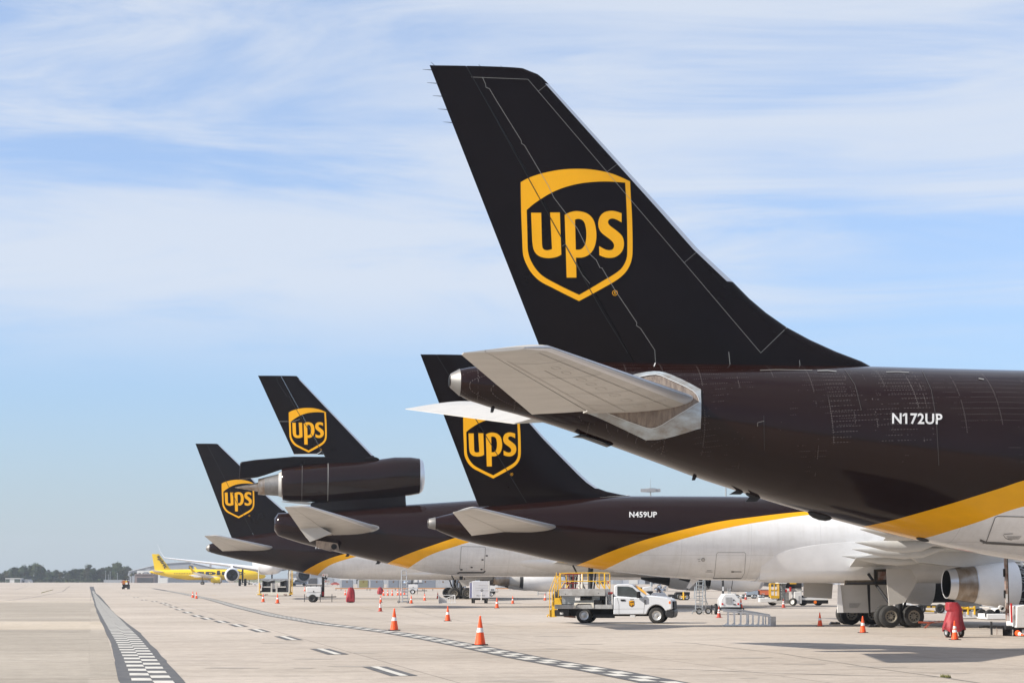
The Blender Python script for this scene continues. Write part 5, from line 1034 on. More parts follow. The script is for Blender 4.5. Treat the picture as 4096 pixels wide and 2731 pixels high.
def right_tower():
    b = light_trailer(4050, 2543, 'floodlight trailer cut off at the right edge, with a rusty mast and two stowed cones')
    q = lambda zx, zy: (3550 + zx / 4.308, 2380 + zy / 4.308); q2 = lambda zx, zy: (3650 + zx / 3.92, 2200 + zy / 3.92)
    b.poly('body', M_cleanwhite, [q(2225, 560), q(2240, 190), q(2360, 170), q(2800, 170), q(2900, 400), q(2900, 560)], 0, 1.6, None, 0.03); b.box('frame', M_dark, *q(2080, 540), *q(2900, 590), 0.3, 1.3)
    m_ = b.box('mast', M_rust, *q2(1505, 130), *q2(1540, 1110), 0.2, 0.38); b.box('mast_inner', M_dark, *q2(1536, 130), *q2(1558, 1110), 0.25, 0.42); b.box('mast_plate', M_alu, *q2(1500, 690), *q2(1530, 830), 0.17, 0.2, m_); b.box('mast_plate', M_alu, *q2(1510, 985), *q2(1545, 1110), 0.17, 0.2, m_)
    for z0 in (295, 630): b.box('cable_clip', M_black, *q2(1478, z0), *q2(1500, z0 + 125), 0.2, 0.3, m_)
    b.tubes('drawbar', M_dark, [[(*q(1650, 552), 0.7), (*q(1800, 545), 0.7), (*q(2250, 548), 0.7)]], 0.05); b.poly('coupler', M_dark, [q(1700, 525), q(1790, 525), q(1790, 560), q(1700, 560)], 0.6, 0.8)
    for zx in (1838, 2175, 2345): b.tubes('jack_stand', M_dark, [[(*q(zx, 455 if zx < 2000 else 560), 0.4), (*q(zx, 740), 0.4)]], 0.04); b.box('jack_foot', M_dark, *q(zx - 40, 735), *q(zx + 40, 745), 0.25, 0.55)
    b.tubes('safety_chain', M_rust, [[(*q(1950, 560), 0.6), (*q(1955, 620), 0.6), (*q(1948, 690), 0.6)]], 0.012); b.tubes('tie_strap', M_red, [[(*q(2160, 140), 0.1), (*q(2160, 470), 0.1)]], 0.04)
    for zx, zy in ((1995, 215), (2020, 245)): x, z = b.m(*q(zx, zy)); MB().cyl((x, 0.1, z), (x, 0.35, z), 0.09, n=14).build('cable_reel', M_alu, b.root)
    x, _ = b.m(*q(2800, 700)); b.wheel(x, 0.36, 0.0, 0.36, 0.22)
    gx = b.root.location
    for zx, zy, lab, rot in ((2125, 640, 'cone stowed on its side with its hollow base showing, hung on the right-edge trailer', (R(90), 0, R(172))), (2240, 650, 'cone stowed on its side pointing outward, at the very right edge', (R(96), 0, R(6)))):
        x, z = b.m(*q(zx, zy)); c = cone(0, 0, 0.62, 'two', lab, (gx.x + x, gx.y + (0.55 if rot[2] > 1 else -0.02), z), rot)
right_tower()

# ---- covered fire-extinguisher carts
def red_cover(px, py, prof, depth, label, seed, wheels=True):
    """prof: (py, left px, right px) from top down"""
    b = TB('covered_cart', label, 'cart', px, py, 'carts under red covers'); rnd = random.Random(seed); rings = []; n = 40
    ph = [rnd.uniform(0, 6.28) for _ in range(6)]; h0 = prof[0][0]; h1 = prof[-1][0]
    fine = []
    for (a, b_) in zip(prof, prof[1:]):
        for i in range(4): t = i / 4; fine.append(tuple(a[k] + (b_[k] - a[k]) * t for k in range(3)))
    fine.append(prof[-1])
    for yy, l, r in fine:
        (x0, z), (x1, _) = b.m(l, yy), b.m(r, yy); t = (yy - h0) / (h1 - h0); rg = []
        for i in range(n):
            a = 6.2832 * i / n; fold = (0.05 + 0.2 * t) * (0.5 * math.sin(5 * a + ph[0] + 2 * t) + 0.35 * math.sin(9 * a + ph[1] - 3 * t) + 0.25 * math.sin(14 * a + ph[2])) * 0.55
            c, s_ = math.cos(a), math.sin(a); e = 0.55; cx = math.copysign(abs(c) ** e, c); sy = math.copysign(abs(s_) ** e, s_)
            rg.append(((x0 + x1) / 2 + (x1 - x0) / 2 * cx * (1 + fold), depth / 2 * sy * (0.8 + 0.35 * t) * (1 + fold), z + (0.05 * math.sin(3 * a + ph[3]) if t > 0.9 else 0)))
        rings.append(rg)
    MB().loft(rings, caps=(True, False)).build('cover', M_cover, b.root, True, 60)
    x0, x1 = b.m(prof[-1][1], 0)[0], b.m(prof[-1][2], 0)[0]; r = 0.19
    if wheels:
        for x in (x0 + 0.12, x1 - 0.1): b.wheel(x, r + 0.02, -0.05, r, 0.09, None, M_hubsteel, (1, 0.25, 0))
        b.tubes('cart_frame', M_red, [[(px - 0.1 * b.k, py - 0.04 * b.k, -0.1), (px - 0.1 * b.k, py - 0.5 * b.k, 0)], [(prof[-1][1] + 8, py - 1, 0), (prof[-1][2] - 4, py - 1, 0)]], 0.025)
    return b
q = lambda zx, zy: (3550 + zx / 4.308, 2380 + zy / 4.308)
red_cover(3815, 2548, [(q(0, 122)[1], q(1045, 0)[0], q(1215, 0)[0]), (q(0, 135)[1], q(1025, 0)[0], q(1228, 0)[0]), (q(0, 190)[1], q(1024, 0)[0], q(1262, 0)[0]), (q(0, 255)[1], q(1024, 0)[0], q(1298, 0)[0]), (q(0, 285)[1], q(1055, 0)[0], q(1280, 0)[0]), (q(0, 310)[1], q(1045, 0)[0], q(1285, 0)[0]), (q(0, 450)[1], q(995, 0)[0], q(1295, 0)[0]), (q(0, 560)[1], q(958, 0)[0], q(1312, 0)[0]), (q(0, 608)[1], q(968, 0)[0], q(1315, 0)[0])], 0.75, 'slumped cart under a creased red cover, at the right beside the engine', 3)
q2 = lambda zx, zy: (1000 + zx / 4.704, 2240 + zy / 4.704)
red_cover(1402, 2409, [(q2(0, 510)[1], q2(1862, 0)[0], q2(1925, 0)[0]), (q2(0, 520)[1], q2(1850, 0)[0], q2(1940, 0)[0]), (q2(0, 570)[1], q2(1840, 0)[0], q2(1965, 0)[0]), (q2(0, 650)[1], q2(1822, 0)[0], q2(1972, 0)[0]), (q2(0, 760)[1], q2(1808, 0)[0], q2(1970, 0)[0]), (q2(0, 778)[1], q2(1815, 0)[0], q2(1965, 0)[0])], 0.8, 'tall upright cart under a smooth red cover near the white floodlight trailer', 5)
red_cover(1521, 2377, [(2347, 1517, 1523), (2350, 1513, 1528), (2356, 1511, 1532), (2365, 1509, 1535), (2374, 1510, 1536)], 0.9, 'small low cart under a crumpled red cover beside the far row of cones', 9)

# ---- step ladders
def step_ladder(px, py, label):
    b = TB('step_ladder', label, 'ladder', px, py, 'rolling step ladders'); q = lambda zx, zy: (1450 + zx / 3.92, 2240 + zy / 3.92)
    b.tubes('rail', M_midgrey, [[(*q(628, 660), -0.2), (*q(603, 190), 0.55), (*q(606, 165), 0.6), (*q(640, 158), 0.6), (*q(676, 165), 0.6), (*q(680, 190), 0.55), (*q(712, 660), -0.2)]], 0.05)
    for zx0, zx1, zy, d in ((612, 684, 240, 0.45), (617, 690, 322, 0.32), (620, 692, 364, 0.26), (622, 695, 410, 0.18), (624, 698, 456, 0.1), (625, 700, 500, 0.04), (626, 704, 545, -0.05), (627, 708, 594, -0.12), (628, 711, 640, -0.18)): b.tubes('step', M_midgrey, [[(*q(zx0, zy), d), (*q(zx1, zy), d)], [(*q(zx0, zy), d + 0.15), (*q(zx1, zy), d + 0.15)]], 0.045)
    b.tubes('back_leg', M_midgrey, [[(*q(606, 215), 0.6), (*q(560, 655), 1.0)], [(*q(680, 215), 0.6), (*q(700, 655), 1.0)], [(*q(560, 650), 1.0), (*q(700, 650), 1.0)], [(*q(590, 480), 0.7), (*q(690, 480), 0.7)]], 0.045)
    for zx in (558, 712): x, _ = b.m(*q(zx, 0)); b.wheel(x, 0.12, 0.0 if zx > 600 else 1.0, 0.12, 0.06)
step_ladder(1620, 2411, 'tall grey step ladder standing alone under the third freighter belly')
def rolling_stairs():
    b = TB('step_ladder', 'grey tubular rolling stair under the belly behind the truck nose', 'ladder', 2800, 2456, 'rolling step ladders'); q = lambda zx, zy: (2650 + zx / 3.618, 2240 + zy / 3.618)
    b.tubes('rail', M_gal, [[(*q(470, 715), -0.3), (*q(512, 295), 0.5), (*q(512, 250), 0.55)], [(*q(568, 715), -0.3), (*q(605, 295), 0.5), (*q(605, 250), 0.55)], [(*q(478, 380), 0.1), (*q(455, 560), -0.2)], [(*q(612, 500), 0.1), (*q(660, 640), 0.2)]], 0.03)
    for k in range(8): t = k / 7; b.tubes('step', M_gal, [[(*q(505 - 30 * t, 310 + 370 * t), 0.45 - 0.7 * t), (*q(602 - 30 * t, 310 + 370 * t), 0.45 - 0.7 * t)], [(*q(505 - 30 * t, 310 + 370 * t), 0.6 - 0.7 * t), (*q(602 - 30 * t, 310 + 370 * t), 0.6 - 0.7 * t)]], 0.03)
    b.tubes('back_leg', M_gal, [[(*q(540, 260), 0.7), (*q(578, 765), 1.3)], [(*q(625, 260), 0.7), (*q(665, 760), 1.3)], [(*q(640, 260), 0.9), (*q(655, 600), 1.2)], [(*q(575, 600), 1.2), (*q(655, 600), 1.2)], [(*q(560, 430), 1.0), (*q(645, 430), 1.0)]], 0.028)
    b.tubes('base_rail', M_gal, [[(*q(420, 775), -0.2), (*q(440, 725), -0.2), (*q(560, 722), -0.2), (*q(590, 775), -0.2)], [(*q(465, 745), 1.2), (*q(680, 748), 1.2)]], 0.03)
    for zx, d in ((530, 0.0), (688, 1.2)): x, _ = b.m(*q(zx, 0)); b.wheel(x, 0.2, d, 0.2, 0.09)
rolling_stairs()
# ---- ladders and ramp lying on the concrete
M_lad = mat('white_ladder_paint', (0.80, 0.80, 0.80), 0.4, var=0.12, vscale=6)
def lying_ladder():
    b = TB('lying_ladder', 'long white ladder stand lying on its side on the concrete', 'ladder', 2960, 2504, None, R(2)); q = lambda zx, zy: (2650 + zx / 3.618, 2240 + zy / 3.618)
    top = [(940, 738), (1030, 745), (1125, 755), (1215, 765), (1300, 775), (1390, 785), (1450, 792), (1570, 812)]; bot = [(935, 945), (1030, 945), (1120, 950), (1215, 950), (1300, 950), (1375, 955), (1445, 955), (1568, 965)]
    b.tubes('side_rail', M_lad, [[(*q(*p), 0.0) for p in [(870, 952)] + bot]], 0.045); b.tubes('side_rail', M_lad, [[(*q(*p), 0.0) for p in [(880, 728)] + top]], 0.045); b.tubes('side_rail', M_lad, [[(*q(890, 715), 0.8), (*q(1170, 726), 0.8), (*q(1420, 765), 0.8), (*q(1600, 800), 0.8)]], 0.045)
    for (x0, y0), (x1, y1) in zip(top[:-1], bot[:-1]): b.poly('rung', M_lad, [q(x0, y0), q(x0 + 24, y0 + 2), q(x1 + 22, y1), q(x1, y1)], -0.03, 0.05); b.poly('brace', M_lad, [q(x1 - 58, y1), q(x1 - 2, y1 - 42), q(x1 - 2, y1 - 30), q(x1 - 34, y1)], -0.02, 0.02)
    for zx in (1270, 1330, 1490, 1520): b.poly('rung', M_lad, [q(zx, 775), q(zx + 14, 777), q(zx + 14, 940), q(zx, 940)], 0.6, 0.66)
    b.poly('end_plate', mat('brushed_plate', (0.52, 0.51, 0.50), 0.4, 0.4, var=0.25, vscale=6), [q(1570, 812), q(1645, 812), q(1642, 964), q(1568, 966)], -0.05, 0.0); b.poly('end_side', M_lad, [q(1570, 812), q(1576, 812), q(1576, 964), q(1568, 966)], 0.0, 0.8)
lying_ladder()
def low_ramp():
    b = TB('low_ramp', 'low white ramp with open rungs lying on the concrete before the far wheels', 'ramp', 1790, 2412, None, R(1)); q = lambda zx, zy: (1450 + zx / 3.92, 2240 + zy / 3.92)
    pan = b.poly('panel', M_alu, [q(1188, 675), q(1190, 550), q(1240, 585), q(1322, 585), q(1322, 675)], 0.3, 0.36); b.poly('panel', M_alu, [q(1188, 678), q(1188, 552), q(1198, 556), q(1198, 678)], -0.1, 0.3)
    for k in range(5): zx = 1328 + 27 * k; b.poly('rung', M_cleanwhite, [q(zx, 585 - 10 * k), q(zx + 12, 580 - 10 * k), q(zx + 16, 668), q(zx + 6, 675)], 0.0, 0.05)
    b.tubes('rail', M_cleanwhite, [[(*q(1325, 590), 0), (*q(1450, 545), 0), (*q(1452, 640), 0), (*q(1465, 672), 0)], [(*q(1190, 545), 0.6), (*q(1330, 548), 0.6), (*q(1450, 545), 0.6)], [(*q(1190, 676), 0), (*q(1465, 674), 0)]], 0.03)
low_ramp()
# ---- white box cart
def box_cart():
    b = TB('box_cart', 'tall white box cart with an upright drawbar, by the far main wheels', 'cart', 1917, 2412); q = lambda zx, zy: (1750 + zx / 3.92, 2150 + zy / 3.92)
    body = b.box('body', mat('cart_white', (0.56, 0.57, 0.62), 0.4, var=0.06, vscale=3), *q(540, 680), *q(805, 945), 0, 2.2, None, 0.04); b.box('side_curtain', mat('pale_blue_curtain', (0.36, 0.38, 0.62), 0.6), *q(501, 708), *q(538, 942), 0.1, 2.1); b.poly('side_frame', M_cleanwhite, [q(498, 945), q(500, 700), q(545, 678), q(545, 690), q(508, 708), q(506, 945)], 0, 0.08)
    for zy in (737, 776, 817): b.box('panel_rib', M_cleanwhite, *q(635 if zy == 737 else 582, zy), *q(800, zy + 5), -0.02, 0, body)
    b.box('corner_post', M_cleanwhite, *q(800, 676), *q(815, 948), -0.03, 2.2); b.text('cart_text', 'DO NOT', *q(612, 895), *q(740, 914), -0.012, M_greyline, body); b.box('chassis', M_dark, *q(530, 948), *q(790, 975), 0.1, 2.1)
    b.tubes('drawbar', M_cleanwhite, [[(*q(685, 990), -0.1), (*q(692, 850), -0.25)]], 0.05); x, z = b.m(*q(697, 825)); MB().lathe([(-0.03, 0.06), (-0.03, 0.11), (0.03, 0.11), (0.03, 0.06), (-0.03, 0.06)], (x, -0.28, z), (0, 1, 0), 16).build('tow_eye', M_dark, b.root)
    for zx in (540, 573, 742, 772): x, _ = b.m(*q(zx, 0)); b.wheel(x, 0.27, 0.3 if zx in (573, 772) else 1.9, 0.27, 0.16, None, M_hubsteel, (1, 0, 0))
box_cart()
def small_tug():
    b = TB('baggage_tug', 'small white tug partly hidden by the white box cart', 'tug', 1975, 2384); q = lambda zx, zy: (1750 + zx / 3.92, 2150 + zy / 3.92)
    b.poly('body', M_cleanwhite, [q(760, 840), q(760, 735), q(880, 720), q(950, 745), q(955, 772), q(910, 790), q(905, 840)], 0, 1.4, None, 0.04); b.box('chassis', M_black, *q(760, 840), *q(905, 875), 0, 1.4); b.box('seat', M_black, *q(790, 700), *q(830, 735), 0.2, 1.2, None, 0.03); b.box('grille', M_dark, *q(835, 805), *q(885, 822), -0.02, 0)
    for zx in (790, 845): x, _ = b.m(*q(zx, 0)); b.wheel(x, 0.3, 0.0, 0.3, 0.2); b.wheel(x, 0.3, 1.4, 0.3, 0.2)
    b.tubes('hitch', M_dark, [[(*q(905, 848), 0.7), (*q(950, 845), 0.7)], [(*q(898, 830), 0.7), (*q(898, 900), 0.7)]], 0.04)
small_tug()

# ---- cargo loader behind the cones
def cargo_loader():
    b = TB('cargo_loader', 'wide cargo loader with yellow ladder posts behind two cones', 'loader', 1100, 2383); q = lambda zx, zy: (1000 + zx / 4.704, 2240 + zy / 4.704)
    beam = b.box('bumper_beam', mat('cream_paint', (0.62, 0.58, 0.5)), *q(150, 600), *q(740, 660), 0, 0.4, None, 0.03)
    for zx in (270, 630): b.text('beam_lettering', 'ACL', *q(zx, 628), *q(zx + 70, 655), -0.012, M_darkred, beam)
    b.box('engine_housing', M_dark, *q(215, 500), *q(680, 600), 0.3, 6); b.box('bridge_deck', M_midgrey, *q(180, 345), *q(720, 380), 0.1, 6)
    for zx in (225, 340, 560, 660): b.box('deck_support', M_dark, *q(zx, 380), *q(zx + 26, 500), 0.2, 6)
    for x0, x1 in ((385, 415), (480, 512)): b.box('lift_column', M_grey, *q(x0, 430), *q(x1, 600), 0.1, 0.3)
    b.box('column_panel', M_grey, *q(415, 430), *q(480, 535), 0.2, 0.4)
    for x0, x1 in ((225, 385), (515, 670)): b.box('cross_beam', M_grey, *q(x0, 490), *q(x1, 512), 0.1, 0.3); b.box('dark_bay', M_black, *q(x0, 512), *q(x1, 590), 0.2, 0.29)
    b.tubes('deck_brace', M_gal, [[(*q(230, 375), 0.1), (*q(330, 400), 0.1), (*q(440, 370), 0.1), (*q(560, 400), 0.1), (*q(660, 375), 0.1)]], 0.06)
    for zx, zt in ((155, 165), (735, 200)): b.tubes('guide_post', mat('cream_paint', (0.6, 0.56, 0.48)), [[(*q(zx, 650), 0.1), (*q(zx, zt), 0.1)]], 0.07)
    lad = b.tubes('ladder', M_yellow, [[(*q(770, 640), 0), (*q(770, 190), 0)], [(*q(797, 640), 0), (*q(797, 190), 0)]], 0.035)
    for k in range(14): b.tubes('ladder_rung', M_yellow, [[(*q(770, 210 + 32 * k), 0), (*q(797, 210 + 32 * k), 0)]], 0.025, lad)
    b.tubes('foot_guard', M_yellow, [[(*q(140, 640), -0.1), (*q(225, 640), -0.1)], [(*q(740, 640), -0.1), (*q(810, 630), -0.1)], [(*q(180, 650), 0), (*q(180, 420), 0)]], 0.06); b.box('marker_lamp', M_redlamp, *q(185, 470), *q(200, 530), 0.0, 0.1)
    for zx in (200, 660): x, _ = b.m(*q(zx, 0)); b.wheel(x, 0.35, 1.0, 0.35, 0.3); b.wheel(x, 0.35, 5.0, 0.35, 0.3)
    b.box('side_block', mat('cream_paint', (0.6, 0.56, 0.48)), *q(108, 590), *q(150, 660), 0, 0.5)
cargo_loader()
# ---- pickups, carts and vans far off
def pickup(px, py, w, label, flip=1):
    b = TB('pickup_truck', label, 'pickup', px, py); k = w / 58.0; s = lambda x, y: (px + flip * (x - 30) * k, py - y * k)
    b.poly('body', mat('pickup_blue_white', (0.58, 0.62, 0.70), 0.3), [s(1, 5), s(1, 14), s(6, 16), s(24, 17), s(58, 16), s(58, 6)], 0, 1.9, None, 0.04); b.poly('cab', mat('pickup_blue_white', (0.58, 0.62, 0.70), 0.3), [s(5, 15), s(12, 24), s(31, 24), s(34, 16)], 0.08, 1.82, None, 0.05)
    b.poly('side_window', M_glass, [s(9, 17), s(13.5, 22.5), s(29, 22.5), s(31, 17)], 0.05, 0.085); b.poly('rear_fender', M_black, [s(40, 5), s(41, 11), s(49, 11), s(51, 5)], -0.01, 0.3); b.poly('front_fender', M_black, [s(2, 5), s(4, 11), s(11, 11), s(13, 5)], -0.01, 0.3)
    for x in (7, 45.5):
        for d in (0.12, 1.75): b.wheel(b.m(*s(x, 0))[0], 5.2 * k / b.k, d, 5.2 * k / b.k, 0.24)
pickup(1200, 2342.5, 60, 'white pickup truck parked beyond the cargo loader')
def golf_cart():
    b = TB('golf_cart', 'small utility cart with roof and orange load, driving away down the apron road', 'utility cart', 500, 2355.5); q = lambda zx, zy: (zx / 4.2, 2220 + zy / 4.2)
    b.box('chassis', M_black, *q(2055, 490), *q(2150, 545), 0, 2.2, None, 0.03); b.box('cargo_box', M_black, *q(2052, 430), *q(2152, 490), 0, 0.9); b.box('orange_crate', mat('crate_orange', (0.38, 0.12, 0.03), 0.6), *q(2056, 420), *q(2100, 485), -0.05, 0.5); b.box('white_bag', M_cleanwhite, *q(2105, 455), *q(2145, 490), -0.04, 0.5, None, 0.05); b.box('yellow_case', M_yellow, *q(2098, 428), *q(2135, 460), -0.03, 0.4)
    b.poly('roof', M_black, [q(2046, 410), q(2060, 396), q(2140, 396), q(2152, 410)], 0, 2.0, None, 0.03); b.tubes('roof_post', M_black, [[(*q(zx, 410), d), (*q(zx, 490), d)] for zx in (2058, 2145) for d in (0.05, 1.9)], 0.03)
    for zx, m in ((2040, M_redlamp), (2160, M_redlamp)): b.box('side_lamp', m, *q(zx - 6, 440), *q(zx + 6, 455), 0, 0.1)
    b.box('white_fender', M_cleanwhite, *q(2046, 510), *q(2062, 535), -0.02, 0.6)
    for zx in (2056, 2142): x, _ = b.m(*q(zx, 0)); r = 30 / 4.2 / b.k; b.wheel(x, r, 0.3, r, 0.22, None, M_hubsteel, (1, 0, 0)); b.wheel(x, r, 1.9, r, 0.22, None, M_hubsteel, (1, 0, 0))
golf_cart()
def service_van(px, py, label):
    b = TB('service_van', label, 'van', px, py); s = lambda x, y: (px + x, py - y)
    b.poly('body', M_cleanwhite, [s(-27, 3), s(-27, 12), s(-24, 15), s(6, 15), s(10, 11), s(24, 10), s(27, 3)], 0, 2.0, None, 0.08); b.poly('window', M_glass, [s(-16, 8), s(-16, 12), s(-7, 12), s(-7, 8)], -0.02, 0.0); b.poly('window', M_glass, [s(-3, 9), s(-3, 13), s(5, 13), s(8, 9)], -0.02, 0.0)
    for x in (-18, 17):
        for d in (0.1, 1.9): b.wheel(b.m(px + x, py)[0], 0.36, d, 0.36, 0.22)
service_van(986, 2337, 'low white service van under the white airliner nose')
def luggage_trolley():
    b = TB('baggage_trolley', 'low grey baggage trolley under the yellow airliner', 'trolley', 866, 2334.5); s = lambda x, y: (866 + x, 2334.5 - y)
    b.box('bed', M_grey, *s(-14, 8), *s(16, 4), 0, 1.6); b.box('case', M_cleanwhite, *s(-12, 12), *s(-3, 8), 0.2, 1.4); b.box('case', M_midgrey, *s(0, 10), *s(10, 8), 0.2, 1.4)
    for x in (-10, 12): b.wheel(b.m(866 + x, 0)[0], 0.25, 0.1, 0.25, 0.15); b.wheel(b.m(866 + x, 0)[0], 0.25, 1.5, 0.25, 0.15)
luggage_trolley()

# ---- containers on the roller bed
def containers():
    bed = TB('roller_bed', 'long orange-railed roller bed carrying the row of freight containers', 'roller bed', 1700, 2361)
    bed.box('rail', mat('orange_rail', (0.55, 0.22, 0.04), 0.5), 1340, 2351, 2260, 2354, 0, 0.12); bed.box('rail', mat('orange_rail', (0.55, 0.22, 0.04), 0.5), 1340, 2351, 2260, 2354, 1.8, 1.92); bed.box('deck', M_midgrey, 1345, 2349.6, 2255, 2351, 0.0, 1.9)
    for k, px in enumerate((1342, 1362, 1466, 1478, 1580, 1594, 1690, 1730, 1835, 1990, 2040, 2056, 2150, 2170)): bed.tubes('leg', M_gal, [[(px, 2353, 0.06), (px, 2361, 0.06)], [(px, 2353, 1.85), (px, 2361, 1.85)]], 0.05)
    slate = mat('slate_panel', (0.20, 0.225, 0.27), 0.5, var=0.12, vscale=3); olive = mat('olive_panel', (0.24, 0.22, 0.09), 0.5, var=0.12); palegrey = mat('container_alu', (0.46, 0.47, 0.49), 0.4, 0.3, var=0.2, vscale=4)
    spots = [(1366, 1409, slate, 'slate-fronted container at the left end of the roller bed'), (1436, 1471, olive, 'olive-fronted container, the only green one on the roller bed'), (1481, 1532, slate, 'slate container behind the small crumpled red cover'), (1553, 1594, slate, 'slate container left of the tall step ladder'), (1598, 1640, slate, 'slate container seen through the tall step ladder'), (1660, 1742, slate, 'widest slate container between the step ladder and the far wheels'), (1744, 1800, palegrey, 'bare metal container beside the far wheels'), (1808, 1862, slate, 'slate container behind the far main wheels'), (2000, 2060, palegrey, 'metal container under the far engine nozzle')]
    for x0, x1, m, lab in spots:
        b = TB('freight_container', lab, 'container', (x0 + x1) / 2, 2361, 'containers on the roller bed'); c = (x0 + x1) / 2
        b.root.location.z = (2361 - 2349.4) / b.k; b.py = 2349.4
        b.poly('shell', palegrey, [(x0 - 7, 2349), (x0 - 7, 2322), (x0 - 3, 2318), (x1 + 1, 2318), (x1 + 1, 2349)], 0.02, 1.7); b.box('front_panel', m, x0, 2319.5, x1, 2348, -0.02, 0.02); b.box('emblem', mat('container_emblem_brown', (0.14, 0.075, 0.02), 0.5), c - 2.6, 2323, c + 2.6, 2329, -0.03, -0.02)
        b.box('frame', M_alu, x0 - 1.2, 2318.5, x0, 2349, -0.03, 0.02)
containers()

# ---- lift with yellow cage, dollies, trailers and loaders behind the freighter wheels
def cage_lift():
    b = TB('cargo_lift', 'white cargo lift with a yellow cage under the freighter belly', 'lift', 3150, 2421); q = lambda zx, zy: (2950 + zx / 5.227, 2280 + zy / 5.227)
    b.box('front_beam', M_cleanwhite, *q(468, 580), *q(825, 668), 0, 1.2, None, 0.03); b.poly('frame_arm', M_grey, [q(700, 650), q(940, 620), q(940, 690), q(820, 690)], -0.02, 0.3); b.box('frame', M_grey, *q(830, 615), *q(1130, 695), 0.3, 1.5); b.box('power_unit', M_cleanwhite, *q(1190, 450), *q(1345, 695), 0, 1.6, None, 0.03)
    for k in range(7): b.box('vent_slot', M_midgrey, *q(1275, 540 + k * 18), *q(1318, 548 + k * 18), -0.012, 0)
    b.box('rear_chassis', M_black, *q(1350, 620), *q(1905, 695), 0.1, 1.6, None, 0.02); b.box('rear_deck', M_cleanwhite, *q(1350, 575), *q(1890, 620), 0.1, 1.6); x, z = b.m(*q(1630, 662)); MB().cyl((x, 0.08, z), (x, 0.1, z), 0.13, n=14).build('round_sign', M_amber, b.root)
    b.box('upper_console', M_grey, *q(1145, 380), *q(1360, 450), 0.2, 1.4); b.box('upper_bridge', M_cleanwhite, *q(865, 225), *q(1040, 280), 0, 2); b.box('upper_bridge_dark', M_dark, *q(1040, 255), *q(1370, 380), 0.6, 2); b.box('yellow_bracket', M_yellow, *q(1110, 236), *q(1240, 290), 0, 0.3)
    cage = b.tubes('cage', M_yellow, [[(*q(700, 570), d), (*q(700, 285), d), (*q(870, 285), d), (*q(870, 570), d)] for d in (0, 0.9)] + [[(*q(700, 415), d), (*q(870, 415), d)] for d in (0, 0.9)] + [[(*q(775, 285), 0), (*q(775, 570), 0)], [(*q(700, 285), 0), (*q(700, 285), 0.9)], [(*q(870, 285), 0), (*q(870, 285), 0.9)]], 0.045); b.box('cage_floor', M_yellow, *q(697, 530), *q(875, 585), -0.04, 0.9, cage)
    b.tubes('mast', M_gal, [[(*q(zx, 620), d), (*q(zx, 260), d)] for zx in (885, 915, 965, 1000) for d in (0.2, 0.8)] + [[(*q(885, zy), 0.2), (*q(1000, zy), 0.2)] for zy in (330, 390, 450, 510, 570)], 0.05); b.box('control_panel', M_grey, *q(1005, 455), *q(1085, 610), 0.2, 0.7); b.box('red_case', M_red, *q(1008, 395), *q(1045, 455), 0.1, 0.3); b.tubes('fire_extinguisher', M_red, [[(*q(1115, 440), 0.1), (*q(1115, 350), 0.1)]], 0.09)
    x, _ = b.m(*q(1165, 0)); b.wheel(x, 80 / 5.227 / b.k, 0.0, 80 / 5.227 / b.k, 0.3, None, M_cleanwhite, (0.8, 1, 0))
    for zx in (755, 1390, 1710): x, _ = b.m(*q(zx, 0)); b.wheel(x, 0.42, 0.6, 0.42, 0.35)
cage_lift()
def steel_dolly(px, py, label, n):
    b = TB('steel_dolly', label, 'dolly', px, py); b.box('bed', M_gal, px - 24, py - 9, px + 24, py - 6, 0, 1.8)
    for i in range(4): b.tubes('roller', M_alu, [[(px - 20 + 12 * i, py - 10, 0.1), (px - 20 + 12 * i, py - 10, 1.7)]], 0.09)
    b.tubes('post', M_gal, [[(px + dx, py - 9, d), (px + dx, py - 22, d)] for dx in (-22, 22) for d in (0.1, 1.7)], 0.04)
    for dx in (-16, 16): b.wheel(b.m(px + dx, 0)[0], 0.24, 0.1, 0.24, 0.14); b.wheel(b.m(px + dx, 0)[0], 0.24, 1.7, 0.24, 0.14)
steel_dolly(2965, 2393, 'galvanised roller dolly beneath the engine intake', 1); steel_dolly(3035, 2393, 'galvanised roller dolly left of the yellow cage', 2)
def black_trailer():
    b = TB('equipment_trailer', 'black equipment trailer with a yellow drawbar behind the rolling stair', 'trailer', 2725, 2399); q = lambda zx, zy: (2550 + zx / 5.227, 2230 + zy / 5.227)
    b.poly('body', M_black, [q(780, 860), q(800, 745), q(830, 715), q(1105, 715), q(1100, 760), q(1050, 880), q(930, 880)], 0.2, 2, None, 0.04); b.box('silver_panel', M_gal, *q(830, 770), *q(930, 830), 0.15, 0.2); b.tubes('drawbar', M_yellow, [[(*q(960, 870), -0.3), (*q(960, 715), -0.1)], [(*q(905, 815), -0.2), (*q(1010, 815), -0.2)]], 0.08); b.box('red_strip', M_red, *q(890, 760), *q(1000, 770), 0.15, 0.2)
    for zx in (905, 1030): x, _ = b.m(*q(zx, 0)); b.wheel(x, 0.32, 0.1, 0.32, 0.2)
    b.box('side_unit', M_dark, *q(660, 765), *q(780, 860), 0.3, 1.8, None, 0.04); b.box('lamp_panel', M_cleanwhite, *q(700, 815), *q(725, 850), 0.27, 0.3)
black_trailer()
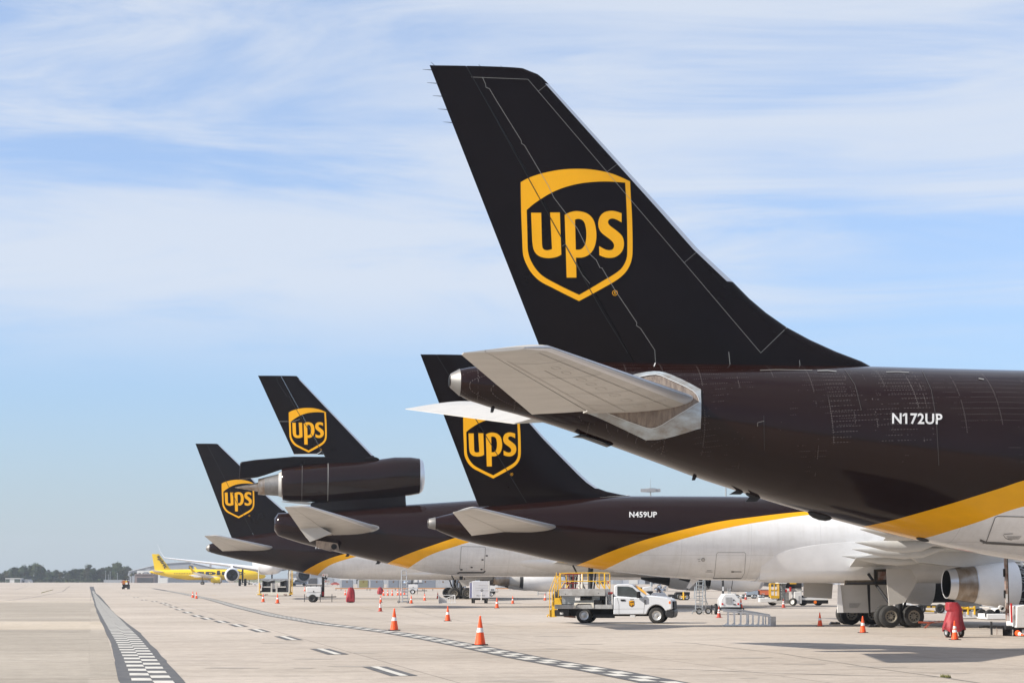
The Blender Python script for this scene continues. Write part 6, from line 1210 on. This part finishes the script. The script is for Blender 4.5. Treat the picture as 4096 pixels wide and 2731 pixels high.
def silver_conveyor():
    b = TB('belt_loader', 'silver hooded belt loader behind the truck windshield', 'belt loader', 2590, 2402); q = lambda zx, zy: (2550 + zx / 5.227, 2230 + zy / 5.227)
    b.poly('hood', M_alu, [q(115, 715), q(105, 625), q(290, 595), q(315, 640), q(310, 690)], 0, 1.6, None, 0.05); b.poly('belt', M_dark, [q(-150, 600), q(110, 620), q(110, 690), q(-150, 665)], 0.2, 1.4); b.box('chassis', M_dark, *q(-60, 700), *q(330, 780), 0.2, 1.5)
    for zx in (0, 180): x, _ = b.m(*q(zx, 0)); b.wheel(x, 0.4, 0.1, 0.4, 0.25)
silver_conveyor()
def tow_bar():
    b = TB('tow_bar', 'rusty red tow bar on thin legs beside the near red cover', 'tow bar', 3720, 2511); q = lambda zx, zy: (3550 + zx / 4.308, 2380 + zy / 4.308)
    b.tubes('bar', mat('rusty_red', (0.28, 0.06, 0.03), 0.6), [[(*q(535, 465), 0), (*q(720, 470), 0), (*q(1000, 455), 0.3)]], 0.045); b.tubes('leg', mat('rusty_red', (0.28, 0.06, 0.03)), [[(*q(720, 472), 0), (*q(628, 570), -0.1), (*q(655, 572), -0.1), (*q(745, 478), 0)]], 0.02); b.tubes('pin', M_dark, [[(*q(zx, 462), 0.1), (*q(zx, 432), 0.1)] for zx in (728, 760, 825, 885, 905, 940)], 0.012); b.box('amber_plate', M_rust, *q(740, 455), *q(990, 466), 0.05, 0.1)
tow_bar()
def white_loader(x0, y0, x1, y1, py, label, yellow=True, step=None):
    b = TB('pallet_loader', label, 'loader', (x0 + x1) / 2, py, 'loaders parked behind the freighter'); w = x1 - x0
    b.box('base', M_cleanwhite, x0, py - (py - y0) * 0.45, x1, py - 2, 0, 2.4, None, 0.03); b.box('deck', M_grey, x0 + w * 0.1, y0 + 3, x1 - w * 0.05, y0 + 7, 0.1, 2.3); b.box('cab', M_cleanwhite, x0 + w * 0.65, y0, x1, py - (py - y0) * 0.4, 0.2, 1.2, None, 0.04); b.box('cab_window', M_glass, x0 + w * 0.7, y0 + 3, x1 - w * 0.06, y0 + 12, 0.17, 0.2)
    if yellow: b.tubes('guard_rail', M_yellow, [[(x0 + 3, py - 18, 0), (x0 + 3, y0, 0), (x0 + w * 0.6, y0, 0), (x0 + w * 0.6, py - 18, 0)], [(x0 + 3, (y0 + py - 18) / 2, 0), (x0 + w * 0.6, (y0 + py - 18) / 2, 0)], [(x0 + w * 0.3, y0, 0), (x0 + w * 0.3, py - 18, 0)]], 0.06); b.box('yellow_panel', M_yellow, x0 + w * 0.12, y0 + 8, x0 + w * 0.4, py - 14, 0.15, 0.25)
    for t in (0.15, 0.8): x = b.m(x0 + w * t, 0)[0]; b.wheel(x, 0.28, 0.2, 0.28, 0.25, None, M_dark); b.wheel(x, 0.28, 2.2, 0.28, 0.25, None, M_dark)
    b.box('leg_pad', M_yellow, x1 - w * 0.12, py - 6, x1 - w * 0.06, py, -0.1, 0.1)
white_loader(3846, 2410, 3935, 2472, 2474, 'white pallet loader with yellow cage right of the near red cover'); white_loader(3948, 2424, 4060, 2470, 2478, 'plain white loader under the near engine', False); white_loader(4000, 2400, 4140, 2452, 2456, 'white loader seen past the right-edge trailer', False)
def pushback():
    b = TB('pushback_tractor', 'white and yellow pushback tractor seen between wheels and engine', 'tractor', 3700, 2452); q = lambda zx, zy: (3550 + zx / 4.308, 2380 + zy / 4.308)
    b.poly('body', M_cleanwhite, [q(295, 300), q(295, 130), q(380, 120), q(430, 160), q(540, 185), q(560, 300)], 0, 2.2, None, 0.05); b.poly('boom', M_yellow, [q(550, 245), q(820, 260), q(820, 290), q(550, 280)], 0.2, 0.5, None, 0.02); b.box('yellow_deck', M_yellow, *q(380, 230), *q(420, 255), -0.05, 0); b.box('hose_tray', M_dark, *q(570, 170), *q(1030, 215), 0.5, 1.5)
    for k in range(5): b.box('yellow_clip', M_yellow, *q(620 + 90 * k, 190), *q(675 + 90 * k, 210), 0.42, 0.5)
    b.box('low_trailer', M_cleanwhite, *q(890, 270), *q(1140, 350), 0.1, 1.5, None, 0.02)
    for zx in (330, 590, 920): x, _ = b.m(*q(zx, 0)); b.wheel(x, 0.3, 0.2, 0.3, 0.25, None, M_dark)
pushback()
def steel_stand(px, py, label):
    b = TB('work_stand', label, 'work stand', px, py); b.tubes('frame', M_gal, [[(px + dx, py, d), (px + dx, py - 18, d)] for dx in (-16, 16) for d in (0, 1)] + [[(px - 16, py - h, d), (px + 16, py - h, d)] for h in (8, 18) for d in (0, 1)], 0.05); b.box('top', M_gal, px - 17, py - 19, px + 17, py - 17.5, 0, 1)
steel_stand(2168, 2381.5, 'small bare work stand beyond the cone by the yellow stair')
# ------------------------------------------------------------------ airliners, buildings and trees far off
def airliner(name, label, X, Y, hd, S, body, finm, wingm, text=None, tcol=None, engine_m=None, group=None, winglet=True, textpos=(0.2, 0.75), fintext=False):
    """a narrow-body airliner at true proportions (44.5 m long), nose towards heading hd, scaled by S"""
    r = thing(name, label, 'airplane', (X, Y, 0), R(hd), group); r.scale = (S, S, S)
    st = [(-22, 4.9, 0.15, 0.15), (-21, 4.85, 0.5, 0.5), (-17, 4.5, 1.15, 1.1), (-12, 4.05, 1.75, 1.7), (-8, 3.85, 2.03, 1.97), (14, 3.85, 2.03, 1.97), (18, 3.8, 1.95, 1.9), (20.5, 3.6, 1.45, 1.45), (21.8, 3.35, 0.85, 0.85), (22.3, 3.2, 0.2, 0.2)]
    MB().loft([[(x, w * math.cos(6.2832 * i / 32), z + h * math.sin(6.2832 * i / 32)) for i in range(32)] for x, z, h, w in st]).build('fuselage', body, r, True, 60)
    def surf(secs, m, nm, par=r, vert=False):
        rg = []
        for xl, xt, y, z, th in secs:
            us = [(i / 8) ** 1.6 for i in range(9)]; a = [(xl + (xt - xl) * u, th * nshape(u)) for u in us] + [(xl + (xt - xl) * u, -th * nshape(u) - 0.004) for u in us[::-1]]
            rg.append([(x, y + t, z) if vert else (x, y, z + t) for x, t in a])
        return MB().loft(rg).build(nm, m, par, True, 45)
    fin = surf([(-13.2, -20.0, 0, 5.2, 0.3), (-14.2, -20.2, 0, 6.0, 0.3), (-18.6, -21.3, 0, 11.7, 0.13)], finm, 'vertical_fin', r, True)
    for sg in (-1, 1):
        surf([(-16.5, -20.4, sg * 0.6, 4.9, 0.2), (-19.9, -21.4, sg * 6.2, 5.5, 0.08)], wingm, 'stabilizer')
        w = surf([(5.2, -2.6, sg * 1.6, 2.75, 0.45), (1.9, -2.6, sg * 6, 3.35, 0.25), (-3.4, -5.0, sg * 16.6, 4.6, 0.09)], wingm, 'wing')
        if winglet: surf([(-3.5, -5.0, sg * 16.5, 4.6, 0.08), (-4.5, -5.5, sg * 17.2, 5.6, 0.05), (-5.6, -6.1, sg * 17.7, 6.9, 0.03)], finm if finm != wingm else wingm, 'winglet', w, False)
        for yy in (5.8, 9, 12): MB().lathe([(-2.2, 0.02), (-1, 0.2), (0.2, 0.22), (1.4, 0.02)], (-3.0 - (yy - 5.8) * 0.2, sg * yy, 3.0 + (yy - 5.8) * 0.1), (1, 0, 0), 10).build('flap_fairing', wingm, w)
        e = MB().lathe([(-0.6, 0.85), (0.4, 1.1), (1.6, 1.2), (2.5, 1.18), (3.0, 1.05)], (2.2, sg * 5.75, 1.75), (1, 0, 0), 28).build('engine', engine_m or body, r)
        MB().lathe([(2.98, 1.06), (3.2, 1.0), (3.22, 0.94), (3.0, 0.9), (2.3, 0.92)], (2.2, sg * 5.75, 1.75), (1, 0, 0), 28).build('intake_lip', M_lip, e); MB().lathe([(2.35, 0.93), (2.4, 0.25), (2.8, 0.02)], (2.2, sg * 5.75, 1.75), (1, 0, 0), 24).build('fan', M_black, e); MB().lathe([(-1.6, 0.3), (-0.5, 0.6), (0, 0.7)], (2.2, sg * 5.75, 1.75), (1, 0, 0), 20).build('nozzle', M_hot, e)
        MB().prism([(1.6, 2.7), (4.6, 2.75), (3.0, 3.4), (-0.5, 3.3)], sg * 5.75 - 0.15, sg * 5.75 + 0.15).build('pylon', wingm, e)
        g = MB().cyl((-1.8, sg * 3.8, 0.5), (-1.8, sg * 3.8, 3), 0.14).build('landing_gear', M_dark, r)
        for dy in (-0.45, 0.45): wheel_at(g, (-1.8, sg * 3.8 + dy, 0.6), 0.6, 0.4, M_hub)
    g = MB().cyl((16, 0, 0.4), (16, 0, 2.4), 0.12).build('landing_gear', M_dark, r)
    for dy in (-0.3, 0.3): wheel_at(g, (16, dy, 0.4), 0.4, 0.25, M_hub)
    wn = MB()
    for k in range(44):
        x = -12.5 + k * 0.62
        for sg in (-1, 1): y = sg * 1.945; wn.add([(x, y, 4.15), (x + 0.24, y, 4.15), (x + 0.24, sg * 1.905, 4.5), (x, sg * 1.905, 4.5)], [(0, 1, 2, 3)])
    o = wn.build('window_row', M_dark, r, False); o['kind'] = 'stuff'
    if text:
        def fn(u, v):
            x = textpos[0] + (textpos[1] - textpos[0]) * u; z = 3.15 + 2.3 * v; y = -1.97 * math.sqrt(max(1 - ((z - 3.85) / 2.03) ** 2, 0.02)) - 0.05; return (x, y, z)
        vs, fs = text_mesh(text, 0.035); vv = []; 
        bm = bmesh.new(); 
        for u, v in vs: bm.verts.new((u, v, 0))
        bm.verts.ensure_lookup_table()
        for f in fs: bm.faces.new([bm.verts[i] for i in f])
        bmesh.ops.triangulate(bm, faces=bm.faces); bmesh.ops.subdivide_edges(bm, edges=bm.edges, cuts=3, use_grid_fill=True)
        me = bpy.data.meshes.new('body_lettering'); bm.to_mesh(me); bm.free()
        for v in me.vertices: v.co = fn(v.co.x, v.co.y)
        me.materials.append(tcol); o = bpy.data.objects.new('body_lettering', me); C.objects.link(o); o.parent = r
        if fintext:
            def ff(u, v):   # lettering climbing the fin, reading downwards
                z = 10.9 - 4.7 * u; xm = -19.0 + 3.05 * u; return (xm - 0.75 + (v) * 1.5, -0.36, z + v * 0.75 - 0.3)
            text_part('fin_lettering', text, ff, tcol, fin, 0.04)
    return r
M_yel_air = mat('airliner_yellow', (0.82, 0.55, 0.004), 0.35, var=0.05); M_blackletter = mat('airliner_black_letter', (0.02, 0.02, 0.022), 0.4); M_blueletter = mat('blue_letter', (0.12, 0.14, 0.42), 0.4)
M_air_white = mat('airliner_white', (0.62, 0.63, 0.66), 0.35, var=0.05)
# yellow airliner, seen from its right side; tail at 608 px, belly wheels near 808 px
S1 = 1.06; D1 = 820; x_t = (608 - 2048) * D1 / F; airliner('passenger_airplane', 'all-yellow airliner with black lettering, far off at the left', x_t + 22 * S1 * math.cos(R(6)), D1 + 22 * S1 * math.sin(R(6)), 6, S1, M_yel_air, M_yel_air, M_white, 'spirit', M_blackletter, M_yel_air, 'airliners parked far off', True, (-4.0, 13.5), True)
# white airliner seen nose-on, its right wing crossing in front of the yellow one
D2 = 640; airliner('passenger_airplane', 'white airliner seen nose-on, its long wing crossing the yellow one', (1042 - 2048) * D2 / F, D2 + 20, -80, 2.0, M_air_white, M_air_white, M_air_white, None, None, M_air_white, 'airliners parked far off')
D3 = 370; airliner('passenger_airplane', 'grey-finned airliner almost hidden, only its fin tip above the second freighter', (2490 - 2048) * D3 / F + 24, D3, 8, 1.42, M_air_white, mat('pale_fin', (0.5, 0.5, 0.56), 0.5), M_air_white, None, None, M_air_white, 'airliners parked far off', False)
# ---- light masts
def mast(px, ytop, D, label, heads):
    top = at(px, ytop, D); r = thing('light_mast', label, 'light mast', (top.x, D, 0), 0, 'apron light masts'); h = top.z
    MB().cyl((0, 0, 0), (0, 0, h), 0.45, 0.2, 12).build('pole', M_gal, r)
    if heads:
        MB().lathe([(-0.3, 1.6), (0.3, 1.6)], (0, 0, h), (0, 0, 1), 16, (True, True)).build('head_ring', M_gal, r)
        for k in range(10): a = 6.2832 * k / 10; c = (2.4 * math.cos(a), 2.4 * math.sin(a), h - 0.3); MB().box((c[0] - 0.7, c[1] - 0.4, c[2] - 0.5), (c[0] + 0.7, c[1] + 0.4, c[2] + 0.4)).build('floodlight', M_midgrey, r)
        MB().cyl((0, 0, h), (0, 0, h + 3.4), 0.08, 0.03, 6).build('lightning_rod', M_gal, r)
mast(2602, 1956, 625, 'tall light mast with a ring of floodlights rising above the second freighter', True); mast(2903, 1949, 560, 'thin bare pole rising above the second freighter crown', False)

# ---- buildings at the far side
def bld(name, label, x0, y0, x1, D, depth, m, parts=()):
    a, b = at(x0, y0, D), at(x1, y0, D); r = thing(name, label, 'building', ((a.x + b.x) / 2, D, 0), 0, 'buildings beyond the apron'); hw = (b.x - a.x) / 2
    MB().box((-hw, 0, 0), (hw, depth, a.z)).build('wall', m, r, False); return r, hw, a.z
M_bbrown = mat('brown_wall', (0.22, 0.17, 0.155), 0.8, var=0.1, vscale=0.3); M_bwhite = mat('white_wall', (0.62, 0.62, 0.60), 0.8, var=0.1, vscale=0.2); M_bgrey = mat('grey_cladding', (0.30, 0.32, 0.35), 0.6, var=0.08, vscale=0.3, stretch=(6, 1, 0.2)); M_bdark = mat('dark_opening', (0.05, 0.05, 0.055), 0.8)
r, hw, h = bld('low_building', 'low brown building with a wide dark opening, left of the yellow tail', 540, 2297, 617, 1290, 14, M_bbrown); MB().box((-hw * 0.78, -0.12, 0.0), (hw * 0.92, 0.0, h * 0.62)).build('garage_door', M_bdark, r, False); MB().box((-hw * 1.02, -0.5, h), (hw * 1.02, 14.3, h + 0.5)).build('roof', M_bbrown, r, False); MB().box((-hw * 0.2, 3, h + 0.5), (hw * 0.2, 6, h + 1.7)).build('roof_unit', M_midgrey, r, False)
r, hw, h = bld('white_building', 'white flat building with rooftop plant behind the brown one', 548, 2281, 640, 1330, 20, M_bwhite)
for k in range(5): MB().box((-hw + hw * 0.35 * k + 1, -0.08, h * 0.55), (-hw + hw * 0.35 * k + 2.6, 0, h * 0.8)).build('window', M_bdark, r, False)
MB().box((-hw * 0.3, 2, h), (hw * 0.1, 6, h + 1.6)).build('roof_unit', M_midgrey, r, False)
def hangar():
    D = 1380; pts = [(500, 2332), (515, 2286), (650, 2254), (757, 2247.5), (870, 2274), (890, 2332)]; P = [at(x, y, D) for x, y in pts]; cx = (P[0].x + P[-1].x) / 2
    r = thing('hangar', 'grey gabled hangar with a dark square opening behind the yellow airliner', 'building', (cx, D, 0), 0, 'buildings beyond the apron'); poly = [(p.x - cx, max(p.z, 0.0)) for p in P]
    MB().prism(poly, 0, 60).build('wall', M_bgrey, r, False); mb = MB()
    for (a, b) in zip(poly[1:-1], poly[2:-1]): mb.add([(a[0], -0.6, a[1] + 0.1), (b[0], -0.6, b[1] + 0.1), (b[0], 60.5, b[1] + 0.1), (a[0], 60.5, a[1] + 0.1), (a[0], -0.6, a[1] + 0.5), (b[0], -0.6, b[1] + 0.5), (b[0], 60.5, b[1] + 0.5), (a[0], 60.5, a[1] + 0.5)], [(0, 1, 5, 4), (4, 5, 6, 7), (0, 3, 2, 1), (1, 2, 6, 5), (2, 3, 7, 6), (3, 0, 4, 7)])
    mb.build('roof', mat('pale_roof', (0.5, 0.53, 0.56), 0.6), r, False)
    q = [at(x, y, D) for x, y in ((755, 2273), (770, 2260))]; MB().box((q[0].x - cx, -0.15, q[0].z), (q[1].x - cx, -0.01, q[1].z)).build('vent_opening', M_bdark, r, False)
    q = [at(x, y, D) for x, y in ((670, 2330), (830, 2310))]; MB().box((q[0].x - cx, -0.15, 0), (q[1].x - cx, -0.01, q[1].z)).build('hangar_door', mat('slate_door', (0.13, 0.15, 0.18), 0.6), r, False)
hangar()
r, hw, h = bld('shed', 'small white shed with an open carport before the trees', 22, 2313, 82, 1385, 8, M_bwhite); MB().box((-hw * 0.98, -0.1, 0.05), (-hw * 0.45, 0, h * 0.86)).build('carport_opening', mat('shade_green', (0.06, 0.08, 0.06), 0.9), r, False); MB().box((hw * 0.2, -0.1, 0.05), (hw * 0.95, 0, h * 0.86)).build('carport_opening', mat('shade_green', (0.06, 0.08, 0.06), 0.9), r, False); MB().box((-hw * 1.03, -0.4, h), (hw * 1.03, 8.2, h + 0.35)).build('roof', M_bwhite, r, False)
r, hw, h = bld('shed', 'low grey-roofed shed right of the white one', 80, 2321, 120, 1390, 8, M_bwhite); MB().prism([(-hw, h), (hw, h), (hw * 0.7, h + 0.9), (-hw * 0.7, h + 0.9)], -0.3, 8.2).build('roof', M_midgrey, r, False); MB().box((-hw * 0.5, -0.1, 0), (-hw * 0.1, 0, h * 0.8)).build('door', M_bdark, r, False)
r, hw, h = bld('white_van_body', 'white box body parked beside the yellow airliner tail', 632, 2310, 670, 1200, 3, M_bwhite); r['category'] = 'trailer'
for x in (-hw * 0.6, hw * 0.6): wheel_at(r, (x, 0.2, 0.5), 0.5, 0.3)
r, hw, h = bld('cargo_building', 'long pale freight building far behind the freighter bellies', 1150, 2296, 3330, 900, 30, mat('pale_blue_grey_wall', (0.40, 0.43, 0.47), 0.7, var=0.12, vscale=0.1))
for k in range(34): x = -hw + (2 * hw) * (k + 0.3) / 34; MB().box((x, -0.15, 0.2), (x + 2 * hw / 34 * 0.55, -0.01, h * 0.62)).build('dock_door', (M_bwhite, M_bdark, M_bgrey)[k % 3], r, False)
MB().box((-hw, -0.6, h), (hw, 30, h + 0.6)).build('roof', M_bgrey, r, False)
for px, m, lab in ((3062, mat('orange_box', (0.5, 0.12, 0.05), 0.6), 'orange freight box stacked beside the yellow cage'), (3010, mat('blue_grey_box', (0.25, 0.30, 0.36), 0.6), 'blue-grey freight box under the intake')):
    b = TB('freight_box', lab, 'container', px, 2386); b.box('shell', m, px - 22, 2358, px + 22, 2378, 0, 2); b.box('rim', M_gal, px - 23, 2356, px + 23, 2358, -0.05, 2.05); b.box('skid', M_dark, px - 20, 2378, px + 20, 2386, 0.1, 1.9)
# parked vans and cars along that building, small
for k, (px, c_, lab) in enumerate(((1300, (0.55, 0.56, 0.58), 'pale far car left of the tall red cover'), (1340, (0.5, 0.1, 0.08), 'red far car by the tall red cover'), (1860, (0.6, 0.6, 0.6), 'pale far car behind the far wheels'), (3345, (0.6, 0.62, 0.66), 'pale far car between the gear doors'), (1030, (0.6, 0.6, 0.62), 'pale far car beneath the white airliner'))):
    b = TB('parked_car', lab, 'car', px, 2338 + k % 3, 'cars parked far off'); s = lambda x, y: (px + x, 2338 + k % 3 - y); m = mat('car_paint_%d' % k, c_, 0.3)
    b.poly('body', m, [s(-17, 2), s(-17, 7), s(-9, 8), s(-5, 12), s(6, 12), s(10, 8), s(17, 6.5), s(17, 2)], 0, 1.7, None, 0.05); b.poly('window', M_glass, [s(-7, 8.3), s(-4, 11.4), s(5, 11.4), s(8, 8.3)], -0.02, 0)
    for x in (-10, 10): b.wheel(b.m(px + x, 0)[0], 0.36, 0.1, 0.36, 0.2)
# ---- perimeter fence and poles
fr = thing('chain_fence', 'pale chain-link fence and posts before the trees at the road end', 'fence', (*G(470, 2329.5)[:2], 0), 0); kx = G(470, 2329.5).y / F
for k in range(22): MB().cyl(((k * 4 - 55) * kx, 0, 0), ((k * 4 - 55) * kx, 0, 2.0), 0.06, n=6).build('post', M_gal, fr)
MB().add([(-55 * kx, 0.02, 0.1), (29 * kx, 0.02, 0.1), (29 * kx, 0.02, 1.9), (-55 * kx, 0.02, 1.9)], [(0, 1, 2, 3)]).build('mesh_panel', mat('chain_mesh', (0.36, 0.38, 0.40), 0.6), fr, False)
for px, yt, lab in ((423, 2281, 'first slim pole at the road end'), (434, 2296, 'shorter pole at the road end'), (441, 2284, 'third slim pole at the road end'), (470, 2290, 'slim pole right of the road end')):
    t_ = at(px, yt, 1250); p = thing('utility_pole', lab, 'pole', (t_.x, 1250, 0), 0, 'poles at the road end'); MB().cyl((0, 0, 0), (0, 0, t_.z), 0.16, 0.1, 8).build('shaft', M_gal, p); MB().box((-0.5, -0.06, t_.z - 0.3), (0.5, 0.06, t_.z - 0.12)).build('crossarm', M_gal, p)

# ---- trees
def leaf_mat(name, a, b):
    return mat(name, a, 0.75, col2=b, vscale=0.35, spec=0.2)
M_leaf = [leaf_mat('pine_foliage', (0.05, 0.085, 0.035), (0.026, 0.045, 0.02)), leaf_mat('broadleaf_foliage', (0.065, 0.085, 0.03), (0.03, 0.045, 0.018)), leaf_mat('olive_foliage', (0.085, 0.085, 0.038), (0.045, 0.05, 0.024))]
M_bark = mat('bark', (0.09, 0.07, 0.055), 0.9, var=0.4, vscale=1)
def tree_meshes(seed, pine):
    rnd = random.Random(seed); tr = MB().cyl((0, 0, 0), (0.1, 0, 6.5), 0.26, 0.14, 8).cyl((0.1, 0, 6.5), (0.15, 0.1, 10.5), 0.14, 0.04, 6); cr = MB(); cl = []
    for k in range(11):
        z = rnd.uniform(5.0, 11.5) if pine else rnd.uniform(1.8, 10.2); t = (z - 1.5) / 10; rad = (2.6 if pine else 3.6) * math.sqrt(max(1 - (2 * t - 1) ** 2, 0.15)); a = rnd.uniform(0, 6.28); q = rnd.uniform(0.2, 1)
        c = Vector((math.cos(a) * rad * q, math.sin(a) * rad * q, z)); cl.append((c, rnd.uniform(1.0, 1.9))); tr.cyl((0.05, 0, z * 0.72), c, 0.07, 0.03, 5)
    for c, s_ in cl:
        for _ in range(110):
            d = Vector((rnd.gauss(0, 1), rnd.gauss(0, 1), rnd.gauss(0, 0.7))).normalized() * s_ * rnd.uniform(0.45, 1.05); p = c + d; u = Vector((rnd.gauss(0, 1), rnd.gauss(0, 1), rnd.gauss(0, 1))).normalized(); v = u.orthogonal().normalized(); w = rnd.uniform(0.18, 0.42)
            cr.add([p - u * w, p + v * w * 0.6, p + u * w, p - v * w * 0.6], [(0, 1, 2, 3)])
    return tr.mesh('trunk', M_bark), [cr.mesh('crown', M_leaf[(seed + j) % 3], False) for j in range(1)][0]
TREES = [tree_meshes(s_, s_ % 2 == 0) for s_ in range(8)]
def tree(px, D, h, k, label, nm):
    g = at(px, 2325, D); r = thing(nm, label, 'tree', (g.x, D, -0.06), random.uniform(0, 6.28), 'trees along the far edge of the field'); s_ = h / 12.0; r.scale = (s_ * random.uniform(0.95, 1.35), s_ * random.uniform(0.95, 1.35), s_)
    for n_, me in zip(('trunk', 'crown'), TREES[k]): o = bpy.data.objects.new(n_, me); C.objects.link(o); o.parent = r
rt = random.Random(11)
prof = [(-700, 6.5), (0, 7.2), (40, 9.5), (70, 10.5), (110, 12), (150, 13), (165, 11), (190, 8.5), (220, 8.5), (270, 7.8), (300, 10), (340, 12), (370, 11.5), (400, 10), (420, 10), (450, 13), (480, 14), (505, 12), (525, 8), (560, 6)]
px = -260
while px < 540:
    for row in range(3):
        D = 1432 + row * 26 + rt.uniform(-8, 8); p = px + rt.uniform(-7, 7); hh = interp(prof, p) * rt.uniform(0.74, 1.08) * D / 1430; k = rt.randrange(8)
        where = 'at the far left edge' if p <= 10 else 'beside the white shed' if p < 125 else 'between the sheds and road end' if p < 345 else 'behind the road-end poles' if p < 490 else 'beside the far palms'
        tree(p, D, hh, k, ('dark pine ' if k % 2 == 0 else 'broad leafy tree ') + where + (' in the front row', ' in the second row', ' in the rear row')[row], 'pine_tree' if k % 2 == 0 else 'leafy_tree')
    px += 12.5
ub = MB(); ru = random.Random(3)
for _ in range(9000):
    x = ru.uniform(-330, 620); D = ru.uniform(1424, 1500); p = Vector((at(x, 2325, D).x, D, ru.uniform(-0.1, 3.4) * ru.random() ** 0.5)); u = Vector((ru.gauss(0, 1), ru.gauss(0, 1), ru.gauss(0, 1))).normalized(); v = u.orthogonal().normalized(); w = ru.uniform(0.4, 0.9); ub.add([p - u * w, p + v * w * 0.7, p + u * w, p - v * w * 0.7], [(0, 1, 2, 3)])
tag(ub.build('undergrowth', M_leaf[1], None, False), 'low green undergrowth along the foot of the far trees', 'undergrowth', kind='stuff')
def palm(px, ytop, D, label):
    t_ = at(px, ytop, D); r = thing('palm_tree', label, 'tree', (t_.x, D, 0), 0, 'palms by the far buildings'); h = t_.z - 1.4; MB().cyl((0, 0, 0), (0.1, 0, h), 0.22, 0.16, 8).build('trunk', M_bark, r); cr = MB(); rp = random.Random(px)
    for k in range(46):
        a = rp.uniform(0, 6.28); e = rp.uniform(-0.7, 1.1); pts = [Vector((0.1, 0, h)) + Vector((math.cos(a) * math.cos(e) * t, math.sin(a) * math.cos(e) * t, math.sin(e) * t - 0.25 * t * t)) for t in (0, 0.7, 1.3, 1.8)]; s_ = Vector((-math.sin(a), math.cos(a), 0)) * 0.26
        for p0, p1 in zip(pts, pts[1:]): cr.add([p0 - s_, p0 + s_, p1 + s_ * 0.8, p1 - s_ * 0.8], [(0, 1, 2, 3)])
    cr.build('crown', M_leaf[2], r, False)
palm(510, 2296, 1300, 'shaggy palm left of the palm pair'); palm(527, 2284, 1300, 'shaggy palm beside the brown building'); palm(540, 2282, 1310, 'tallest shaggy palm touching the brown building')

# ---- the air: thin haze between the camera and the far trees
hz = MB().box((-1700, -60, -1.1), (1700, 1750, 37)); hz_o = tag(hz.build('haze', None, None, False), 'thin pale haze over the whole airfield', 'haze', kind='stuff')
hm = bpy.data.materials.new('haze'); hm.use_nodes = True; hn = hm.node_tree; hn.nodes.remove(hn.nodes['Principled BSDF']); pv = hn.nodes.new('ShaderNodeVolumePrincipled')
pv.inputs['Color'].default_value = (0.80, 0.87, 1.0, 1); pv.inputs['Density'].default_value = 0.00012; pv.inputs['Anisotropy'].default_value = 0.2
hn.links.new(pv.outputs[0], hn.nodes['Material Output'].inputs['Volume']); hz_o.data.materials.append(hm)
